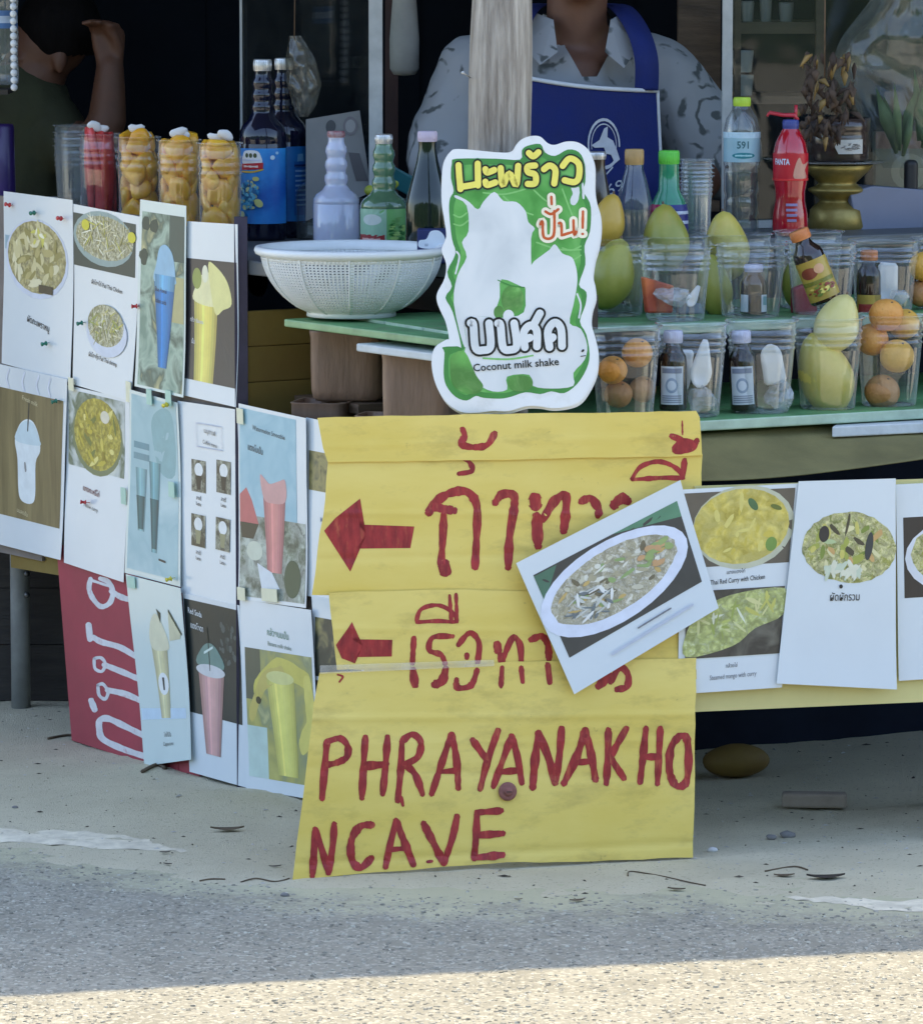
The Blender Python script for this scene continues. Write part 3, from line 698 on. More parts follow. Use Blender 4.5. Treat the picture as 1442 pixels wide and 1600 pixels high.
lettering([([(433, 150), (440, 200)], 30), ([(546, 146), (535, 185), (508, 200)], 30), ([(655, 150), (634, 202), (588, 210), (584, 182)], 22),
           ([(742, 140), (738, 205)], 18), ([(808, 140), (813, 190)], 18), ([(900, 130), (907, 192)], 22), ([(1076, 205), (1112, 168)], 30), ([(1140, 216), (1174, 206), (1178, 165), (1150, 140), (1118, 190)], 24),
           ([(172, 165), (190, 172), (178, 190)], 7),
           [(135, 398), (126, 500), (118, 595)], [(135, 398), (180, 386), (206, 412), (204, 450), (170, 470), (132, 478)],
           [(268, 382), (262, 480), (256, 592)], [(345, 382), (338, 480), (328, 578)], ([(265, 482), (340, 476)], 28),
           [(395, 398), (390, 500), (380, 602)], [(395, 396), (430, 372), (460, 398), (450, 450), (405, 476)], [(405, 476), (440, 510), (466, 578)], ([(392, 590), (398, 618)], 13),
           [(566, 372), (540, 450), (498, 578)], [(568, 372), (584, 460), (590, 558)], ([(532, 502), (588, 497)], 20),
           [(640, 392), (690, 462)], [(728, 358), (692, 462), (666, 562)],
           [(775, 378), (745, 460), (712, 552)], [(775, 378), (795, 450), (810, 540)], ([(742, 502), (800, 497)], 24),
           ([(868, 368), (856, 460), (848, 556)], 28), ([(868, 368), (905, 460), (925, 540)], 28), ([(925, 540), (940, 450), (948, 352)], 26),
           ([(1030, 358), (1000, 450), (956, 542)], 28), ([(1030, 358), (1050, 440), (1065, 528)], 28), ([(1002, 470), (1050, 465)], 22),
           [(1110, 357), (1108, 450), (1103, 542)], [(1172, 352), (1115, 452)], [(1115, 450), (1164, 524)],
           [(1240, 352), (1230, 450), (1220, 538)], [(1290, 352), (1285, 450), (1280, 542)], [(1230, 450), (1285, 450)],
           ([(1355, 378), (1327, 420), (1322, 500), (1346, 550), (1380, 536), (1388, 450), (1380, 384), (1355, 378)], 27),
           [(95, 702), (90, 780), (85, 862)], [(95, 702), (120, 780), (140, 852)], [(140, 852), (155, 760), (160, 684)],
           ([(292, 686), (250, 692), (220, 740), (222, 808), (252, 834), (288, 802)], 27),
           [(375, 672), (355, 750), (338, 832)], ([(375, 672), (405, 750), (434, 822)], 26), ([(357, 772), (408, 767)], 20),
           ([(470, 682), (505, 750), (538, 818)], 26), [(540, 820), (570, 730), (586, 656)], ([(484, 814), (498, 812)], 12),
           [(655, 642), (652, 720), (645, 803)], [(655, 643), (738, 637)], ([(655, 722), (744, 716)], 26), ([(648, 800), (744, 790)], 26)],
          [], 24, .0098, Z4)
tape_m = clear('clear_tape', (.95, .95, .93), .25, (.8, .8, .75), .15, 1.0)
mb = MB(); mb.quad(wavy(500, 1040, .0128), wavy(772, 1031, .0128), wavy(772, 1041, .0128), wavy(500, 1053, .0128)); mb.build('tape', tape_m, sign)
sp = PS(793, 1237, .0115); mb = MB(); Mn = PS.n.to_track_quat('Z', 'Y').to_matrix()
mb.lathe([(.0, .007), (.004, .0068), (.0055, .0055), (.006, .003), (.0085, .003), (.0125, .0024), (.0135, .001), (.0135, 0)], sp, Mn, 24); mb.beam(sp + PS.n * .0072 - Vector((.004, 0, 0)), sp + PS.n * .0072 + Vector((.004, 0, 0)), .0012, .001, 1)
mb.build('rusty_washer', [mat('rust', hx(140, 92, 84), .7, .35, 60, .4, 120, metal=.3), wood_dk], sign)

# ================================================================ coconut shake sign
def ZS(x, y): return (660 + x / 3.477, 200 + y / 3.477)
OUT = [(150,130),(200,112),(400,130),(480,128),(510,90),(540,60),(590,42),(640,45),(680,80),(720,90),(780,72),(840,75),(890,105),(920,150),(935,210),(935,330),(945,400),(965,470),(968,560),(955,650),(935,720),(925,800),(935,850),(940,920),(920,990),(915,1060),(935,1130),(952,1220),(945,1330),(900,1430),(850,1490),(780,1515),(700,1522),(640,1512),(560,1512),(470,1537),(380,1537),(290,1547),(210,1542),(140,1500),(90,1430),(60,1350),(50,1260),(70,1190),(130,1150),(145,1140),(125,1050),(85,960),(80,900),(120,820),(130,740),(105,660),(130,590),(120,500),(105,400),(105,280),(115,190)]
GRN = [(160,190),(185,165),(400,165),(530,170),(540,120),(570,95),(640,85),(665,130),(720,150),(790,115),(850,130),(880,190),(885,290),(870,340),(890,370),(915,430),(910,560),(880,640),(885,740),(850,850),(890,890),(885,960),(855,1050),(890,1120),(908,1230),(890,1310),(840,1390),(770,1440),(700,1430),(640,1445),(560,1435),(480,1460),(420,1470),(330,1465),(290,1455),(240,1480),(180,1460),(130,1400),(115,1330),(120,1220),(110,1190),(190,1185),(210,1180),(165,1000),(125,920),(160,860),(135,780),(180,680),(160,600),(145,450),(150,380),(170,340),(155,270)]
W1 = [(170,365),(230,390),(300,440),(330,400),(390,345),(440,395),(510,400),(560,450),(575,510),(610,545),(590,600),(590,860),(550,865),(430,820),(420,920),(395,1000),(430,1030),(240,1030),(240,1170),(220,1170),(170,950),(190,800),(240,700),(215,620),(250,560),(240,420)]
W2 = [(590,745),(650,690),(690,660),(720,630),(760,680),(810,700),(830,740),(840,790),(840,850),(820,960),(800,1060),(860,1090),(895,1180),(880,1260),(820,1330),(820,1400),(700,1415),(600,1400),(580,1340),(460,1350),(460,1420),(380,1430),(300,1390),(290,1340),(210,1290),(240,1170),(240,1030),(430,1030),(550,1000),(560,870)]
def sm(pts, k=4): return [(p.x, p.y) for p in smooth([(a, b, 0) for a, b in pts], True, k)]
gloss_white = dirt(mat('glossy_white_board', hx(236, 238, 238), .28, .03, 6, .03, 20, coat=.3), hx(180, 176, 160), 14, .58, .8, .5)
mb = MB(); mb.slab([PC(*ZS(x, y), .007) for x, y in sm(OUT)], -PC.n * .004); csign = mb.build('shake_sign', gloss_white)
T(csign, 'die-cut white and green coconut milk shake sign fixed to the pole', 'sign')
mb = MB(); mb.slab([PC(*ZS(x + 6, y + 14), .0) for x, y in sm(OUT)], -PC.n * .004); mb.build('backing_board', gloss_white, csign)
P = Print(lambda u, v, o: PC(*ZS(u, v), .007 + o), .0002, .00006)
g_dk, g_md, g_lt, off_w = ink(70, 144, 70), soft('leaf_green', [hx(74, 150, 66), hx(96, 172, 84), hx(120, 190, 104)], 26), ink(134, 198, 116), soft('faded_glass', [hx(212, 216, 216), hx(226, 229, 228), hx(234, 235, 233)], 14)
P.poly(sm(GRN, 3), g_dk, 0, tess=True)
inner = [(188,205),(400,195),(560,200),(570,130),(625,115),(655,160),(720,180),(800,145),(850,180),(855,290),(845,345),(870,385),(888,440),(880,560),(855,630),(858,735),(820,850),(860,905),(858,960),(830,1050),(865,1130),(880,1230),(862,1300),(815,1370),(760,1410),(700,1400),(640,1415),(560,1400),(480,1432),(420,1440),(330,1435),(285,1425),(240,1450),(195,1430),(155,1385),(142,1320),(150,1230),(235,1190),(195,1000),(155,920),(190,860),(165,780),(210,690),(185,600),(170,450),(180,390),(195,340),(182,270)]
P.poly(sm(inner, 3), g_md, 0, tess=True)
for x0, y0, x1, y1 in [(330,350,560,330),(440,370,600,470),(600,330,740,420),(760,330,860,560),(620,620,860,660),(170,470,240,460),(170,520,250,500),(760,650,860,640),(780,700,860,690)]:
    P.stroke([(x0, y0), ((x0 + x1) / 2, (y0 + y1) / 2 + 18), (x1, y1)], 9, g_lt)
P.poly(sm(W1, 3), off_w, 0, tess=True); P.poly(sm(W2, 3), off_w, 0, tess=True)
P.stroke([(820, 300), (835, 350), (820, 400)], 40, off_w); P.stroke([(870, 300), (875, 380)], 12, off_w)
P.stroke([(180, 370), (240, 400), (290, 450)], 16, off_w)
P.stroke([(840, 900), (860, 960), (850, 1030)], 10, off_w); P.stroke([(185, 670), (200, 700), (180, 790)], 10, off_w)
coc = food('coconut_green', [hx(120, 186, 96), hx(104, 172, 84), hx(146, 204, 118)], 25, .3)
P.ell(490, 930, 62, 78, coc); P.ell(415, 1000, 28, 36, coc); P.ell(468, 1020, 30, 34, off_w)
P.poly(sm([(150,1290),(165,1230),(230,1215),(290,1340),(330,1400),(300,1440),(230,1440),(165,1390)]), coc, 0, tess=True)
P.poly(sm([(465,1370),(500,1345),(580,1350),(600,1385),(580,1420),(520,1430),(475,1415)]), coc, 0, tess=True)
P.stroke([(330, 1250), (470, 1255), (600, 1235)], 10, g_lt); P.stroke([(410, 825), (480, 855), (555, 865)], 6, g_dk)
blk, yel, cream, orng, dkg = ink(22, 24, 18, .6), ink(246, 232, 110), ink(252, 240, 214), ink(206, 92, 44), ink(70, 138, 76)
t1 = [[(196,200),(200,260),(206,330)],[(206,318),(250,312),(302,302)],[(300,192),(302,310)],[(342,222),(352,240),(390,226)],[(342,290),(352,308),(396,294)],[(425,216),(436,308),(472,245),(508,308),(520,204)],
      [(612,202),(572,208),(574,238),(612,252),(612,298),(572,302)],[(578,134),(602,152),(630,130)],[(660,222),(692,202),(722,228),(716,300)],[(762,204),(800,164),(848,192),(850,262),(826,292),(772,282)]]
for s_ in t1: P.stroke(s_, 62, dkg, True, 0, 0)
P.up()
for s_ in t1: P.stroke(s_, 52, blk, True, 0, 0)
P.up()
for s_ in t1: P.stroke(s_, 34, yel, True, 0, 0)
t2 = [[(640,522),(652,508),(660,592),(712,582),(716,450)],[(668,452),(700,466),(738,440)],[(700,372),(702,412)],[(740,516),(754,520),(756,582)],[(756,582),(826,560)],[(820,500),(824,576),(836,562)],[(872,452),(870,540)],[(870,574)]]
for s_ in t2: P.stroke(s_, 46, cream, True, 0, 0)
P.up()
for s_ in t2: P.stroke(s_, 15, orng, True, .1, .05)
t3 = [[(262,1058),(276,1068),(288,1192),(330,1206),(370,1184),(362,1060)],[(410,1060),(424,1072),(438,1190),(478,1204),(512,1180),(498,1060)],[(556,1190),(550,1112),(584,1072),(620,1098),(622,1186)],[(556,1150),(584,1138)],[(606,1064),(638,1006)],[(690,1190),(682,1102),(718,1056),(752,1088),(758,1184)],[(692,1150),(708,1136)]]
for s_ in t3: P.stroke(s_, 66, blk, True, 0, 0)
P.up()
for s_ in t3: P.stroke(s_, 42, off_w, True, 0, 0)
P.up(); P.text('Coconut milk shake', 507, 1284, 58, blk, rad(-4.4), 1.0, .012, 580)
P.stroke([(868, 1212), (874, 1206)], 12, blk); P.stroke([(860, 1240), (886, 1236)], 5, blk)
P.done('print', csign)

# ================================================================ menu sheets
paper = mat('laminated_paper', hx(216, 223, 226), .22, .03, 5, .05, 14, coat=.5)
paper2 = mat('laminated_paper_greenish', hx(206, 220, 216), .22, .04, 5, .05, 14, coat=.5)
DARK, GREY = ink(46, 46, 48), ink(120, 122, 128)
def sheet(label, quad, proj, off, draw, curl=.003, m=None, group='menu sheets on the left side of the stall', tw=0.0):
    c = [proj(x, y, off) for x, y in quad]; nrm = (c[1] - c[0]).cross(c[3] - c[0]).normalized(); nrm = nrm if nrm.y < 0 else -nrm
    ph = R.uniform(0, 6)
    def f(u, v, o):
        p = (c[0] * (1 - u) + c[1] * u) * (1 - v) + (c[3] * (1 - u) + c[2] * u) * v
        b = curl * (1.2 * (2 * v - 1) ** 2 * (.5 + .5 * u) + .5 * math.sin(3.1 * u + ph) * (1 - v) + .35 * math.sin(7 * v + ph)) + tw * (v ** 3) * u
        return p + nrm * (o + b)
    nu, nv = 8, 12; mb = MB()
    for o in (0, -.0007): mb.v += [f(i / nu, j / nv, o) for j in range(nv + 1) for i in range(nu + 1)]
    k = (nu + 1) * (nv + 1); ix = lambda i, j: j * (nu + 1) + i
    for j in range(nv):
        for i in range(nu):
            q = [ix(i, j), ix(i, j + 1), ix(i + 1, j + 1), ix(i + 1, j)]; mb.f.append(q); mb.f.append([a + k for a in reversed(q)])
    rim = [ix(i, 0) for i in range(nu)] + [ix(nu, j) for j in range(nv)] + [ix(i, nv) for i in range(nu, 0, -1)] + [ix(0, j) for j in range(nv, 0, -1)]
    mb.m = [0] * len(mb.f); mb.sm = [True] * len(mb.f)
    for a, b in zip(rim, rim[1:] + rim[:1]): mb.add([mb.v[a], mb.v[b], mb.v[b + k], mb.v[a + k]], [(0, 1, 2, 3)], 0, False)
    ob = mb.build('menu_sheet', m or paper); T(ob, label, 'menu sheet', group)
    P = Print(f, .0003, .00006); draw(P)
    if P.mb.f: P.done('print', ob)
    ob_f[ob.name] = f; return ob
ob_f = {}
noodle = [ink(222, 214, 176), ink(196, 186, 138), ink(238, 234, 208), ink(168, 160, 104), ink(206, 200, 96)]
olive = [ink(150, 140, 84), ink(182, 170, 114), ink(206, 196, 148), ink(116, 106, 60), ink(96, 84, 48)]
curry = [ink(196, 178, 66), ink(170, 154, 52), ink(214, 196, 92), ink(150, 132, 44), ink(120, 124, 60)]
veg = [ink(206, 196, 108), ink(168, 172, 84), ink(226, 218, 168), ink(132, 146, 70), ink(84, 78, 60), ink(208, 168, 110), ink(186, 200, 150)]
bean = [ink(226, 222, 206), ink(180, 170, 140), ink(120, 110, 86), ink(70, 66, 58), ink(202, 172, 108), ink(150, 170, 110), ink(206, 200, 176)]
def dA1(P):
    P.rect(.02, .25, .1, .33, ink(150, 176, 190)); P.ell(.48, .36, .45, .225, ink(206, 212, 226)); P.ell(.48, .35, .42, .205, food('f_olive', [hx(116,106,60), hx(170,158,104), hx(196,186,140), hx(90,80,46)], 130))
    P.bits(.48, .35, .35, .17, [olive[1], olive[2], olive[2], olive[0], noodle[0]], 20, .12, .032); P.bits(.5, .24, .16, .04, noodle, 6, .08, .02); P.rect(.52, .50, .72, .545, ink(74, 66, 50))
    P.text('ผัดกะเพราหมู', .52, .72, .050, DARK, .10, 1.25, .01, .5)
def dA2(P):
    P.rect(.0, .045, .95, .335, ink(60, 72, 68)); P.ell(.46, .16, .46, .15, ink(150, 168, 164)); P.ell(.48, .155, .44, .12, food('f_noodle', [hx(190,182,140), hx(222,216,186), hx(150,144,96), hx(206,198,160)], 170, .35, 1.5))
    P.bits(.48, .15, .42, .11, noodle, 26, .10, .006); P.ell(.2, .1, .06, .03, ink(214, 204, 60)); P.ell(.9, .12, .06, .03, ink(214, 204, 60))
    P.text('ผัดไทยไก่ Pad Thai Chicken', .52, .415, .034, DARK, .04, 1.3, .01, .62)
    P.ell(.55, .67, .33, .13, ink(212, 216, 226)); P.ell(.53, .63, .29, .115, food('f_noodle', [hx(190,182,140)]*2, 170)); P.bits(.53, .63, .25, .095, noodle + veg[:2], 20, .09, .007)
    P.text('ผัดไทยกุ้ง Pad Thai shrimp', .5, .815, .034, DARK, .04, 1.3, .01, .6)
def dA3(P):
    P.rect(.06, .06, .97, .985, soft('photo_garden', [hx(122, 148, 132), hx(170, 190, 170), hx(84, 104, 92), hx(200, 192, 140)], 22))
    P.rect(.66, .06, .97, .30, ink(66, 84, 78)); P.rect(.64, .38, .97, .62, ink(186, 178, 128))
    for q in ((.15, .12), (.33, .13), (.12, .30)): P.ell(q[0], q[1], .09, .04, ink(48, 66, 58), 0, 12, .2)
    P.poly(sm([(.40,.32),(.46,.24),(.60,.22),(.74,.27),(.80,.38),(.78,.42),(.36,.42)]), ink(150, 190, 214), .1)
    P.glass((.36,.42),(.79,.42),(.64,.87),(.47,.87),(44,124,186)); P.glass((.37,.38),(.80,.38),(.77,.46),(.38,.46),(104,164,200))
    P.text('Blue Hawaii', .5, .46, .035, DARK, .03, 1.5, .01, .6); P.text('Italian soda', .5, .52, .035, DARK, .03, 1.5, .01, .6)
def dA4(P):
    P.rect(.0, .21, .98, .90, ink(58, 56, 60)); P.glass((.16,.42),(.62,.42),(.56,.90),(.20,.90),(222,204,108))
    P.poly(sm([(.14,.44),(.2,.36),(.3,.30),(.45,.28),(.52,.35),(.62,.40),(.64,.46),(.4,.47)]), ink(238, 230, 176), .1)
    P.poly(sm([(.44,.24),(.58,.24),(.80,.32),(.88,.44),(.72,.48),(.56,.50)]), ink(232, 224, 150), .1); P.ell(.22, .32, .09, .06, ink(150, 160, 84)); P.ell(.38, .29, .06, .05, ink(236, 232, 200))
    P.text('กล้วย Banana', .22, .56, .032, ink(226, 226, 226), .03, 1.5, .01, .5); P.text('ปั่น', .16, .68, .036, ink(226, 226, 226), .03, 1.5, .01, .3)
stripe = mat('photo_wood_table', hx(122, 110, 76), .3, .35, 6, stretch=(6, 6, .6))
def dB1(P):
    P.rect(.02, .125, .96, .83, stripe); P.poly(sm([(.30,.40),(.36,.31),(.46,.27),(.56,.28),(.64,.35),(.66,.43),(.60,.50),(.60,.68),(.55,.73),(.42,.73),(.36,.68),(.34,.50)]), ink(222, 230, 232), .1)
    P.poly(sm([(.31,.40),(.37,.31),(.46,.28),(.56,.29),(.64,.36),(.645,.40)]), ink(198, 216, 222), .1); P.stroke([(.49, .18), (.48, .33)], .016, DARK); P.text('Fresh milk', .5, .165, .035, ink(206, 196, 160), .1, 1.5, .0, .4); P.text('นมสดปั่น', .42, .79, .03, ink(206, 196, 160), .1, 1.5, .0, .4)
    for u in (.2, .42, .62, .78): P.stroke([(u, .02), (u - .03, .07), (u, .115)], .02, ink(212, 216, 226))
    P.stroke([(.45, .52), (.46, .55)], .03, ink(150, 150, 150))
def dB2(P):
    P.rect(.04, .02, .93, .44, soft('photo_table', [hx(150, 160, 146), hx(96, 110, 84), hx(190, 196, 190), hx(210, 212, 200)], 24)); P.ell(.50, .25, .40, .215, ink(120, 128, 92)); P.ell(.50, .235, .37, .20, food('f_curry', [hx(196,178,66), hx(170,154,52), hx(206,190,90), hx(150,136,46)], 120))
    P.bits(.50, .235, .32, .17, curry + [ink(228, 214, 130)], 10, .09, .022); P.ell(.62, .13, .07, .035, ink(222, 214, 190))
    P.text('แกงกะหรี่ไก่', .42, .555, .042, ink(110, 44, 48), .06, 1.4, .012, .4); P.text('Yellow curry', .42, .645, .032, DARK, .06, 1.4, .0, .36)
def dB3(P):
    P.rect(.04, .02, .96, .97, soft('photo_teal', [hx(176, 204, 206), hx(160, 192, 196), hx(196, 216, 216)], 10)); P.poly(sm([(.5,.1),(.75,.05),(.9,.12),(.9,.4),(.6,.4),(.45,.2)]), ink(140, 178, 180), .1)
    P.glass((.14,.41),(.36,.41),(.34,.75),(.22,.75),(130,170,172)); P.glass((.4,.36),(.62,.36),(.58,.85),(.48,.85),(116,160,164)); P.glass((.17,.56),(.33,.56),(.32,.74),(.23,.74),(60,100,102),7,.6); P.glass((.43,.56),(.59,.56),(.57,.83),(.49,.83),(56,98,102),7,.6)
    P.rect(.10, .27, .40, .305, ink(110, 150, 160)); P.rect(.10, .33, .40, .365, ink(116, 152, 160)); P.stroke([(.62, .88), (.74, .885)], .012, DARK)
def dB4(P):
    for u0, v0 in ((.2, .29), (.62, .27), (.2, .57), (.62, .56)):
        P.rect(u0, v0, u0 + .24, v0 + .165, food('photo_small', [hx(120, 118, 92), hx(60, 58, 48), hx(160, 160, 140), hx(210, 208, 196)], 70)); P.ell(u0 + .12, v0 + .05, .07, .035, ink(232, 232, 228)); P.poly([(u0 + .07, v0 + .08), (u0 + .17, v0 + .08), (u0 + .15, v0 + .15), (u0 + .09, v0 + .15)], R.choice([ink(30, 28, 26), ink(150, 146, 110)]), .1)
        P.text('ลาเต้', u0 + .12, v0 + .195, .028, DARK, .04, 1.6, .01, .2); P.text('Latte', u0 + .12, v0 + .225, .026, DARK, .04, 1.6, .01, .18)
    P.text('เมนูกาแฟ', .52, .135, .034, DARK, .05, 1.5, .0, .34); P.text('Coffee menu', .52, .195, .030, DARK, .05, 1.5, .0, .34)
    for a, b in (((.3, .1), (.72, .1)), ((.72, .1), (.72, .22)), ((.72, .22), (.3, .22)), ((.3, .22), (.3, .1))): P.stroke([a, b], .005, ink(190, 192, 204), False)
def dB5(P):
    P.rect(.02, .02, .86, .62, soft('photo_blue_wood', [hx(170, 204, 212), hx(150, 190, 202), hx(186, 214, 220)], 12)); P.rect(.02, .56, .98, .98, food('photo_ice', [hx(70, 76, 66), hx(190, 196, 184), hx(120, 130, 112), hx(40, 44, 38)], 34))
    P.poly([(.02,.62),(.02,.46),(.12,.42),(.2,.48),(.30,.60)], ink(196, 106, 106), .1); P.poly([(.02,.60),(.30,.60),(.22,.68),(.05,.68)], ink(60, 58, 48), .1)
    P.glass((.37,.44),(.70,.44),(.64,.84),(.43,.84),(202,132,128)); P.poly(sm([(.33,.34),(.46,.38),(.60,.36),(.70,.35),(.70,.46),(.50,.48),(.38,.46)]), ink(212, 160, 156), .1)
    P.ell(.24, .74, .12, .05, ink(206, 210, 190)); P.ell(.8, .86, .12, .1, ink(66, 84, 62)); P.poly([(.28,.80),(.5,.84),(.62,.92),(.36,.94)], ink(220, 224, 226), .1)
    P.text('Watermelon Smoothie', .46, .115, .036, ink(66, 84, 96), .04, 1.45, .005, .84); P.text('แตงโมปั่น', .26, .215, .046, ink(60, 72, 82), .06, 1.3, .01, .4)
def dB6(P):
    P.rect(.05, .18, .9, .40, soft('photo_dark', [hx(40, 42, 38), hx(150, 140, 90), hx(90, 90, 70)], 40)); P.text('Mango', .35, .56, .04, ink(90, 110, 140), .05, 1.5, .01, .6); P.text('ปั่น', .3, .68, .03, DARK, .05, 1.5, 0, .4)
def dC2(P):
    P.rect(.03, .70, .93, .76, ink(196, 216, 230)); P.glass((.36,.36),(.66,.36),(.62,.755),(.44,.755),(198,192,152),9,.82)
    P.poly(sm([(.34,.32),(.40,.22),(.52,.18),(.66,.28),(.70,.36),(.6,.38),(.4,.38)]), ink(218, 214, 184), .1); P.poly([(.52,.15),(.60,.17),(.58,.23)], ink(38, 52, 40), .1); P.poly([(.74,.15),(.94,.26),(.92,.30),(.72,.32)], ink(206, 202, 170), .1); P.stroke([(.75, .15), (.95, .27)], .02, ink(52, 66, 48))
    P.ell(.53, .565, .10, .062, ink(232, 234, 232)); P.poly([(.51,.53),(.55,.53),(.55,.60),(.52,.60)], DARK, .1); P.text('โกโก้ปั่น', .54, .845, .032, DARK, 0, 1.5, .0, .2); P.text('Cappuccino', .55, .895, .030, DARK, 0, 1.5, .0, .3)
def dC3(P):
    P.rect(.02, .03, .96, .66, ink(44, 50, 48)); P.bits(.75, .25, .2, .15, [ink(84, 92, 90), ink(60, 68, 66)], 8, .04, .03); P.text('Red Soda', .20, .095, .045, ink(222, 226, 226), .05, 1.4, .012, .36); P.text('แดงโซดา', .22, .175, .045, ink(222, 226, 226), .05, 1.4, .012, .34)
    P.glass((.22,.42),(.66,.42),(.57,.87),(.32,.87),(196,152,148)); P.poly(sm([(.20,.38),(.28,.29),(.42,.25),(.56,.28),(.66,.38)]), ink(110, 140, 132), .1)
    P.ell(.43, .405, .25, .035, ink(206, 206, 206)); P.stroke([(.40, .17), (.42, .40)], .014, ink(30, 40, 36)); P.stroke([(.33, .31), (.48, .27)], .014, ink(210, 224, 216))
def dC4(P):
    P.rect(.05, .25, .97, .93, soft('photo_banana', [hx(196, 188, 110), hx(170, 164, 96), hx(140, 146, 110), hx(206, 200, 140)], 16)); P.rect(.05, .66, .32, .93, ink(190, 210, 200)); P.rect(.05, .25, .26, .52, ink(92, 94, 76))
    P.stroke([(.2, .46), (.5, .33), (.9, .38)], .10, ink(204, 192, 96)); P.stroke([(.12, .6), (.3, .42), (.55, .36)], .09, ink(196, 180, 100)); P.stroke([(.9, .4), (.92, .6), (.8, .72)], .12, ink(214, 202, 108))
    P.glass((.34,.40),(.72,.40),(.72,.90),(.46,.90),(206,200,110),11,.84); P.ell(.53,.385,.19,.035,ink(214,210,140)); P.ell(.22, .52, .035, .02, ink(70, 64, 40))
    P.text('กล้วยนมปั่น', .52, .155, .05, ink(120, 150, 130), .03, 1.3, .01, .5); P.text('Banana milk shake', .54, .215, .032, ink(110, 130, 116), .03, 1.4, .005, .55)
def dC5(P): P.rect(.05, .25, .95, .95, soft('photo_dark2', [hx(36, 40, 36), hx(60, 64, 54), hx(150, 140, 90)], 30))
LS = [
 ('menu sheet of pale fried strips on a round plate, top left corner of the wall', [(8,298),(115,312),(112,597),(4,567)], .004, dA1, paper),
 ('menu sheet with two noodle dishes, one above the other, second in the top row', [(117,318),(220,338),(207,627),(115,600)], .004, dA2, paper),
 ('narrow menu sheet with a bright blue drink, curling off in the top row', [(219,311),(293,321),(288,621),(211,603)], .010, dA3, paper2),
 ('menu sheet with a yellow banana glass on a dark photo, top row right end', [(294,345),(373,350),(371,636),(287,617)], .005, dA4, paper),
 ('menu sheet with a white cup on a brown wooden table at the left edge', [(-8,567),(107,592),(96,875),(-10,848)], .007, dB1, paper),
 ('menu sheet with a bowl of yellow curry above the red panel', [(105,601),(204,624),(195,910),(101,879)], .004, dB2, paper),
 ('faded pale teal menu sheet with two dark glasses in the second row', [(205,608),(279,629),(284,917),(196,895)], .008, dB3, paper2),
 ('white menu sheet with four tiny coffee photos in a grid', [(279,626),(374,640),(373,952),(284,926)], .004, dB4, paper),
 ('menu sheet with a pink watermelon smoothie on pale blue wood', [(373,630),(480,653),(480,950),(373,936)], .007, dB5, paper),
 ('mostly hidden menu sheet between the watermelon sheet and the yellow sign', [(478,652),(560,668),(560,945),(480,931)], .003, dB6, paper),
 ('pale menu sheet with a tall cream coffee glass hanging in front of the red panel', [(198,897),(284,919),(301,1187),(227,1197)], .012, dC2, paper2),
 ('menu sheet with a pink domed cup on a black photo, bottom row', [(287,926),(376,946),(387,1231),(297,1206)], .005, dC3, paper),
 ('menu sheet with a yellow banana milk drink, bottom row beside the yellow sign', [(374,936),(488,953),(502,1252),(385,1232)], .008, dC4, paper),
 ('sliver of a dark menu sheet tucked behind the left edge of the yellow sign', [(487,930),(570,946),(570,1075),(490,1062)], .004, dC5, paper)]
sheets = [sheet(lab, q, PL, off, dr, .002, m_) for lab, q, off, dr, m_ in LS]
def dR0(P):
    P.rect(.06, .13, .95, .76, ink(74, 72, 68)); P.poly([(.55,.13),(.95,.13),(.95,.25)], ink(96, 140, 110), .1); P.poly([(.06,.14),(.2,.14),(.06,.34)], ink(84, 118, 96), .1)
    P.ell(.47, .44, .47, .29, ink(222, 226, 238), -.05, 30); P.ell(.47, .43, .40, .22, food('f_bean', [hx(190,180,150), hx(226,222,208), hx(170,160,128), hx(206,200,180), hx(206,186,130)], 90, .35, 1.2, .4), -.05, 48, .02)
    P.bits(.47, .43, .36, .18, [bean[0], bean[1], bean[4], bean[5], bean[6], bean[2]], 26, .055, .018); P.bits(.72, .40, .12, .1, [ink(156, 172, 110), ink(202, 160, 116)], 6, .05, .025); P.bits(.3, .5, .15, .12, [ink(232, 230, 222), ink(206, 206, 196), ink(120, 126, 126)], 12, .08, .012)
    P.stroke([(.5, .82), (.72, .815)], .012, GREY, False); P.stroke([(.3, .89), (.85, .875)], .02, ink(190, 196, 208), False)
sheet('tilted menu sheet with an oval plate of stir fry, overlapping the yellow sign', [(806,880),(1062,750),(1122,950),(897,1085)], PS, .024, dR0, .002, group='menu sheets on the street side of the stall', tw=.0)
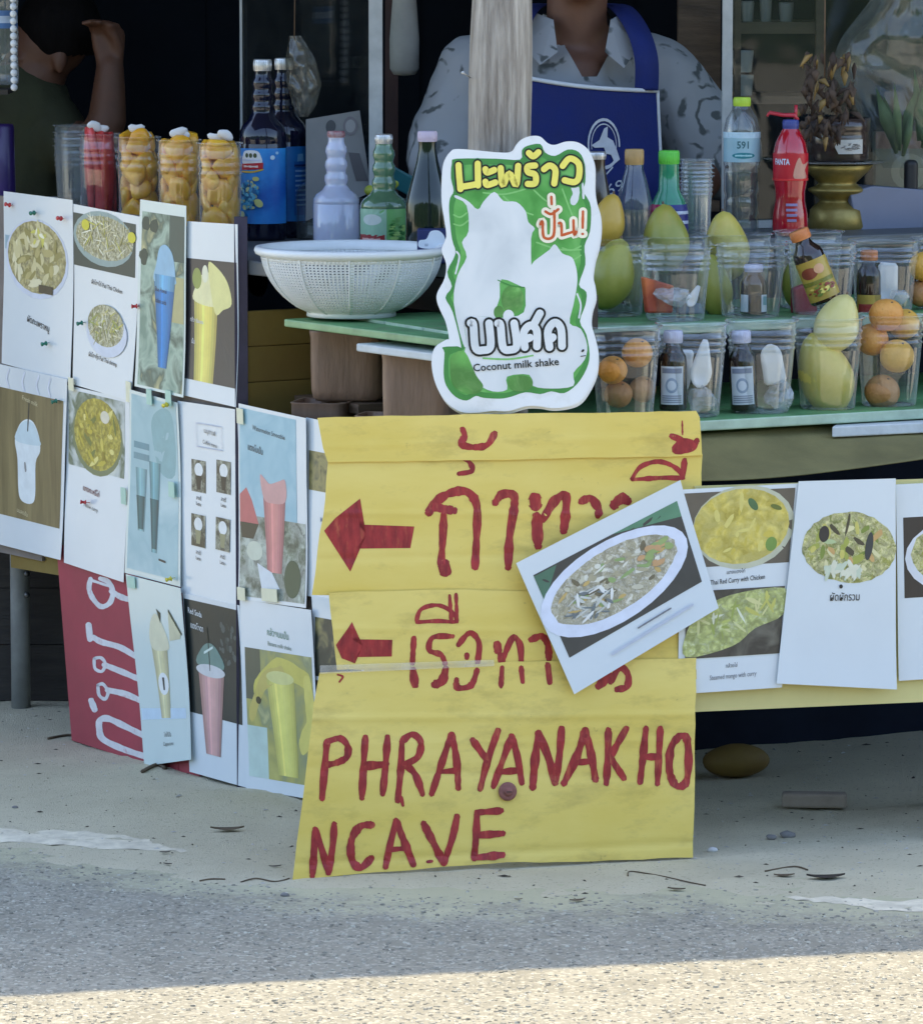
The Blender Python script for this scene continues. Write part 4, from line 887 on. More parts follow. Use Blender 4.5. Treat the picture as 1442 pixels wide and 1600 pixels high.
def dR1(P):
    P.rect(.03, .02, .97, .385, ink(104, 96, 84)); P.ell(.55, .20, .44, .205, ink(196, 196, 170)); P.ell(.53, .195, .415, .185, food('yellow_curry', [hx(186, 166, 66), hx(212, 192, 92), hx(222, 206, 120), hx(196, 180, 84)], 60, .32, .8, .35))
    P.bits(.53, .195, .34, .14, [ink(220, 206, 120), ink(206, 186, 84)], 5, .07, .02); P.ell(.62, .09, .05, .022, ink(84, 116, 78), .5); P.ell(.80, .29, .05, .035, ink(120, 150, 76)); P.ell(.82, .11, .05, .012, ink(110, 120, 60), .2)
    P.text('แกงแดงไก่', .5, .415, .026, DARK, -.02, 1.5, 0, .2); P.text('Thai Red Curry with Chicken', .52, .455, .034, DARK, -.03, 1.2, .008, .62)
    P.rect(.06, .50, .95, .83, soft('photo_fish_dark', [hx(90, 84, 76), hx(70, 66, 60), hx(120, 116, 104)], 24)); P.poly(sm([(.07,.70),(.2,.60),(.45,.53),(.95,.51),(.95,.64),(.7,.70),(.5,.78),(.07,.82)]), food('f_pale', [hx(206,208,150), hx(190,196,120), hx(220,222,190)], 90, .35, 1.2), .1)
    P.bits(.42, .66, .3, .09, [ink(190, 196, 110), ink(206, 206, 150), ink(222, 224, 200), ink(160, 170, 90)], 6, .09, .012); P.bits(.75, .585, .17, .05, [ink(200, 196, 106), ink(216, 212, 150)], 4, .09, .014)
    P.text('กล้วยไข่', .5, .875, .026, DARK, -.02, 1.4, 0, .3); P.text('Steamed mango with curry', .52, .925, .034, GREY, -.02, 1.2, .004, .6)
sheet('menu sheet with a yellow curry bowl above a second dish, right of the tilted sheet', [(1063,765),(1248,755),(1221,1074),(1059,1085)], PB, .016, dR1, .002, group='menu sheets on the street side of the stall')
def dR2(P):
    P.ell(.55, .325, .45, .17, food('f_veg', [hx(196,186,104), hx(168,168,84), hx(220,212,160), hx(140,150,76), hx(206,180,110)], 100, .35, 1.2), .03, 48, .02); P.bits(.55, .325, .38, .13, veg, 12, .09, .022); P.ell(.30, .26, .05, .04, ink(60, 56, 56)); P.ell(.74, .32, .035, .07, ink(66, 70, 70), .3); P.bits(.5, .44, .2, .03, [ink(206, 214, 190), ink(226, 224, 200)], 12, .07, .02)
    P.text('ผัดผักรวม', .53, .565, .052, DARK, -.02, 1.3, .008, .34); P.ell(.49, .515, .016, .010, DARK)
sheet('white menu sheet with one mixed vegetable dish and a single short caption', [(1248,752),(1398,747),(1400,1077),(1213,1068)], PB, .022, dR2, .003, group='menu sheets on the street side of the stall')
def dR3(P):
    P.rect(.06, .17, .97, .58, ink(62, 56, 52)); P.ell(.55, .38, .48, .19, ink(220, 222, 226)); P.ell(.56, .36, .43, .16, food('f_veg', [hx(196,186,104)]*2, 100), 0, 24, .05); P.bits(.56, .36, .38, .13, veg[:3] + noodle, 8, .07, .026)
sheet('menu sheet cut off by the right edge of the photo', [(1400,757),(1575,748),(1582,1052),(1404,1064)], PB, .010, dR3, .003, group='menu sheets on the street side of the stall')

# adhesive tape and pins
tape_y, tape_g = mat('yellow_tape', hx(226, 222, 190), .4, .06, 30, coat=.3), mat('green_tape', hx(170, 206, 188), .4, .06, 30, coat=.3)
for i, (x, y, w, h, m_, off) in enumerate([(200,612,8,34,tape_y,.009),(232,620,8,26,tape_g,.015),(262,622,9,26,tape_g,.015),(192,775,8,28,tape_g,.010),(267,765,9,26,tape_g,.0135),(204,910,12,20,tape_g,.018),(374,650,10,26,tape_y,.012),(376,928,12,22,tape_y,.0135),(420,930,24,22,tape_y,.0145),(110,600,8,22,tape_y,.012)]):
    mb = MB(); q = [PL(x - w / 2, y - h / 2, off), PL(x + w / 2, y - h / 2 + 2, off), PL(x + w / 2 + 1, y + h / 2, off), PL(x - w / 2 + 1, y + h / 2 - 2, off)]
    mb.slab(q, -NL * .001)
    own = {0: 1, 1: 2, 2: 2, 3: 5, 4: 6, 5: 10, 6: 8, 7: 12, 8: 12, 9: 4}[i]
    mb.build('tape', m_, sheets[own])
pin_m = {k: mat('pin_' + k, c, .3, .1, 40, coat=.5) for k, c in {'red': hx(196, 44, 44), 'green': hx(26, 116, 92), 'yellow': hx(232, 212, 60)}.items()}
for x, y, c, off, lab in [(16,320,'red',.010,'red push pin at the top left corner of the fried strips sheet'), (54,332,'green',.010,'green push pin at the top of the fried strips sheet'), (96,341,'red',.010,'small red push pin at the top right of the fried strips sheet'), (73,536,'green',.010,'green push pin low on the fried strips sheet'), (129,504,'green',.010,'green push pin left of the lower noodle dish'), (89,626,'green',.013,'green push pin at the top of the white cup sheet'), (215,478,'red',.012,'red push pin between the noodle sheet and the blue drink sheet'), (261,632,'yellow',.016,'yellow push pin above the pale teal sheet'), (268,904,'yellow',.018,'yellow push pin above the cream coffee glass sheet'), (135,785,'red',.010,'red push pin on the curry caption')]:
    p = PL(x, y, off); mb = MB(); ax = (NL + UL * R.uniform(-.7, .7) + Vector((0, 0, R.uniform(-.3, .3)))).normalized(); Mq = ax.to_track_quat('Z', 'Y').to_matrix()
    mb.lathe([(.0005, -.006), (.0006, 0), (.0038, .0005), (.0042, .0015), (.0024, .003), (.0022, .0065), (.0036, .0085), (.0034, .0098), (.0, .0102)], p, Mq, 14)
    T(mb.build('push_pin', pin_m[c]), lab, 'push pin')

# ================================================================ red panel with white brush letters
mb = MB(); q = [PL(x, y, .0) for x, y in ((88,850),(306,896),(312,1222),(112,1157))]
mb.slab(q, -NL * .012); rp = mb.build('painted_sign', pinkred); T(rp, 'faded red painted panel with sideways white brush letters at the lower left', 'sign')
def Z7(x, y): return (x / 2.773, 850 + y / 2.773)
P = Print(lambda u, v, o: PL(*Z7(u, v), o), .0003, .00006); wl_ = dirt(mat('white_brush_paint', (.68, .66, .66), .6, .12, 40, .2, 60), hx(176, 90, 100), 60, .58, .72, .6)
for s_, w in [([(392,152),(386,195),(405,240),(440,272),(478,252),(488,205),(470,165),(435,150)], 22), ([(482, 205), (520, 228), (560, 242)], 24), ([(398, 158), (470, 182)], 12), ([(384, 352), (390, 412)], 30), ([(405, 405), (440, 425), (520, 448), (585, 486)], 26),
              ([(408,498),(412,540),(442,552),(456,520),(438,494),(410,496)], 14), ([(452, 524), (530, 555), (606, 588)], 26), ([(424,612),(430,656),(456,672),(468,640),(446,608),(424,612)], 15), ([(466, 634), (540, 650), (610, 680)], 26), ([(395, 680), (410, 718)], 30),
              ([(625,832),(540,790),(470,758),(434,764),(430,800),(446,846),(530,888),(630,922)], 28)]:
    P.stroke(s_, w, wl_)
P.done('lettering', rp)
for x, y in ((302, 1205),):
    mb = MB(); p = PL(x - 14, y, -.012); mb.beam(p + Vector((0, 0, .04)), Vector((p.x, p.y, -.01)), .02, .02); mb.build('foot', pinkred, rp)

# ================================================================ board and cloth on the street side
mb = MB(); bl, br = PB(1084, 1112), PB(1600, 1091); bt = PB(1084, 760).z
zb_ = (bl.z + br.z) / 2; mb.slab([Vector((bl.x, bl.y, zb_)), Vector((br.x, br.y, zb_)), Vector((br.x, br.y, bt)), Vector((bl.x, bl.y, bt))], -PB.n * .006)
bd = mb.build('menu_board', mat('pale_yellow_board', hx(222, 208, 140), .6, .08, 6, .1, 40)); T(bd, 'pale yellow cardboard strip behind the menus on the right', 'board')
mb = MB(); p = PB(1500, 900, -.02); mb.beam(Vector((p.x, p.y, -.01)), Vector((p.x, p.y, bt)), .03, .02); mb.build('support', wood_dk, bd)
mb = MB(); nu, nv = 26, 14
for j in range(nv + 1):
    for i in range(nu + 1):
        u, v = i / nu, j / nv; t = PR(1060 + u * 460, 500, -.03); t = Vector((t.x, t.y, Z1 - .018))
        lowx = 1060 + u * 460; ly = 752 - 12 * u - 48 * max(0, u - .15) ** 1.6
        b = PB(lowx, ly, -.02 - .09 * u)
        p = t.lerp(b, v); sag = math.sin(v * math.pi) * .012 * (1 - .3 * u); p = p + Vector((.05, .06, -.03)) * 0 - NR * (-sag * .5) + Vector((0, 0, -sag * .5))
        p += NR * (.004 * math.sin(u * 9 + v * 5) + .003 * math.sin(v * 12 - u * 6))
        mb.v.append(p)
for j in range(nv):
    for i in range(nu): a = j * (nu + 1) + i; mb.f.append([a, a + nu + 1, a + nu + 2, a + 1]); mb.m.append(0); mb.sm.append(True)
cl = mb.build('hanging_cloth', mat('olive_cloth', hx(128, 118, 74), .85, .2, 9, .2, 200)); T(cl, 'olive cloth sagging below the green shelf on the right', 'cloth')
mo = cl.modifiers.new('thick', 'SOLIDIFY'); mo.thickness = .0015

# ================================================================ goods on the shelves
pet = clear('clear_cup_plastic', (.95, .965, .965), .035, (.85, .89, .9), .045, 1.5, .10, 30, .55)
petf = clear('frosty_cup_plastic', (.93, .95, .95), .09, (.8, .84, .86), .06, 1.4, .12, 40, .5)
film = clear('crinkled_film', (.93, .95, .96), .20, (.9, .93, .95), .05, 1.6, .9, 45)
spoon_m = mat('white_spoon_plastic', (.72, .74, .74), .35, .05, 20, coat=.2)
brown_gl = mat('brown_glass', (.022, .012, .009), .08, .3, 14, coat=.8)
capw = mat('lilac_white_cap', hx(206, 206, 226), .4, .06, 40)
capo = mat('orange_cap', hx(206, 128, 72), .4, .12, 30)
labw = mat('white_label', hx(206, 214, 222), .45, .06, 30)
def upm(z): return Vector((0, 0, z))
def tiltM(tx=0, ty=0, tz=0): return Matrix.Rotation(tz, 3, 'Z') @ Matrix.Rotation(ty, 3, 'Y') @ Matrix.Rotation(tx, 3, 'X')
def cup(p, h, rt, rb, label, group, m=None, name='plastic_cup', parent=None):
    mb = MB(); pr = [(.0, .004), (rb * .7, .003), (rb * .86, .001), (rb, .0), (rb + .0008, .004)]
    for i in range(1, 11):
        z = h * (.04 + .60 * i / 10); pr.append((rb + (rt - rb) * z / h, z))
    for k in range(3):      # grip rings under the lip
        z = h * (.68 + .075 * k); r = rb + (rt - rb) * z / h
        pr += [(r, z), (r + .0014, z + h * .012), (r + .0014, z + h * .028), (r - .0004, z + h * .042)]
    pr += [(rt - .0015, h * .95), (rt - .001, h * .985), (rt + .0022, h * .985), (rt + .003, h * .993), (rt + .0022, h), (rt, h * 1.0)]
    mb.lathe(pr, p, None, 40, caps=False); ob = mb.build(name, m or pet, parent)
    if parent is None: T(ob, label, 'plastic cup', group)
    return ob
def arc_print(o, M, rf, a0, a1, z0, z1, off):
    """flat print wrapped round a bottle: u runs a0..a1 (0 faces the street), v runs from the top edge down"""
    def f(u, v, e):
        a = a0 + (a1 - a0) * u; z = z1 + (z0 - z1) * v; r = rf(z) + off + e; q = Vector((r * math.sin(a), -r * math.cos(a), z))
        return o + (M @ q if M is not None else q)
    return f
def profr(pr):
    def rf(z):
        for (r0_, z0_), (r1_, z1_) in zip(pr, pr[1:]):
            if z0_ <= z <= z1_ and z1_ > z0_: return r0_ + (r1_ - r0_) * (z - z0_) / (z1_ - z0_)
        return pr[-1][0]
    return rf
def bottle(name, label, cat, p, pr, m, cap=None, capm=None, M=None, lab=None, inner=None, group=None, draw=None, labm=None):
    """pr: outline (radius, height); cap: (radius, z0, z1); lab: (a0, a1, z0, z1); inner: (material, fill height)"""
    root = empty(name, p); T(root, label, cat, group)
    tr = lambda mb: mb
    b = MB(); pp = [pr[0]]
    for (ra, za), (rb_, zb_2) in zip(pr, pr[1:]):
        for k in range(1, 4): pp.append((ra + (rb_ - ra) * k / 3, za + (zb_2 - za) * k / 3))
    b.lathe([(.0, pr[0][1])] + pr, p, M, 32, caps=False); b.build('body', m, root)
    if inner:
        im, fh = inner; rf = profr(pr); i = MB(); zs = [pr[0][1] + .004 + (fh - .006 - pr[0][1]) * k / 24 for k in range(25)]
        i.lathe([(.0, zs[0])] + [(max(rf(z) * .93 - .0006, .002), z) for z in zs] + [(.0, zs[-1])], p, M, 28, caps=False); i.build('drink', im, root)
    if cap:
        c = MB(); r, za, zb_2 = cap; pr2 = [(r * .97, za), (r, za + .001), (r, zb_2 - .002), (r * .93, zb_2), (.0, zb_2 + .0002)]
        c.lathe(pr2, p, M, 28, caps=False)
        for k in range(28):
            a = 2 * math.pi * k / 28; q0 = Vector((r * math.sin(a), -r * math.cos(a), za + .002)); q1 = Vector((r * math.sin(a), -r * math.cos(a), zb_2 - .003))
            c.tube([p + (M @ q if M is not None else q) for q in (q0, q1)], .0005, 4)
        c.build('cap', capm, root)
    if lab:
        a0, a1, za, zb_2 = lab; f = arc_print(p, M, profr(pr), a0, a1, za, zb_2, .0006); mb = MB(); nu, nv = 20, 8
        mb.v = [f(i / nu, j / nv, 0) for j in range(nv + 1) for i in range(nu + 1)]
        for j in range(nv):
            for i in range(nu): a = j * (nu + 1) + i; mb.f.append([a, a + nu + 1, a + nu + 2, a + 1]); mb.m.append(0); mb.sm.append(True)
        lo = mb.build('label', labm or labw, root)
        if draw: P = Print(f, .0003, .00015); draw(P); P.done('print', lo)
    return root
def syrup(h, r, bf, nr, rings):
    pr = [(r * .9, 0), (r * .98, .003), (r, .008), (r, h * bf * .88), (r * .985, h * bf * .89), (r * .985, h * bf * .9), (r, h * bf * .92), (r * .97, h * bf), (r * .86, h * (bf + .035)), (r * .62, h * (bf + .07)), (nr * 1.3, h * (bf + .10))]
    za, zb_2 = h * (bf + .10), h * .90
    for k in range(rings):
        z = za + (zb_2 - za) * k / rings; d = (zb_2 - za) / rings; q = 1.18 - .16 * k / rings
        pr += [(nr * q * .98, z + d * .15), (nr * q * 1.12, z + d * .45), (nr * q * 1.06, z + d * .75), (nr * q * .9, z + d * .95)]
    pr += [(nr * .88, h * .92), (nr * .9, h * .955)]
    return pr
cap_st = mat('tin_cap', (.66, .66, .64), .3, .12, 40, metal=.6)
cap_red = mat('red_white_cap', (.62, .5, .5), .35, .2, 60, col2=hx(150, 30, 44))
navy = mat('navy_syrup_glass', (.004, .006, .022), .07, .3, 10, coat=.35)
blue_l = mat('blue_label', hx(22, 96, 186), .4, .12, 14, col2=hx(50, 150, 220))
def logo(P, u, v, w, h):
    P.poly(sm([(u - w, v + h * .35), (u - w, v - h * .5), (u - w * .6, v - h), (u + w * .6, v - h), (u + w, v - h * .5), (u + w, v + h * .35)]), ink(232, 230, 226), .1)
    for k in (-.45, 0, .45): P.ell(u + w * k, v - h * .52, w * .18, h * .24, ink(70, 84, 50))
    P.rect(u - w, v - h * .12, u + w, v + h * .05, ink(210, 210, 222)); P.poly([(u - w * 1.15, v + h * .35), (u + w * 1.25, v + h * .2), (u + w * 1.2, v + h * .85), (u - w * 1.15, v + h)], ink(190, 34, 44), .1)
    P.rect(u - w * .8, v + h * .5, u + w * .75, v + h * .72, ink(236, 210, 200)); P.stroke([(u - w * 1.1, v + h * 1.15), (u + w * .2, v + h * 1.15), (u + w * 1.2, v + h * .9)], h * .16, ink(216, 180, 60))
def dblue(P):
    logo(P, .3, .16, .17, .13); P.ell(.66, .12, .04, .03, ink(206, 226, 236)); P.ell(.74, .06, .03, .02, ink(160, 206, 236))
    P.bits(.26, .62, .18, .2, [ink(70, 160, 206), ink(110, 190, 216), ink(40, 110, 160), ink(196, 204, 150)], 40, .06, .03); P.ell(.44, .72, .07, .05, ink(206, 206, 130), .6); P.ell(.40, .40, .05, .03, ink(210, 204, 120)); P.ell(.16, .88, .06, .05, ink(200, 206, 160))
def dblue2(P):
    P.rect(.62, .2, .95, .92, ink(36, 104, 186)); P.poly([(.70,.1),(.82,.1),(.84,.2),(.68,.2)], ink(120, 180, 224), .1)
    for k in range(9): P.rect(.64, .25 + k * .065, .90, .275 + k * .065, ink(140, 184, 226))
    P.rect(.62, .24, .93, .27, ink(20, 50, 110))
pA = onL(412, .29, ZC); pBq = pA + Vector((.032, .068, 0))
SY = syrup(.293, .0385, .60, .0145, 3)
bottle('syrup_bottle', 'dark blue syrup bottle with bright blue label, front one of the pair', 'bottle', pA, SY, navy, (.0145, .274, .293), cap_st, None, (-1.25, 1.3, .028, .150), None, 'blue syrup bottles', dblue, blue_l)
bottle('syrup_bottle', 'dark blue syrup bottle standing partly hidden, rear one of the pair', 'bottle', pBq, SY, navy, (.0145, .274, .293), cap_st, None, (-1.0, 1.35, .028, .150), None, 'blue syrup bottles', dblue2, blue_l)
lilac = mat('milky_lilac_syrup', hx(196, 200, 218), .12, .06, 12, coat=.9, sss=.3)
grn_gl = mat('pale_green_syrup', hx(88, 124, 92), .10, .2, 10, coat=.9)
S2 = syrup(.185, .037, .43, .0145, 3)
p = onL(526, .275, ZC); bottle('syrup_bottle', 'milky lilac syrup bottle between the blue pair and the green bottle', 'bottle', p, S2, lilac, (.0138, .176, .186), cap_red)
def dgrn(P):
    P.rect(.0, .0, .55, 1, ink(150, 190, 160)); P.ell(.3, .25, .17, .13, ink(206, 214, 206)); P.rect(.02, .60, .52, .86, ink(150, 44, 48)); P.rect(.1, .68, .45, .76, ink(214, 170, 160)); P.bits(.75, .5, .15, .35, [ink(110, 170, 90), ink(60, 120, 60), ink(160, 200, 110)], 16, .06, .06)
p = onL(600, .265, ZC); bottle('syrup_bottle', 'pale green syrup bottle with green and red label', 'bottle', p, S2, grn_gl, (.0135, .172, .187), cap_st, None, (-1.3, 1.3, .006, .072), None, None, dgrn, mat('lime_label', hx(116, 176, 104), .4, .12, 18))
p = onL(498, .375, ZC); bottle('syrup_bottle', 'empty clear syrup bottle with red tin cap behind the lilac one', 'bottle', p, S2, clear('clear_glass', (.88, .92, .9), .08, (.6, .66, .64), .03, 1.3, .05, 30), (.0135, .172, .186), cap_red)
dk_gl = mat('dark_green_glass', (.006, .014, .010), .08, .3, 12, coat=.3)
WB = [(.030, 0), (.033, .004), (.034, .01), (.034, .085), (.031, .10), (.024, .125), (.017, .15), (.0135, .17), (.0135, .185)]
p = onL(668, .255, ZC); bottle('glass_bottle', 'dark green glass bottle with pale pink cap beside the coconut sign', 'bottle', p, WB, dk_gl, (.0148, .181, .197), mat('pink_cap', hx(206, 190, 206), .4, .06, 40))
# carton with a white cow-spot top in front of it
cr = empty('milk_carton', onL(672, .215, ZC)); T(cr, 'small navy and white carton tucked left of the coconut sign', 'carton')
q = WO[cr.name]; mb = MB(); mb.box(q + Vector((.003, 0, .026)), (.045, .035, .052)); bevel(mb.build('box', mat('navy_card', hx(30, 40, 92), .5, .1, 20), cr), .002)
P = Print(lambda u, v, o: q + Vector((.003 + (u - .5) * .043, -.0178 - o, .05 - v * .05)), .0003, .0002)
P.poly(sm([(.05,.5),(.05,.3),(.3,.25),(.45,.02),(.75,.0),(.95,.2),(.95,.52),(.5,.55)]), ink(222, 228, 234), .1); P.text('M', .7, .8, .35, ink(220, 224, 234), 0, .5, .02, .3); P.text('นม', .3, .42, .14, ink(90, 100, 120), 0, .7, 0, .4); P.done('print', cr)
# bits of green behind the bottles: limes and a teal packet
lime = mat('lime_skin', hx(168, 178, 62), .35, .15, 40, .2, 150)
for px, py, r, lab in ((578, 297, .0085, 'small lime left of the green syrup bottle neck'), (616, 284, .012, 'lime right of the green syrup bottle neck')):
    pp = PL(px, py, -.33); mb = MB(); mb.ball(pp, (r * 1.1, r, r), 16); T(mb.build('lime', lime), lab, 'lime')
bx = empty('fruit_basket', onL(600, .36, ZC)); T(bx, 'small dark basket holding limes behind the green syrup bottle', 'basket')
q = WO[bx.name]; mb = MB(); mb.lathe([(.03, 0), (.045, .03), (.055, .075), (.052, .075), (.043, .03), (.0, .004)], q, None, 24, caps=False); mb.build('bowl', mat('black_plastic', (.02, .02, .022), .5, .2, 20), bx)
mb = MB(); t0 = PL(632, 285, -.34); Mt = tiltM(.3, .5, .2); mb.box(t0, (.055, .006, .03), Mt); T(bevel(mb.build('packet', mat('teal_packet', hx(32, 92, 100), .4, .15, 20)), .002), 'dark teal packet leaning behind the green bottle', 'packet')

# ---------------------------------------------------------------- white colander
cc = onL(549, .085, Z2); root = empty('colander', cc); T(root, 'white plastic colander bowl on the green shelf', 'colander')
wp = mat('white_basket_plastic', (.84, .85, .82), .4, .05, 12, .1, 50, coat=.2)
RT, RB, HH = .137, .064, .105
def cr_(t): return RB + (RT - RB) * (1 - (1 - t) ** 1.9) ** .72
mb = MB(); NA, NT = 132, 22
for j in range(NT):
    for i in range(NA):
        t0_, t1_, a0, a1 = j / NT, (j + 1) / NT, 2 * math.pi * i / NA, 2 * math.pi * (i + 1) / NA
        pt = lambda t, a: cc + Vector((cr_(t) * math.sin(a), -cr_(t) * math.cos(a), .006 + t * (HH - .012)))
        if i % 12 == 0 or j >= NT - 3 or j == 0: mb.add([pt(t0_, a0), pt(t0_, a1), pt(t1_, a1), pt(t1_, a0)], [(0, 1, 2, 3)]); continue
        k = .24; ti, tj, ai, aj = t0_ + (t1_ - t0_) * k, t1_ - (t1_ - t0_) * k, a0 + (a1 - a0) * k, a1 - (a1 - a0) * k
        mb.add([pt(t0_, a0), pt(t0_, a1), pt(t1_, a1), pt(t1_, a0), pt(ti, ai), pt(ti, aj), pt(tj, aj), pt(tj, ai)], [(0, 1, 5, 4), (1, 2, 6, 5), (2, 3, 7, 6), (3, 0, 4, 7)])
o = mb.build('mesh_wall', wp, root); mo = o.modifiers.new('thick', 'SOLIDIFY'); mo.thickness = .0016
mb = MB(); mb.lathe([(RT - .003, HH - .014), (RT + .002, HH - .013), (RT + .008, HH - .010), (RT + .010, HH - .005), (RT + .008, HH), (RT + .002, HH + .001), (RT - .004, HH - .003), (RT - .003, HH - .014)], cc, None, 64, caps=False); mb.build('rim', wp, root)
mb = MB(); mb.lathe([(RB - .004, 0), (RB + .004, 0), (RB + .003, .008), (RB, .010), (.0, .0095)], cc, None, 48, caps=False); mb.build('foot', wp, root)
for k in range(11):
    a = 2 * math.pi * k * 12 / NA + .0; mb = MB(); mb.tube([cc + Vector(((cr_(t) + .001) * math.sin(a), -(cr_(t) + .001) * math.cos(a), .006 + t * (HH - .014))) for t in [q / 8 for q in range(9)]], .0016, 6); mb.build('rib', wp, root)

# ---------------------------------------------------------------- clay tubs under the shelf
clay = mat('clay_tub', hx(142, 114, 94), .45, .22, 10, .35, 60, stretch=(3, 3, .6))
def tub(px, ins, z, w, h, label, rot=0):
    p = onL(px, ins, z); mb = MB(); n = 40; rings = [(0, .86), (.04, .93), (.15, .98), (.55, 1.0), (.9, 1.0), (.97, 1.03), (1.0, 1.03), (1.0, .95), (.92, .92), (.2, .9), (.2, 0)]
    base = rad(-14) + rot
    for t, q in rings:
        for k in range(n):
            a = 2 * math.pi * k / n; c_, s_ = math.cos(a), math.sin(a); e = (abs(c_) ** 8 + abs(s_) ** 8) ** (-1 / 8) * w / 2 * q
            mb.v.append(p + Vector((e * math.cos(a + base), e * math.sin(a + base), t * h)))
    for j in range(len(rings) - 1):
        for k in range(n): mb.f.append([j * n + k, j * n + (k + 1) % n, (j + 1) * n + (k + 1) % n, (j + 1) * n + k]); mb.m.append(0); mb.sm.append(True)
    mb.f.append(list(reversed(range(n)))); mb.m.append(0); mb.sm.append(True)
    T(mb.build('clay_tub', clay), label, 'tub', 'clay tubs on the lower shelf')
tub(545, .13, .607, .108, .108, 'square brown clay tub below the colander, left of the two', .12)
tub(665, .075, .594, .108, .112, 'square brown clay tub behind the coconut sign edge, right of the two', -.1)
tub(505, .075, .576, .085, .032, 'low brown clay dish in front of the left tub'); tub(600, .06, .576, .075, .028, 'low brown clay dish between the two square tubs')
mb = MB(); p0, p1 = onL(490, .10, .592), onL(600, .17, .592); mb.box((onL(543, .14, .599)), (.2, .09, .014), Matrix.Rotation(math.atan2(UL.y, UL.x), 3, 'Z')); T(mb.build('wooden_block', wood_br), 'brown wooden block carrying the left clay tub', 'block')

# ---------------------------------------------------------------- cups of cut fruit on the left counter
mango_c = mat('mango_flesh', hx(250, 170, 24), .35, .14, 30, .2, 60, col2=hx(252, 196, 60), coat=.3, sss=.25)
melon_c = mat('watermelon_flesh', hx(206, 40, 44), .35, .2, 24, .3, 60, col2=hx(222, 84, 80), coat=.3, sss=.25)
scrap = mat('white_wrap', (.80, .80, .80), .4, .05, 20)
def blob(mb, c, r, sz, seed, M=None, seg=10):
    o = len(mb.v); mb.ball(c, sz, seg, 0, M)
    for i in range(o, len(mb.v)):
        d = mb.v[i] - c; mb.v[i] = c + d * (1 + r * noise.noise(d * (2.2 / max(sz)) * .6 + Vector((seed, seed * .7, 0))))
def chunk(mb, c, sz, M):      # a knife-cut wedge with softened corners
    pts = []; o = len(mb.v); n = 5; tp = [R.uniform(.45, 1) for _ in range(4)]
    for i in range(n + 1):
        t = i / n; q = math.sin(math.pi * (.12 + .76 * t)) ** .5
        for k in range(12):
            a = 2 * math.pi * k / 12; cx, cy = math.cos(a), math.sin(a); e = (abs(cx) ** 4 + abs(cy) ** 4) ** -.25
            x, y = cx * e * sz[0] / 2 * q, cy * e * sz[1] / 2 * q; y *= tp[0] + (tp[1] - tp[0]) * (x / sz[0] + .5); pts.append(c + M @ Vector((x + .12 * sz[0] * math.sin(3 * t), y, (t - .5) * sz[2])))
    fs = [(i * 12 + k, i * 12 + (k + 1) % 12, (i + 1) * 12 + (k + 1) % 12, (i + 1) * 12 + k) for i in range(n) for k in range(12)] + [tuple(reversed(range(12))), tuple(range(n * 12, n * 12 + 12))]
    mb.add(pts, fs, 0, True)
for k, (px, m_, lab, nm) in enumerate([(159, melon_c, 'plastic cup packed with red watermelon sticks', 'watermelon'), (219, mango_c, 'plastic cup of cut mango beside the watermelon cup', 'mango'), (282, mango_c, 'plastic cup of cut mango, middle of the three mango cups', 'mango'), (345, mango_c, 'plastic cup of cut mango next to the blue bottles', 'mango')]):
    p = onL(px, .15, ZC); s_ = scale_at(p.y); h = .166; rt, rb = .0345, .0325
    root = empty('fruit_cup', p); T(root, lab, 'fruit cup', 'cups of cut fruit')
    cup(p, h, rt, rb, '', None, pet, 'cup', root)
    if nm == 'mango':
        for j in range(21):
            lay = j // 3; a = 2 * math.pi * ((j % 3) / 3 + lay * .22) + R.uniform(-.3, .3); rr = (rb + (rt - rb) * lay / 7) * .60
            c = p + Vector((rr * math.sin(a), -rr * math.cos(a), .018 + lay * .0222 + R.uniform(-.005, .005))); mb = MB()
            chunk(mb, c, (R.uniform(.036, .046), R.uniform(.020, .028), R.uniform(.030, .052)), tiltM(R.uniform(-.35, .35), R.uniform(-1.3, 1.3), a))
            for i_, v_ in enumerate(mb.v):
                d = Vector((v_.x - p.x, v_.y - p.y, 0)); lim = rb + (rt - rb) * max(0, v_.z - p.z) / h - .0018
                if d.length > lim and v_.z < p.z + h: mb.v[i_] = Vector((p.x, p.y, v_.z)) + d * (lim / d.length)
                if mb.v[i_].z < p.z + .005: mb.v[i_].z = p.z + .005
            mb.build('fruit_piece', m_, root)
    else:
        for j in range(11):
            a = 2 * math.pi * j / 11; rr = rb * (.62 if j % 2 else .4); mb = MB(); c = p + Vector((rr * math.sin(a), -rr * math.cos(a), .088 + R.uniform(0, .014)))
            chunk(mb, c, (R.uniform(.018, .026), R.uniform(.014, .02), R.uniform(.13, .17)), tiltM(R.uniform(-.08, .08), R.uniform(-.1, .1), a)); mb.build('fruit_piece', m_, root)
    for j in range(2):
        mb = MB(); c = p + Vector((R.uniform(-.012, .012), -.008 - .006 * j, h + .006 + .006 * j)); blob(mb, c, .5, (.014, .003, .008), 500 + k * 7 + j, tiltM(.2, R.uniform(-.5, .5), .3 * j), 12); mb.build('wrapper', scrap, root)
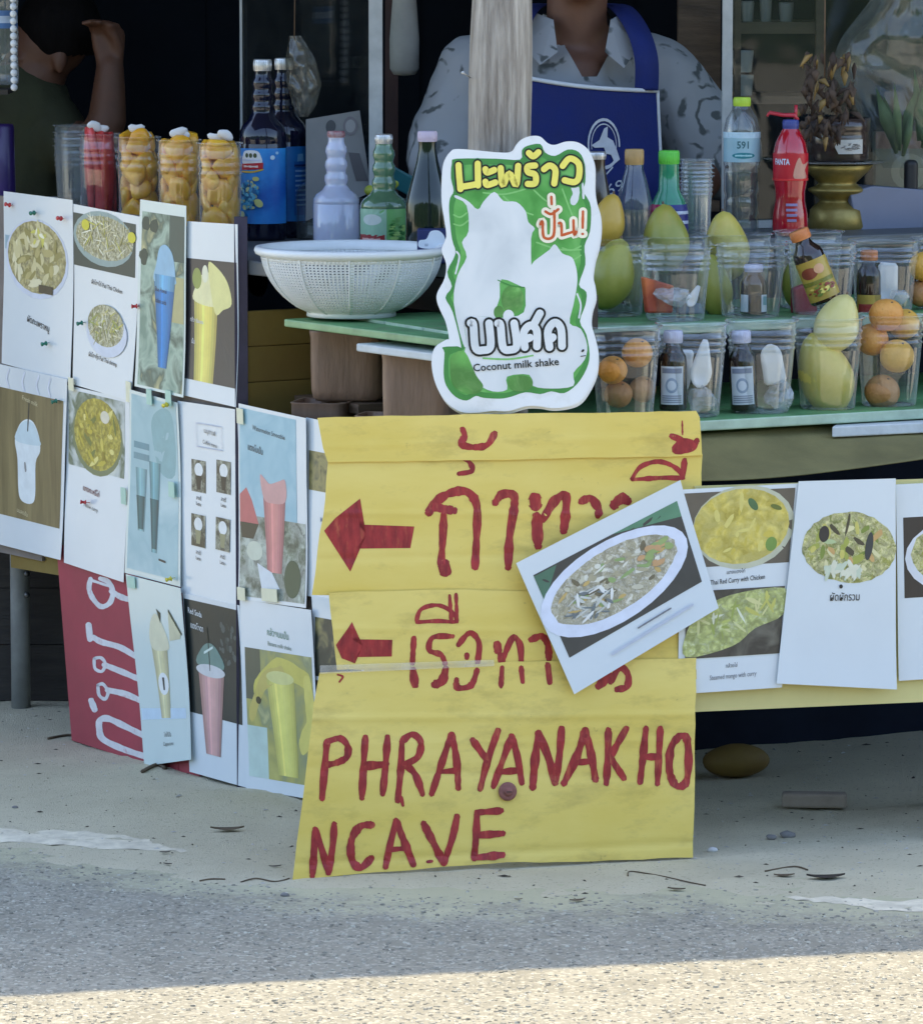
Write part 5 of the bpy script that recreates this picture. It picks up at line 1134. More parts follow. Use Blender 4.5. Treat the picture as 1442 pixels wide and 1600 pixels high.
# things behind the fruit cups
p = onL(118, .42, ZC); cup(p, .118, .036, .029, 'tall clear cup stack behind the watermelon cup at left', None, petf)
for k in range(3): cup(p + upm(.012 + .012 * k), .118, .0355, .0285, '', None, petf, 'nested_cup', bpy.data.objects['plastic_cup'])
mb = MB(); q = onL(60, .2, ZC + .001); mb.box(q + upm(.022), (.075, .02, .044), tiltM(.1, 0, -.4)); T(bevel(mb.build('paper_pad', mat('pad_paper', (.66, .68, .7), .6, .05, 20)), .003), 'small white paper block on the counter at far left', 'paper')
mb = MB(); q = onL(100, .17, ZC + .014); mb.tube([q + UL * .045, q, q - UL * .045], [.011, .014, .011], 14); T(mb.build('rolled_cloth', mat('blue_grey_cloth', hx(88, 96, 124), .85, .15, 30, .4, 120)), 'rolled blue grey cloth on the counter left of the watermelon', 'cloth')
mb = MB(); q = onL(4, .20, ZC); mb.lathe([(.024, 0), (.026, .01), (.0235, .16), (.021, .165), (.0, .165)], q, None, 24, caps=False); T(mb.build('purple_jug', mat('purple_plastic', hx(60, 40, 104), .35, .15, 16, coat=.4)), 'dark purple plastic jug cut off at the left edge', 'jug')
mb = MB(); q = onL(16, .07, ZC); mb.box(q + upm(.018), (.05, .045, .036), Matrix.Rotation(.6, 3, 'Z')); ob = bevel(mb.build('small_box', mat('white_card', (.6, .6, .6), .5, .1, 30)), .003); T(ob, 'small white box with black top at the left edge above the menus', 'box')
mb = MB(); mb.box(q + upm(.0385), (.046, .041, .005), Matrix.Rotation(.6, 3, 'Z')); mb.build('lid', mat('black_plastic', (.02, .02, .022), .5, .2, 20), ob)
root = empty('bead_string', A(21, 140, 8.62)); T(root, 'string of white beads hanging at the top left corner', 'beads'); bead = mat('white_bead', (.75, .77, .78), .2, .06, 40, coat=.6)
for k in range(13):
    mb = MB(); mb.ball(A(22 - k * .12, 136 - k * 11.5, 8.62), .0062, 12); mb.build('bead', bead, root)
mb = MB(); mb.tube([A(22, 140, 8.62), A(19, -120, 8.62)], .0007, 6); mb.build('cord', bead, root)
q = A(4, 135, 8.68); WBq = [(.024, 0), (.027, .004), (.028, .02), (.026, .05), (.028, .08), (.026, .11), (.028, .14), (.028, .17), (.02, .2), (.012, .215), (.012, .23)]
mb = MB(); mb.box(A(-30, 138, 8.68) + Vector((0, 0, -.004)), (.1, .10, .008)); part(mb, 'ledge', wood_dk)
bottle('water_bottle', 'clear plastic bottle with blue band at the top left corner', 'bottle', q + Vector((0, 0, .004)), WBq, petf, (.013, .222, .24), mat('blue_cap', hx(60, 90, 150), .4, .1, 30), None, (-1.4, 1.4, .095, .125), None, None, lambda P: P.rect(0, .3, 1, .7, ink(180, 196, 214)), mat('blue_band', hx(70, 110, 160), .4, .1, 30))

# ---------------------------------------------------------------- cups on the street side
LH, LRT, LRB = .137, .0525, .0405
cups_low = {}
for px, lab in ((977, 'clear cup of oranges at the left end of the lower row'), (1081, 'clear cup with white-capped brown bottle and upright spoon, lower row'), (1190, 'clear cup with brown bottle and broad spoon, middle of lower row'), (1294, 'clear cup with a big green mango, lower row'), (1390, 'clear cup of five oranges, right end of lower row')):
    cups_low[px] = cup(onR(px, .07, Z1), LH, LRT, LRB, lab, 'clear cups in the lower row')
for px, lab in ((1055, 'clear cup with red packet, upper row left'), (1172, 'clear cup with brown bottle, upper row beside the red packet cup'), (1283, 'clear cup with the leaning gold-labelled bottle, upper row'), (1380, 'clear cup with orange-capped bottle and spoon, upper row'), (1478, 'clear cup with oranges cut by the right edge, upper row')):
    cup(onR(px, .215, Z2), .109, .0535, .043, lab, 'clear cups in the upper row')
for px, lab in ((958, 'tall clear cup around the green mango beside the coconut sign'), (1052, 'clear cup around a pale green mango, back row left'), (1150, 'clear cup around a pale green mango, back row middle'), (1262, 'clear cup in the back row behind the leaning bottle')):
    cup(onR(px, .33, Z2), .118, .0535, .043, lab, 'clear cups in the back row')
orange_m = mat('orange_skin', hx(222, 140, 46), .45, .12, 30, .35, 260, col2=hx(232, 168, 84)); santol = mat('brown_orange_skin', hx(176, 120, 66), .5, .18, 24, .35, 200, col2=hx(196, 146, 92)); yell_or = mat('yellow_orange_skin', hx(228, 176, 76), .45, .12, 26, .3, 220)
def fruit(px, py, ins, rpx, m, label, group):
    p = PR(px, py, -ins); r = rpx * scale_at(p.y); mb = MB(); blob(mb, p, .05, (r * 1.02, r, r * .97), R.uniform(0, 50), None, 24)
    o = mb.build('orange', m); T(o, label, 'orange', group)
    mb = MB(); mb.ball(p + Vector((r * .3, -r * .5, r * .78)), (.0022, .0022, .0012), 8); mb.build('stem_end', wood_br, o); return o
g1_ = 'oranges in the plastic cups'
for a in [(996, 551, .07, 24, orange_m, 'bright orange at the top of the leftmost lower cup', g1_), (957, 578, .055, 23, orange_m, 'orange at the left side of the leftmost lower cup', g1_), (966, 616, .06, 22, santol, 'brownish orange at the bottom of the leftmost lower cup', g1_), (1004, 608, .085, 21, santol, 'dull orange at the lower right of the leftmost lower cup', g1_),
          (1401, 556, .05, 27, yell_or, 'yellow orange facing front in the right end lower cup', g1_), (1378, 612, .06, 28, santol, 'brown orange at the bottom of the right end lower cup', g1_), (1362, 530, .08, 26, orange_m, 'orange at the left of the right end lower cup', g1_), (1412, 506, .085, 25, yell_or, 'orange at the right rim of the right end lower cup', g1_), (1384, 492, .06, 27, orange_m, 'orange heaped on top of the right end lower cup', g1_),
          (1444, 416, .19, 24, yell_or, 'upper orange in the cup at the right edge', g1_), (1440, 458, .20, 22, santol, 'lower brown orange in the cup at the right edge', g1_)]: fruit(*a)
for m_ in (orange_m, santol, yell_or): dirt(m_, hx(120, 84, 50), 45, .62, .74, .55)
def tonic(px, py0, py1, plane, ins, label, M=None, capm=capw, lab=None, labm=None, draw=None, rr=.0205):
    p = plane(px, py1, -ins); h = (py1 - py0) * scale_at(p.y)
    pr = [(rr * .9, 0), (rr, .003), (rr, h * .60), (rr * .93, h * .68), (rr * .6, h * .78), (rr * .52, h * .84), (rr * .52, h * .9)]
    return bottle('tonic_bottle', label, 'bottle', p, pr, brown_gl, (rr * .68, h * .845, h), capm, M, lab or (-1.0, .75, h * .08, h * .56), None, 'small brown bottles', draw, labm)
def dlab(P):
    P.rect(.08, .05, .92, .18, ink(130, 140, 160)); P.ell(.5, .5, .25, .2, ink(150, 166, 186)); P.ell(.5, .5, .17, .13, ink(206, 214, 222))
    for k in range(4): P.rect(.1, .76 + k * .055, .9, .785 + k * .055, ink(140, 148, 164))
tonic(1051, 515, 640, PR, .068, 'small brown bottle with lilac-white cap in the cup next to the oranges', None, capw, None, None, dlab)
tonic(1163, 515, 640, PR, .068, 'small brown bottle with lilac-white cap in the middle lower cup', Matrix.Rotation(-.05, 3, 'Y'), capw, None, None, dlab)
tonic(1177, 412, 490, PR, .20, 'small brown bottle with lilac-white cap in the upper row', None, capw, (-1.2, 1.2, .004, .030), None, lambda P: (P.rect(.32, 0, .72, 1, mat('brown_glass_gap', (.03, .018, .014), .2, .2, 20)), P.rect(.78, .1, .95, .6, ink(110, 160, 170))))
dgold = lambda P: (P.ell(.35, .3, .2, .14, ink(130, 60, 40)), P.ell(.6, .25, .12, .12, ink(206, 160, 120)), P.rect(.05, .5, .9, .6, ink(120, 120, 40)), P.bits(.5, .75, .35, .15, [ink(110, 130, 50), ink(230, 214, 110), ink(140, 60, 40)], 14, .08, .05))
gold = mat('gold_label', hx(206, 180, 78), .35, .2, 30, col2=hx(170, 140, 60))
tonic(1288, 478, 478 + 0.1, PR, .155, 'x') if False else None
p = PR(1291, 470, -.135); hM = Matrix.Rotation(rad(-22), 3, 'Y'); h = .113; rr = .0235
pr = [(rr * .9, 0), (rr, .003), (rr, h * .66), (rr * .93, h * .72), (rr * .62, h * .80), (rr * .5, h * .86), (rr * .5, h * .92)]
bottle('tonic_bottle', 'brown bottle with gold label and orange cap leaning over the mangoes', 'bottle', p, pr, brown_gl, (rr * .64, h * .88, h * 1.02), capo, hM, (-1.45, 1.45, h * .05, h * .60), None, 'small brown bottles', dgold, gold)
tonic(1357, 390, 492, PR, .205, 'small brown bottle with orange cap in the right upper cup', None, capo, (-1.2, 1.2, .004, .032), gold, lambda P: P.rect(.1, .5, .9, .95, ink(150, 50, 44)), .019)
# spoons
def spoon(px0, py0, px1, py1, ins, w0, w1, label, bowl=True):
    a, b = PR(px0, py0, -ins), PR(px1, py1, -ins); s_ = scale_at(a.y); d = b - a; n = 12; mb = MB(); side = Vector((d.z, 0, -d.x)).normalized()
    for k in range(n + 1):
        t = k / n; w = (w0 + (w1 - w0) * min(1, t * 1.6)) * s_ / 2
        if t > .62: w = w1 * s_ / 2 * math.sqrt(max(.03, 1 - ((t - .66) / .345) ** 2))
        if t < .08: w *= .75
        c = a + d * t; dep = -.003 * math.sin(max(0, (t - .55) / .45) * math.pi)
        for e, q in ((-1, 0), (-.5, dep), (.5, dep), (1, 0)): mb.v.append(c + side * (w * e) + NR * q)
    for k in range(n):
        for e in range(3): i = k * 4 + e; mb.f.append([i, i + 1, i + 5, i + 4]); mb.m.append(0); mb.sm.append(True)
    o = mb.build('plastic_spoon', spoon_m); mo = o.modifiers.new('thick', 'SOLIDIFY'); mo.thickness = .0011; T(o, label, 'spoon', 'white plastic spoons in the cups')
spoon(1102, 530, 1092, 606, .05, 9, 34, 'white plastic spoon standing narrow end up beside the lilac-capped bottle')
spoon(1070, 546, 1068, 612, .085, 30, 20, 'pale plastic spoon lying behind the upright spoon')
spoon(1212, 600, 1202, 538, .05, 36, 34, 'broad white plastic spoon in the middle lower cup')
spoon(1388, 410, 1384, 470, .185, 30, 34, 'pale plastic spoon in the right upper cup')
spoon(1092, 446, 1076, 478, .175, 6, 16, 'small plastic spoon in the red packet cup')
# crumpled film
def crumple(px, py, ins, rx, ry, label, seed):
    p = PR(px, py, -ins); s_ = scale_at(p.y); mb = MB(); o = 0; mb.ball(p, (rx * s_, min(rx, ry) * s_ * .8, ry * s_), 22)
    for i in range(len(mb.v)):
        d = mb.v[i] - p; mb.v[i] = p + d * (1 + .55 * noise.noise(d * 55 + Vector((seed, 0, 0))) + .3 * noise.noise(d * 140 + Vector((0, seed, 0))))
    for i in range(len(mb.sm)): mb.sm[i] = False
    T(mb.build('crumpled_film', film), label, 'plastic film', 'crumpled film in the cups')
crumple(1096, 622, .05, 22, 19, 'crumpled clear film under the upright spoon', 3); crumple(1217, 617, .05, 19, 22, 'crumpled clear film under the broad spoon', 8); crumple(1052, 462, .175, 30, 14, 'crumpled clear film in the red packet cup', 14); crumple(1404, 462, .17, 12, 11, 'crumpled clear film beside the spoon in the right upper cup', 21)
mb = MB(); q = [PR(1006, 432, -.20), PR(1054, 446, -.20), PR(1052, 489, -.20), PR(1012, 489, -.20)]; mb.slab(q, -NR * .012); ob = bevel(mb.build('red_packet', mat('red_packet', hx(176, 62, 52), .4, .2, 20, col2=hx(206, 110, 60))), .003); T(ob, 'red and orange packet in the left cup of the upper row', 'packet')
mb = MB(); q = [PR(1060, 470, -.19), PR(1096, 474, -.19), PR(1100, 490, -.19), PR(1060, 490, -.19)]; mb.slab(q, -NR * .01); T(bevel(mb.build('blue_packet', mat('blue_grey_packet', hx(84, 106, 128), .4, .2, 20)), .002), 'small blue grey packet beside the red packet', 'packet')
mb = MB(); q = [PR(1240, 450, -.235), PR(1268, 440, -.235), PR(1280, 490, -.235), PR(1240, 490, -.235)]; mb.slab(q, -NR * .012); T(bevel(mb.build('red_packet', mat('dark_red_packet', hx(150, 40, 56), .4, .2, 20)), .004), 'dark red packet behind the leaning bottle', 'packet')

# ---------------------------------------------------------------- mangoes
def mango_mat(name, c1, c2):
    return dirt(dirt(mat(name, c1, .38, .08, 9, .12, 90, col2=c2, coat=.15), hx(120, 96, 50), 120, .66, .72, .6), hx(196, 150, 60), 12, .58, .75, .4)
mg_y, mg_g, mg_p, mg_o = mango_mat('mango_yellow_green', hx(196, 184, 76), hx(230, 206, 112)), mango_mat('mango_green', hx(146, 152, 62), hx(178, 174, 80)), mango_mat('mango_pale', hx(214, 204, 120), hx(230, 216, 148)), mango_mat('mango_ochre', hx(196, 160, 62), hx(214, 180, 84))
def mango(pt, L, W, ang, m, label, yaw=0, plane=None):
    mb = MB(); n = 22; pr = []
    for i in range(n + 1):
        t = i / n; z = (t - .5) * L; r = W / 2 * (math.sin(math.pi * min(1, max(0, t)) ** .9)) ** .50 if 0 < t < 1 else 0.0
        pr.append((max(r * (1 + .06 * math.sin(t * 5)), .0003), z))
    M = Matrix.Rotation(ang, 3, 'Y') @ Matrix.Rotation(yaw, 3, 'Z')
    mb.lathe(pr, pt, M, 26, caps=False)
    ax = M @ Vector((0, 0, 1)); sd = M @ Vector((1, 0, 0))
    for i, v_ in enumerate(mb.v):
        d = v_ - pt; t = d.dot(ax) / L; mb.v[i] = v_ + sd * (W * .30 * t * abs(t)) + (M @ Vector((0, -1, 0))) * 0
    o = mb.build('mango', m); T(o, label, 'mango', 'mangoes in the cups')
    s_ = MB(); tp = pt + ax * (L * .495) + sd * W * .075; s_.tube([tp - ax * .004, tp + ax * .004], [.0022, .0016], 8); s_.build('stem', wood_br, o)
mango(PR(1288, 583, -.07), .128, .078, rad(-24), mg_y, 'large yellow green mango standing in the lower cup')
mango(PR(1308, 505, -.06), .092, .064, rad(12), mg_p, 'pale yellow mango resting on top of the large mango')
mango(PR(1040, 372, -.33), .105, .068, rad(-10), mg_g, 'pale green mango behind the red packet cup'); mango(PR(1135, 384, -.33), .108, .066, rad(-12), mg_y, 'yellow green mango behind the upper brown bottle')
mango(PR(950, 345, -.36), .085, .05, rad(6), mg_o, 'ochre mango at the right edge of the coconut sign'); mango(PR(955, 428, -.30), .112, .068, rad(10), mg_g, 'olive green mango low beside the coconut sign')
mango(PR(1116, 446, -.28), .10, .05, rad(-16), mg_g, 'narrow green mango between the two left upper cups'); mango(PR(995, 430, -.37), .10, .05, rad(4), mg_g, 'dark green mango behind the left upper cup')
mango(PR(1250, 440, -.31), .09, .055, rad(-8), mg_g, 'green mango behind the leaning bottle')

# ---------------------------------------------------------------- bottles at the back, street side
def onR2(px, ins): return onR(px, ins, ZR)
sauce = mat('brown_sauce', hx(52, 36, 30), .15, .2, 14, coat=.6); silver = mat('silver_cap', (.6, .6, .6), .3, .1, 40, metal=.7)
pr = [(.02, 0), (.021, .004), (.021, .07), (.015, .10), (.0125, .115), (.0125, .13)]
bottle('sauce_bottle', 'brown sauce bottle with silver cap beside the coconut sign', 'bottle', onR2(932, .50), pr, sauce, (.0138, .127, .139), silver)
pr = [(.026, 0), (.0275, .004), (.0275, .06), (.022, .085), (.0145, .11), (.0135, .125)]
bottle('clear_bottle', 'clear glass bottle with tan cap in front of the blue apron', 'bottle', onR2(990, .49), pr, clear('clear_glass2', (.9, .93, .92), .08, (.6, .66, .64), .03, 1.3, .05, 30), (.0145, .118, .142), mat('tan_cap', hx(196, 160, 104), .4, .1, 30), None, None, (mat('thin_vinegar', (.28, .27, .24), .1, .1, 20, trans=.6), .05))
pr = [(.028, 0), (.03, .004), (.03, .045), (.026, .06), (.0165, .078), (.0155, .11), (.0155, .125)]
bottle('soda_bottle', 'bottle with bright green cap and red and blue label', 'bottle', onR2(1044, .48), pr, mat('green_soda', hx(40, 132, 96), .1, .2, 14, coat=.7), (.016, .118, .139), mat('green_cap', hx(104, 206, 74), .4, .08, 30), None, (-1.4, 1.4, .006, .056), None, None, lambda P: (P.rect(.0, .0, .5, 1, ink(176, 26, 86)), P.rect(.55, .2, .95, .3, ink(200, 206, 220)), P.rect(.55, .5, .95, .6, ink(200, 206, 220))), mat('blue_red_label', hx(30, 40, 120), .4, .1, 20))
root = cup(onR2(1087, .50), .098, .0255, .021, 'stack of clear cups between the green-capped bottle and the water bottle', 'stacked clear cups', petf)
for k in range(4): cup(onR2(1087, .50) + upm(.007 * (k + 1)), .096, .0252, .0207, '', None, petf, 'nested_cup', root)
pr = [(.024, 0), (.027, .004), (.0275, .02), (.0255, .028), (.0275, .036), (.0275, .055), (.0255, .062), (.0278, .07), (.0278, .10), (.0265, .106), (.0285, .113), (.0285, .165), (.025, .183), (.016, .197), (.0125, .203), (.0125, .212)]
def dwat(P): P.rect(0, 0, 1, .2, ink(196, 222, 234)); P.text('591', .5, .42, .34, ink(60, 110, 120), 0, .5, .02, .42); P.ell(.52, .78, .22, .10, ink(40, 130, 140)); P.rect(.36, .75, .68, .81, ink(170, 214, 216))
bottle('water_bottle', 'clear water bottle with yellow green cap and pale blue label', 'bottle', onR2(1157, .53), pr, clear('water_pet', (.93, .95, .955), .05, (.75, .8, .82), .03, 1.5, .1, 25), (.0135, .203, .217), mat('yellow_green_cap', hx(190, 222, 70), .4, .08, 30), None, (-1.45, 1.45, .116, .163), (clear('water_fill', (.62, .66, .66), .05, (.3, .3, .3), .02, .8), .10), None, dwat, mat('pale_blue_label', hx(160, 196, 206), .35, .08, 20))
pr = [(.022, 0), (.0265, .004), (.0285, .016), (.0275, .035), (.0235, .056), (.0235, .07), (.027, .09), (.0275, .13), (.024, .147), (.0165, .162), (.0115, .17), (.0115, .178)]
redl = mat('red_soda', hx(176, 16, 36), .08, .2, 12, coat=.9, col2=hx(206, 30, 52))
def dred(P):
    P.text('FANTA', .30, .30, .30, ink(214, 222, 240), 0, .34, .03, .42); P.poly(sm([(.55,.9),(.58,.4),(.66,.15),(.74,.4),(.92,.3),(.8,.6),(.85,.9)]), ink(206, 150, 130), .1); P.rect(0, .92, 1, 1, ink(230, 60, 60))
rb_ = bottle('soda_bottle', 'waisted red soda bottle with blue collar and printed label', 'bottle', onR2(1233, .47), pr, redl, (.0125, .168, .183), mat('blue_collar', hx(70, 80, 150), .4, .1, 30), None, (-1.45, 1.45, .088, .131), None, None, dred, mat('red_label', hx(196, 26, 44), .35, .1, 20))
q = WO[rb_.name]; f = arc_print(q, None, profr(pr), -.9, .9, .022, .056, .0006); P = Print(f, .0004, .0002)
for k in range(4): P.rect(.32 + .02 * k, .1 + .24 * k, .72 - .02 * k, .22 + .24 * k, ink(150, 130, 170))
P.done('print', rb_)
mb = MB(); t0 = q + upm(.186); mb.tube([t0 + Vector((-.034, 0, .008)), t0 + Vector((-.012, 0, .004)), t0 + Vector((.006, 0, .004)), t0 + Vector((.010, 0, -.004))], [.003, .0032, .004, .004], 10); mb.tube([t0 + Vector((-.034, 0, .008)), t0 + Vector((-.037, 0, .002))], .002, 8); mb.tube([t0 + Vector((.008, 0, .02)), t0 + Vector((.008, 0, -.004))], .0026, 8); mb.build('pump_head', mat('red_plastic', hx(190, 40, 56), .35, .1, 20, coat=.4), rb_)
# brass pedestal with bowls
br_ = mat('old_brass', hx(150, 128, 62), .38, .25, 18, .15, 50, metal=.55, col2=hx(176, 156, 92))
q = onR2(1306, .60); root = empty('pedestal_bowl', q); T(root, 'dull golden pedestal with stacked glass bowls at the back right', 'bowl')
mb = MB(); mb.lathe([(.045, 0), (.047, .004), (.044, .03), (.038, .036), (.030, .042), (.028, .046), (.034, .052), (.046, .060), (.047, .064), (.036, .068), (.03, .073), (.035, .078), (.05, .092), (.058, .103), (.055, .103), (.045, .09), (.0, .08)], q, None, 40, caps=False); mb.build('pedestal', br_, root)
gb = clear('bowl_glass', (.86, .87, .84), .22, (.5, .46, .42), .06, 1.3, .1, 30)
mb = MB(); mb.lathe([(.03, .104), (.075, .106), (.078, .108), (.03, .108)], q, None, 40, caps=False); mb.build('plate', gb, root)
mb = MB(); mb.lathe([(.045, .109), (.05, .112), (.052, .15), (.05, .155), (.052, .158), (.053, .178), (.051, .178)], q, None, 40, caps=False); mb.build('jar', mat('dim_red_jar', hx(66, 54, 50), .2, .25, 14, coat=.6), root)
f = arc_print(q, None, lambda z: .053, -.15, .75, .122, .145, .001); P = Print(f, .0004, .0002); P.poly([(.0,.5),(.12,.0),(1,.0),(1,1),(.12,1)], ink(190, 192, 190), .1); P.bits(.55, .5, .35, .25, [ink(90, 90, 92), ink(130, 130, 132)], 14, .06, .08); P.done('tag', root)
# dried garland above it
root = empty('dried_garland', A(1290, 225, 8.12)); T(root, 'bundle of dried brown flowers and ribbons hanging above the golden pedestal', 'garland')
mb = MB(); mb.tube([A(1288, 130, 8.12), A(1290, -160, 8.12)], .0012, 6); mb.build('cord', wood_br, root)
gold_d, brn_d = mat('dry_gold', hx(150, 122, 70), .5, .3, 30, .3, 80), mat('dry_brown', hx(78, 62, 50), .7, .3, 30, .4, 90)
for k in range(110):
    t = R.random(); a = A(1244 + 82 * R.random() + 14 * (1 - t), 78 + t * 128, 8.12 + R.uniform(-.03, .03)); d = Vector((R.uniform(-.6, .6), R.uniform(-.5, .5), R.uniform(-1.6, -.2))).normalized() * R.uniform(.014, .034)
    mb = MB(); mb.tube([a, a + d * .5 + Vector((0, 0, .004)), a + d], [.0015, R.uniform(.004, .008), .001], 7, 0, .5); mb.build('petal', R.choice([gold_d] + [brn_d] * 5), root)
# pale grey lid wedge and dark knob
mb = MB(); wq = [PR(1328, 300, -.56), PR(1364, 290, -.56), PR(1500, 300, -.56), PR(1500, 366, -.56), PR(1340, 360, -.56)]; mb.slab(wq, -NR * .1); T(bevel(mb.build('grey_cover', mat('grey_blue_cover', hx(120, 126, 146), .5, .08, 8)), .002), 'grey blue cover slanting at the back right edge', 'cover')
mb = MB(); c = PR(1423, 276, -.58); mb.box(c, (.022, .02, .056)); T(bevel(mb.build('black_knob', mat('black_plastic', (.02, .02, .022), .5, .2, 20)), .008, 4), 'rounded black handle above the grey cover', 'handle')
mb = MB(); mq = [PR(1368, 205, -.70), PR(1500, 205, -.70), PR(1500, 300, -.70), PR(1368, 300, -.70)]; mb.slab(mq, -NR * .01); ob = mb.build('printed_box', mat('faded_card', hx(110, 112, 100), .6, .15, 14)); T(ob, 'faded printed box with pink band behind the right glass', 'box')
P = Print(lambda u, v, o: PR(1368 + 132 * u, 205 + 95 * v, -.70 + o), .0006, .0003); P.rect(0, 0, 1, .28, ink(120, 66, 72)); P.ell(.4, .66, .22, .3, ink(140, 140, 126)); P.ell(.4, .66, .12, .17, ink(116, 116, 104)); P.done('print', ob)
# wooden shelf unit inside, right
root = empty('inner_shelf', A(1210, 300, 9.0) * 1); WO[root.name].z = 0; root.location = WO[root.name]; T(root, 'wooden shelf unit inside the stall behind the right glass', 'shelf')
wd2 = mat('tan_wood', hx(84, 70, 54), .7, .2, 10, .2, 50, stretch=(1, 1, 6))
def pbox(x0, y0, x1, y1, d, t, name, m):
    a, b = A(x0, y0, d), A(x1, y1, d); mb = MB(); mb.box(((a.x + b.x) / 2, d + t / 2, (a.z + b.z) / 2), (abs(b.x - a.x), t, abs(a.z - b.z))); return mb.build(name, m, root)
pbox(1140, 34, 1284, 52, 9.0, .2, 'board', wd2); b_ = pbox(1276, -60, 1287, 330, 8.99, .03, 'upright', wd2); pbox(1148, -60, 1156, 330, 8.99, .03, 'upright', wd2); pbox(1140, 150, 1284, 162, 9.0, .2, 'board', wood_br); pbox(1060, -40, 1124, 330, 9.15, .05, 'upright', wood_br)
for a in ((1158, 2, 1178, 34), (1186, -8, 1206, 34), (1216, 4, 1240, 34)):
    c = A((a[0] + a[2]) / 2, a[3], 9.06); w_ = (a[2] - a[0]) * scale_at(9.06) / 2; hh = (a[3] - a[1]) * scale_at(9.06); mb = MB(); mb.lathe([(w_ * .8, 0), (w_, hh * .9), (w_ * .96, hh), (w_ * .9, hh * .98), (.0, hh * .3)], c + upm(.001), None, 20, caps=False)
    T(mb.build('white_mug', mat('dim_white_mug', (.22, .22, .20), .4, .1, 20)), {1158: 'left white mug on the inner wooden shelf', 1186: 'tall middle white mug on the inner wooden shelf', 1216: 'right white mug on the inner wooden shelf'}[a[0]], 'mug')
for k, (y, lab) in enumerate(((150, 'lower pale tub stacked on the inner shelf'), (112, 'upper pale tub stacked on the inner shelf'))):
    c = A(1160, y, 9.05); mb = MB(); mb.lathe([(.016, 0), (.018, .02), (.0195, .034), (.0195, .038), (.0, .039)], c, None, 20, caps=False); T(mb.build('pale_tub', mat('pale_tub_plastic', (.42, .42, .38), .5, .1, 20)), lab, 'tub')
# big clear bag hanging at the right
def bag(outline, d, thick, label, m, seed, nm='plastic_bag'):
    mb = MB(); nu, nv = 16, 20; L = lambda t: lerp_pts([(v, a) for v, a, b in outline], t); Rg = lambda t: lerp_pts([(v, b) for v, a, b in outline], t); y0, y1 = outline[0][0], outline[-1][0]
    for side in (-1, 1):
        o = len(mb.v)
        for j in range(nv + 1):
            y = y0 + (y1 - y0) * j / nv
            for i in range(nu + 1):
                u = i / nu; x = L(y) + (Rg(y) - L(y)) * u; e = math.sin(math.pi * u) ** .6 * math.sin(math.pi * min(1, .15 + .8 * j / nv)) ** .5
                mb.v.append(A(x, y, d + side * thick * e + .012 * noise.noise(Vector((u * 5 + seed, j * .35, side))) + .006 * noise.noise(Vector((u * 14 + seed, j * .8, side * 3)))))
        for j in range(nv):
            for i in range(nu): a = o + j * (nu + 1) + i; mb.f.append([a, a + 1, a + nu + 2, a + nu + 1]); mb.m.append(0); mb.sm.append(True)
    T(mb.build(nm, m), label, 'plastic bag')
bagm = clear('hanging_bag_film', (.90, .92, .91), .05, (.45, .52, .49), .10, 1.0, .6, 16, .25)
bag([(-60, 1380, 1480), (0, 1360, 1500), (60, 1312, 1510), (110, 1296, 1520), (170, 1340, 1520), (230, 1362, 1520), (262, 1380, 1520)], 8.3, .06, 'large translucent bag of greens hanging at the right edge', bagm, 4)
leafm = mat('pale_leaf', hx(96, 116, 74), .6, .25, 20, .2, 60)
root = empty('leafy_greens', A(1420, 240, 8.3)); T(root, 'bunch of pale leafy greens inside the hanging bag', 'vegetable')
for k in range(16):
    a = A(1400 + R.uniform(0, 70), 245 - R.uniform(0, 30), 8.3 + R.uniform(-.025, .025)); d = Vector((R.uniform(-.5, .3), R.uniform(-.1, .1), 1)).normalized() * R.uniform(.06, .13); sd = Vector((d.z, 0, -d.x)).normalized() * R.uniform(.006, .012); mb = MB()
    mb.add([a - sd * .3, a + sd * .3, a + d * .5 + sd, a + d, a + d * .5 - sd], [(0, 1, 2, 4), (4, 2, 3)]); mb.v = [v_ + Vector((0, 0, 0)) for v_ in mb.v]; o = mb.build('leaf', leafm, root); mo = o.modifiers.new('t', 'SOLIDIFY'); mo.thickness = .0006
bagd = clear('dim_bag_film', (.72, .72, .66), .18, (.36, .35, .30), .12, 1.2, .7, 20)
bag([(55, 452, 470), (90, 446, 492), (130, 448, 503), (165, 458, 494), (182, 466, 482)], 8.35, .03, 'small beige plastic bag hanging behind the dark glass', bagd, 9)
mb = MB(); a, b = A(460, 62, 8.35), A(462, -140, 8.35); mb.tube([a, b], .001, 6); mb.build('string', wood_br, bpy.data.objects['plastic_bag.001'])
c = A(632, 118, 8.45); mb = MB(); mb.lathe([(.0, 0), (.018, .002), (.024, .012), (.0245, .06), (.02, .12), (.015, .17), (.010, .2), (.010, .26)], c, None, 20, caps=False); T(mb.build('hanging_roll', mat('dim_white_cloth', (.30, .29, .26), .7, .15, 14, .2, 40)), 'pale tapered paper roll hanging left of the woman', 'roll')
mb = MB(); mb.tube([c + upm(.26), c + upm(.6)], .0015, 6); mb.build('cord', wood_br, bpy.data.objects['hanging_roll'])
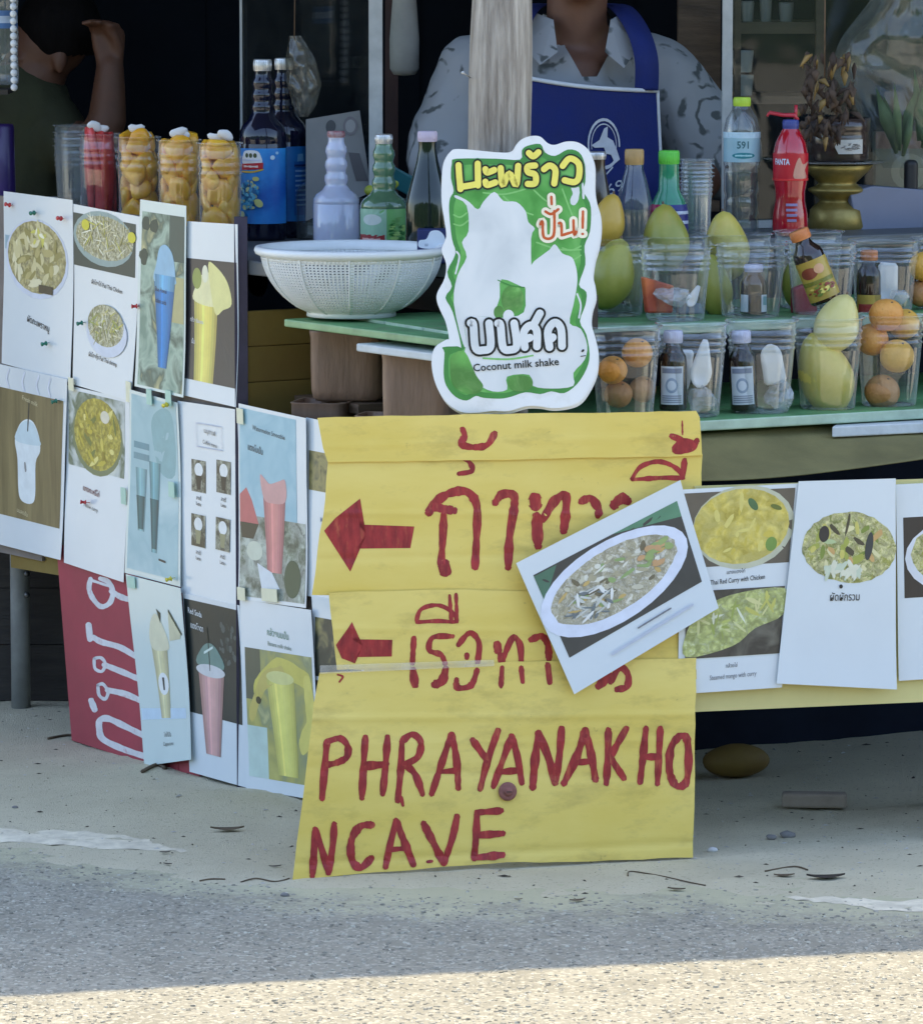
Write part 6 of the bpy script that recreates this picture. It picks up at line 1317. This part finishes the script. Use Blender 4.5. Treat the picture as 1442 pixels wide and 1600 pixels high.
# printed card leaning inside the dark glass
mb = MB(); cq = [A(478, 186, 8.32), A(562, 172, 8.32), A(580, 300, 8.30), A(478, 345, 8.30)]; mb.slab(cq, Vector((0, .004, 0))); ob = mb.build('printed_card', mat('grey_card', hx(120, 120, 118), .6, .1, 12)); T(ob, 'grey printed card leaning behind the dark glass', 'card')
P = Print(lambda u, v, o: ((cq[0] * (1 - u) + cq[1] * u) * (1 - v) + (cq[3] * (1 - u) + cq[2] * u) * v) + Vector((0, -.0006 - o, 0)), .0004, .0002)
P.ell(.45, .12, .09, .07, DARK); P.ell(.8, .16, .13, .11, ink(96, 90, 92)); P.ell(.8, .16, .09, .075, ink(130, 128, 126)); P.poly([(.72,.45),(.9,.5),(.98,.85),(.8,.8)], ink(60, 56, 58), .1); P.done('print', ob)
mb = MB(); mb.beam(A(612, 400, 8.75), A(612, -60, 8.75), .05, .022); part(mb, 'post', mat('red_brown_post', hx(64, 40, 34), .7, .25, 12, .2, 40))

# ================================================================ things on the ground
def leaf(px, py, L, rot, label, m, curl=.3):
    p = G(px, py); p.z = max(ground_z(p.x, p.y), road_z(p.x, p.y)) + .002; mb = MB(); n = 8; d = Vector((math.cos(rot), math.sin(rot), 0)); s_ = Vector((-d.y, d.x, 0))
    for k in range(n + 1):
        t = k / n; w = L * .22 * math.sin(math.pi * min(.98, max(.02, t)))
        for e in (-1, 0, 1): mb.v.append(p + d * (L * (t - .5)) + s_ * (w * e) + upm(L * curl * ((2 * t - 1) ** 2 * .25 + abs(e) * .12)))
    for k in range(n):
        for e in range(2): i = k * 3 + e; mb.f.append([i, i + 1, i + 4, i + 3]); mb.m.append(0); mb.sm.append(True)
    o = mb.build('dry_leaf', m); mo = o.modifiers.new('t', 'SOLIDIFY'); mo.thickness = .0006; T(o, label, 'leaf', 'dry leaves on the ground')
dry, dry2 = mat('dry_leaf', hx(92, 78, 60), .8, .25, 30), mat('dark_dry_leaf', hx(58, 50, 42), .8, .25, 30)
for a in [(1290, 1372, .055, .1, 'dark curled dry leaf on the sand at the right', dry2), (1057, 1389, .026, -.3, 'short brown dry leaf below the right corner of the yellow sign', dry), (902, 1406, .024, .4, 'small pale dry leaf on the road edge below the yellow sign', dry), (258, 1334, .016, .2, 'tiny dark leaf beside the white road line at left', dry2), (262, 1350, .014, -.4, 'tiny leaf on the sand below the white road line', dry2), (430, 1355, .018, .3, 'small leaf left of the bottom corner of the yellow sign', dry2), (355, 1300, .05, .1, 'thin faded leaf on the sand in front of the menus', dry), (810, 1404, .012, .2, 'tiny leaf fragment on the road below the painted E', dry), (1225, 1368, .03, .1, 'thin dry leaf between the twig and the dark leaf', dry), (180, 1166, .03, .3, 'dry leaf at the foot of the red panel', dry2), (1010, 1310, .012, .9, 'tiny leaf', dry2)][:10]: leaf(*a)
def twig(pix, r, label):
    mb = MB(); pts = []
    for x, y in pix: p = G(x, y); p.z = max(ground_z(p.x, p.y), road_z(p.x, p.y)) + r; pts.append(p)
    mb.tube(smooth(pts, False, 5), r, 7); T(mb.build('twig', dry), label, 'twig', 'twigs on the ground')
twig([(981, 1370), (983, 1362), (1000, 1363), (1040, 1370), (1075, 1377), (1102, 1382)], .001, 'long hooked twig on the sand right of the painted word CAVE')
twig([(376, 1376), (400, 1373), (430, 1376), (452, 1373)], .0011, 'dark twig lying against the left bottom corner of the yellow sign'); twig([(312, 1374), (330, 1372), (352, 1372)], .0012, 'short thin twig left of the dark twig'); twig([(222, 1206), (245, 1198), (258, 1202)], .003, 'dark root-like twig under the cream coffee sheet'); twig([(75, 1155), (105, 1150), (130, 1152)], .0022, 'twig at the left foot of the red panel'); twig([(1195, 1362), (1240, 1356), (1262, 1360)], .0012, 'thin twig on the sand below the foam block')
for k, (px, py, r, lab) in enumerate([(24, 1262, .004, 'dark pebble on the sand at far left'), (1113, 1328, .006, 'white pebble beside the right edge of the yellow sign'), (1230, 1305, .009, 'grey pebble under the stall at right'), (1205, 1308, .006, 'small grey pebble left of the grey pebble'), (445, 1397, .005, 'pebble on the road left of the yellow sign')]):
    p = G(px, py); p.z = max(ground_z(p.x, p.y), road_z(p.x, p.y)) + r * .4; mb = MB(); blob(mb, p, .4, (r * 1.3, r, r * .7), k * 9, None, 10); T(mb.build('pebble', mat('white_pebble', (.6, .6, .58), .7, .1, 40) if 'white' in lab else mat('grey_pebble', (.2, .19, .18), .8, .2, 40)), lab, 'pebble', 'pebbles on the sand')
# sand litter: tiny bits nobody could count
mb = MB()
for k in range(1300):
    x, y = R.uniform(-.95, 1.0), R.uniform(6.85, 8.6)
    if y - lerp_pts(EDGE, x) < .0: continue
    z = ground_z(x, y); s_ = R.uniform(.0006, .0018) * (1.7 if R.random() < .05 else 1); a = R.uniform(0, 6.28); e = R.uniform(1, 4); d, q = Vector((math.cos(a), math.sin(a), 0)) * s_ * e, Vector((-math.sin(a), math.cos(a), 0)) * s_
    c = Vector((x, y, z + s_ * .3)); mb.add([c - d, c + q, c + d, c - q, c + upm(s_ * .9)], [(0, 1, 4), (1, 2, 4), (2, 3, 4), (3, 0, 4)], 0 if R.random() < .45 else 1, False)
o = mb.build('sand_litter', [dry2, mat('pale_grit', (.45, .43, .4), .8, .2, 40)], None, Vector((0, 0, 0))); S(o, 'stuff'); o['label'] = 'scattered grit and plant bits on the sand'; o['category'] = 'litter'
# fruit and foam block in the shade under the stall
p = G(1150, 1212); mb = MB(); blob(mb, p + upm(.024), .1, (.053, .034, .026), 5, Matrix.Rotation(.1, 3, 'Z'), 26); T(mb.build('fallen_fruit', mat('dull_yellow_skin', hx(150, 124, 60), .7, .3, 14, .2, 60, col2=hx(112, 88, 46))), 'dull yellow oval fruit lying in the shade under the stall', 'fruit')
p = G(1272, 1262); mb = MB(); mb.box(p + upm(.012), (.098, .03, .022), Matrix.Rotation(-.08, 3, 'Z')); ob = bevel(mb.build('foam_block', mat('dirty_foam', hx(150, 138, 124), .85, .15, 30, .3, 80)), .004); T(ob, 'flat dirty foam block on the sand under the stall', 'foam')

# ================================================================ people inside the stall
skin = mat('brown_skin', hx(104, 70, 53), .55, .10, 30, .1, 120, sss=.1); hair = mat('black_hair', (.006, .005, .005), .8, .3, 60, .4, 200, stretch=(1, 1, .2), spec=.1)
def limb(mb, pts, rr):
    pts = [Vector(p) for p in pts]
    fine, fr = [], []
    for i in range(len(pts) - 1):
        for k in range(4): t = k / 4; fine.append(pts[i].lerp(pts[i + 1], t)); fr.append(rr[i] + (rr[i + 1] - rr[i]) * t)
    fine.append(pts[-1]); fr.append(rr[-1]); mb.tube(fine, fr, 14)
    for p, r in zip(pts, rr): mb.ball(p, r * .99, 12)
def remesh(mb, name, m, vox, parent=None, smooth_it=6, cut=None, bis=()):
    ob = mb.build(name, m, parent)
    a = ob.modifiers.new('r', 'REMESH'); a.mode = 'VOXEL'; a.voxel_size = vox
    b = ob.modifiers.new('s', 'SMOOTH'); b.iterations = smooth_it; b.factor = .5
    bpy.context.view_layer.update()
    me = bpy.data.meshes.new_from_object(ob.evaluated_get(bpy.context.evaluated_depsgraph_get())); ob.modifiers.clear(); ob.data = me; me.name = name
    me.materials.clear(); me.materials.append(m)
    if cut:
        bm = bmesh.new(); bm.from_mesh(me); og = WO[ob.name]
        for pl in bis: bmesh.ops.bisect_plane(bm, geom=bm.verts[:] + bm.edges[:] + bm.faces[:], plane_co=Vector(pl[0]) - og, plane_no=pl[1])
        dead = [f for f in bm.faces if cut(f.calc_center_median() + og)]; bmesh.ops.delete(bm, geom=dead, context='FACES'); bm.to_mesh(me); bm.free()
    for p in me.polygons: p.use_smooth = True
    return ob
def hand(mb, w, d, side, palmn, curl, s_=1.0, thumb=1):
    """w wrist, d pointing direction, side across the palm, palmn out of the palm"""
    d, side, palmn = d.normalized(), side.normalized(), palmn.normalized()
    for k in range(4): limb(mb, [w + side * (.009 * (k - 1.5)) * s_, w + d * .075 * s_ + side * (.019 * (k - 1.5)) * s_], [.016 * s_, .0125 * s_])
    for k, L in enumerate((.062, .072, .068, .052)):
        b = w + d * .078 * s_ + side * (.019 * (k - 1.5)) * s_; pts = [b]; dd = d.copy()
        for j, q in enumerate((.45, .32, .23)):
            an = curl * (.7 if j == 0 else 1.0); dd = (dd * math.cos(an) + palmn * math.sin(an)).normalized()
            pn = palmn; palmn_l = (palmn - dd * palmn.dot(dd)); pts.append(pts[-1] + dd * L * q * s_)
        limb(mb, pts, [.0092 * s_, .0088 * s_, .008 * s_, .0072 * s_])
    b = w + d * .025 * s_ - side * thumb * .028 * s_; limb(mb, [w + d * .012 * s_ - side * thumb * .012 * s_, b + d * .012 * s_ + palmn * .012 * s_, b + d * .042 * s_ + palmn * .026 * s_, b + d * .062 * s_ + palmn * .034 * s_ + side * thumb * .014 * s_], [.014 * s_, .0115 * s_, .010 * s_, .0082 * s_])
def head(mb, c, fwd, s_=1.0):
    f = fwd.normalized(); sd = f.cross(Vector((0, 0, 1))).normalized(); M = Matrix((sd, f, Vector((0, 0, 1)))).transposed()
    at = lambda x, y, z: c + M @ Vector((x, y, z)) * s_
    mb.ball(at(0, -.015, .03), tuple(q * s_ for q in (.074, .092, .086)), 20, 0, M); mb.ball(at(0, .02, -.035), tuple(q * s_ for q in (.060, .066, .078)), 20, 0, M); mb.ball(at(0, .06, -.088), tuple(q * s_ for q in (.026, .022, .020)), 14, 0, M)
    limb(mb, [at(0, .082, .02), at(0, .104, -.018)], [.008 * s_, .013 * s_]); mb.ball(at(0, .084, -.052), tuple(q * s_ for q in (.026, .012, .008)), 12, 0, M); mb.ball(at(0, .082, -.064), tuple(q * s_ for q in (.022, .012, .008)), 12, 0, M)
    for e in (-1, 1): mb.ball(at(.074 * e, -.008, -.01), tuple(q * s_ for q in (.010, .018, .030)), 12, 0, M); mb.ball(at(.03 * e, .075, .012), tuple(q * s_ for q in (.016, .012, .008)), 10, 0, M)
    return at
def eyes(at, parent, s_=1.0):
    ew, ed = mat('eye_white', (.6, .6, .58), .2, .05, 40), mat('eye_dark', (.01, .008, .006), .1, .1, 40)
    for e in (-1, 1):
        mb = MB(); mb.ball(at(.03 * e, .080, .012), .0095 * s_, 12); o = mb.build('eye', ew, parent); mb = MB(); mb.ball(at(.03 * e, .0875, .012), .0045 * s_, 10); mb.build('iris', ed, o)
# ---- woman in a patterned shirt and blue apron
wx, wy = .178, 8.36
wc = lambda x, y, z: Vector((wx + x, wy + y, z))
body = MB()
limb(body, [wc(0, 0, .55), wc(0, 0, .75), wc(0, -.005, .98), wc(0, 0, 1.06)], [.13, .12, .12, .10])
limb(body, [wc(-.14, 0, 1.085), wc(0, 0, 1.10), wc(.14, 0, 1.085)], [.055, .075, .055])
limb(body, [wc(.005, .0, 1.10), wc(.008, -.02, 1.15), wc(.010, -.035, 1.24)], [.056, .050, .050])
at_w = head(body, wc(.012, -.055, 1.322), Vector((.05, -1, -.12)))
for e, pts in ((-1, [(-.155, 0, 1.08), (-.215, -.05, .90), (-.12, -.23, .86)]), (1, [(.155, 0, 1.07), (.225, -.03, .93), (.16, -.22, .87)])):
    P3 = [wc(*p) for p in pts]; limb(body, P3, [.045, .036, .024]); dd = (P3[2] - P3[1]).normalized(); hand(body, P3[2], dd, Vector((-dd.y, dd.x, 0)) * -e, Vector((0, 0, -1)), .5, .95, e)
for e in (-1, 1): limb(body, [wc(.075 * e, 0, .55), wc(.10 * e, -.36, .52), wc(.10 * e, -.34, .06)], [.085, .062, .04]); limb(body, [wc(.10 * e, -.34, .045), wc(.10 * e, -.46, .03)], [.035, .026])
woman = remesh(body, 'person', skin, .0065, None, 5); T(woman, 'person in grey patterned shirt and blue apron behind the wooden pole', 'person')
# stool
st_ = empty('stool', wc(0, 0, 0)); T(st_, 'low dark wooden stool under the person in the apron', 'stool')
mb = MB(); mb.lathe([(.0, .40), (.16, .40), (.165, .42), (.16, .435), (.0, .435)], wc(0, .0, 0), None, 24, caps=False); mb.build('seat', wood_dk, st_)
for a in range(4): mb = MB(); q = wc(.11 * math.cos(a * 1.571 + .78), .11 * math.sin(a * 1.571 + .78), 0); mb.tube([q, q + upm(.402)], .016, 10); mb.build('leg', wood_dk, st_)
# shirt with an open collar
m, n_, l_ = _nt('patterned_shirt'); b_ = n_.new('ShaderNodeBsdfPrincipled'); o_ = n_.new('ShaderNodeOutputMaterial'); l_.new(b_.outputs[0], o_.inputs[0]); b_.inputs['Roughness'].default_value = .85
cd = coords(n_, l_, False); nn_ = n_.new('ShaderNodeTexNoise'); nn_.inputs['Scale'].default_value = 28; nn_.inputs['Detail'].default_value = 3; l_.new(cd, nn_.inputs['Vector'])
mx_ = n_.new('ShaderNodeVectorMath'); mx_.operation = 'MULTIPLY_ADD'; mx_.inputs[1].default_value = (.035,) * 3; l_.new(nn_.outputs['Color'], mx_.inputs[0]); l_.new(cd, mx_.inputs[2])
vo_ = n_.new('ShaderNodeTexVoronoi'); vo_.inputs['Scale'].default_value = 9; l_.new(mx_.outputs[0], vo_.inputs['Vector'])
wv = n_.new('ShaderNodeMath'); wv.operation = 'SINE'; w2 = n_.new('ShaderNodeMath'); w2.operation = 'MULTIPLY'; w2.inputs[1].default_value = 26; l_.new(vo_.outputs['Distance'], w2.inputs[0]); l_.new(w2.outputs[0], wv.inputs[0])
rp_ = n_.new('ShaderNodeValToRGB'); e_ = rp_.color_ramp.elements; e_[0].position = .45; e_[0].color = (.29, .30, .31, 1); e_[1].position = .85; e_[1].color = (.075, .085, .085, 1)
n5 = n_.new('ShaderNodeTexNoise'); n5.inputs['Scale'].default_value = 24; l_.new(cd, n5.inputs['Vector']); ad = n_.new('ShaderNodeMath'); ad.operation = 'MULTIPLY'; l_.new(wv.outputs[0], ad.inputs[0]); mr = n_.new('ShaderNodeMapRange'); mr.inputs['From Min'].default_value = .35; mr.inputs['From Max'].default_value = .6; l_.new(n5.outputs[0], mr.inputs[0]); l_.new(mr.outputs[0], ad.inputs[1])
l_.new(ad.outputs[0], rp_.inputs[0]); l_.new(rp_.outputs[0], b_.inputs['Base Color']); shirt_m = m
shirt = MB()
limb(shirt, [wc(0, 0, .60), wc(0, 0, .75), wc(0, -.005, .97), wc(0, 0, 1.06)], [.142, .134, .134, .112]); limb(shirt, [wc(-.135, 0, 1.085), wc(0, .005, 1.095), wc(.135, 0, 1.085)], [.068, .085, .068])
limb(shirt, [wc(0, .005, 1.09), wc(.004, -.008, 1.155)], [.075, .063])
for e, pts in ((-1, [(-.15, 0, 1.085), (-.205, -.035, .945)]), (1, [(.15, 0, 1.075), (.245, -.02, .95)])): limb(shirt, [wc(*p) for p in pts], [.068, .070])
vx = wx + .028
sh = remesh(shirt, 'shirt', shirt_m, .007, woman, 4, lambda p: (p.y < wy - .005 and p.z > 1.085 and abs(p.x - vx) < .012 + (p.z - 1.085) * .55) or p.z > 1.185 or (p.z < 1.0 and False), [((vx - .012, 0, 1.085), (1, 0, .55)), ((vx + .012, 0, 1.085), (-1, 0, .55)), ((0, 0, 1.085), (0, 0, 1)), ((0, 0, 1.185), (0, 0, 1))])
mo = sh.modifiers.new('fold', 'DISPLACE'); tx = bpy.data.textures.new('folds', 'CLOUDS'); tx.noise_scale = .09; mo.texture = tx; mo.strength = .022; mo.mid_level = .5; mo.texture_coords = 'OBJECT'
for e, pts in ((-1, [(-.058, -.045, 1.185), (-.030, -.085, 1.175), (-.024, -.125, 1.125), (-.052, -.135, 1.105), (-.082, -.09, 1.135)]), (1, [(.082, -.045, 1.185), (.062, -.085, 1.175), (.052, -.125, 1.125), (.082, -.135, 1.100), (.110, -.09, 1.135)])):
    mb = MB(); mb.slab([wc(*p) for p in pts], Vector((0, .004, .001))); mb.build('collar', shirt_m, woman)
# apron
blue = mat('blue_apron_cloth', hx(12, 32, 98), .8, .12, 18, .2, 260); trim = mat('white_piping', (.62, .64, .66), .7, .06, 40)
def bibp(u, v, o=0.0):
    xl, xr = wx - .125 - .012 * v, wx + .137 + .024 * v; x = xl + (xr - xl) * u; zt = 1.094 - .031 * u - .006 * math.sin(u * 3.1); z = zt + (.60 - zt) * v
    y = wy - .158 + ((x - wx) / .15) ** 2 * .05 + .004 * math.sin(u * 9 + v * 4) + .003 * math.sin(v * 13); return Vector((x, y - o, z))
mb = MB(); nu, nv = 18, 22
for s_ in (0, -.002): mb.v += [bibp(i / nu, j / nv, s_) for j in range(nv + 1) for i in range(nu + 1)]
for j in range(nv):
    for i in range(nu): a = j * (nu + 1) + i; k = (nu + 1) * (nv + 1); mb.f += [[a, a + nu + 1, a + nu + 2, a + 1], [a + k + 1, a + k + nu + 2, a + k + nu + 1, a + k]]; mb.m += [0, 0]; mb.sm += [True, True]
apron = mb.build('apron', blue, woman)
mb = MB(); mb.tube([bibp(i / 20, 0, .001) for i in range(21)], .0036, 8); mb.tube([bibp(1, j / 20, .001) for j in range(21)], .0026, 8); mb.tube([bibp(0, j / 20, .001) for j in range(21)], .0026, 8); mb.build('piping', trim, apron)
for pts in ([bibp(.93, 0), wc(.118, -.125, 1.115), wc(.105, -.095, 1.16), wc(.080, -.03, 1.195), wc(.05, .05, 1.20)], [bibp(.07, 0), wc(-.098, -.125, 1.125), wc(-.088, -.095, 1.165), wc(-.068, -.03, 1.195), wc(-.04, .05, 1.20)]):
    mb = MB(); pp = smooth(pts, False, 6)
    for i, p in enumerate(pp): mb.v += [p + Vector((-.019, -.006, 0)), p + Vector((.019, -.006, 0))]
    for i in range(len(pp) - 1): mb.f.append([2 * i, 2 * i + 1, 2 * i + 3, 2 * i + 2]); mb.m.append(0); mb.sm.append(True)
    o = mb.build('strap', blue, apron); mo = o.modifiers.new('t', 'SOLIDIFY'); mo.thickness = .002
P = Print(lambda u, v, o: bibp(.5 + u, .0 + v, .0022 + o), .0003, .0002); lw = mat('white_print', (.52, .55, .6), .7, .1, 60)
# emblem: an oval ring with a rearing figure, numerals under it
def apx(x, y):     # photo pixel on the bib -> its (u, v)
    q = A(x, y, wy - .16); u = (q.x - (wx - .13)) / .275 - .5; zt = 1.094 - .031 * (u + .5); return (u, (zt - q.z) / (zt - .60))
def E_(a0, a1, rx, ry, cx=945, cy=222): return [apx(cx + rx * math.cos(rad(a)), cy + ry * math.sin(rad(a))) for a in range(a0, a1 + 1, 12)]
P.stroke(E_(-200, 10, 25, 40), .010, lw); P.stroke(E_(40, 130, 25, 36), .012, lw); P.stroke(E_(-190, 20, 20, 33), .004, lw)
P.poly([apx(*q) for q in ((925,222),(938,214),(946,196),(952,193),(951,210),(960,216),(966,232),(970,246),(962,252),(956,238),(948,236),(945,226),(930,226))], lw, 0, tess=True)
P.text('69', apx(960, 290)[0], apx(960, 290)[1], .055, lw, -.25, 2.0, .0, .2); P.stroke([apx(948, 268), apx(958, 258)], .006, lw); P.done('emblem', apron)
eyes(at_w, woman)
hm = MB(); hm.ball(at_w(0, -.03, .045), (.082, .092, .088), 24); hm.ball(at_w(0, -.09, -.02), (.06, .05, .07), 18); remesh(hm, 'hair', hair, .008, woman, 3, lambda p: p.y < at_w(0, .035, 0).y and p.z < at_w(0, 0, .07).z)
# ---- second person, seated at the left behind the fruit cups, forearm raised
d2 = 9.45; q2 = lambda x, y, dd=0.0: A(x, y, d2 + dd)
b2_ = MB(); sh_c = q2(40, 190, .02)
limb(b2_, [Vector((sh_c.x - .05, sh_c.y + .02, .50)), Vector((sh_c.x - .05, sh_c.y + .02, .8)), q2(30, 175)], [.14, .13, .09]); limb(b2_, [q2(30, 175), q2(58, 138), q2(66, 112)], [.07, .05, .045])
at_m = head(b2_, q2(72, 85, .0), Vector((-.9, -.35, -.25)), .9)
limb(b2_, [q2(75, 190, -.03), q2(140, 250, -.10), q2(168, 185, -.10), q2(172, 105, -.10)], [.05, .042, .036, .026])
wr = q2(172, 105, -.10); hand(b2_, wr, Vector((-.06, .02, 1)), Vector((1, .15, 0)), Vector((-.35, -.9, 0)), 1.25, .82, -1)
for e in (-1, 1): limb(b2_, [Vector((sh_c.x - .05 + .07 * e, sh_c.y + .02, .50)), Vector((sh_c.x - .15 + .1 * e, sh_c.y + .38, .47)), Vector((sh_c.x - .15 + .1 * e, sh_c.y + .4, .05))], [.085, .06, .04])
man = remesh(b2_, 'person', skin, .006, None, 4); T(man, 'person in dark olive shirt with a raised forearm behind the fruit cups', 'person')
s2 = MB(); limb(s2, [Vector((sh_c.x - .05, sh_c.y + .02, .55)), Vector((sh_c.x - .05, sh_c.y + .02, .8)), q2(30, 178)], [.15, .142, .105]); limb(s2, [q2(40, 165), q2(78, 195, -.03), q2(100, 222, -.06)], [.066, .062, .056])
remesh(s2, 'shirt', mat('olive_shirt', hx(58, 60, 40), .85, .2, 14, .3, 120), .008, man, 4)
h2 = MB(); h2.ball(at_m(0, -.03, .045), (.080, .088, .084), 22); remesh(h2, 'hair', hair, .008, man, 3, lambda p: p.z < at_m(0, 0, .0).z); eyes(at_m, man, .9)
st_ = empty('stool', Vector((sh_c.x - .05, sh_c.y + .02, 0))); T(st_, 'low dark stool under the person in the olive shirt', 'stool')
q = WO[st_.name]; mb = MB(); mb.lathe([(.0, .35), (.16, .35), (.165, .36), (.16, .375), (.0, .375)], q, None, 24, caps=False); mb.build('seat', wood_dk, st_)
for a in range(4): mb = MB(); p = q + Vector((.11 * math.cos(a * 1.571 + .78), .11 * math.sin(a * 1.571 + .78), 0)); mb.tube([p, p + upm(.352)], .016, 10); mb.build('leg', wood_dk, st_)
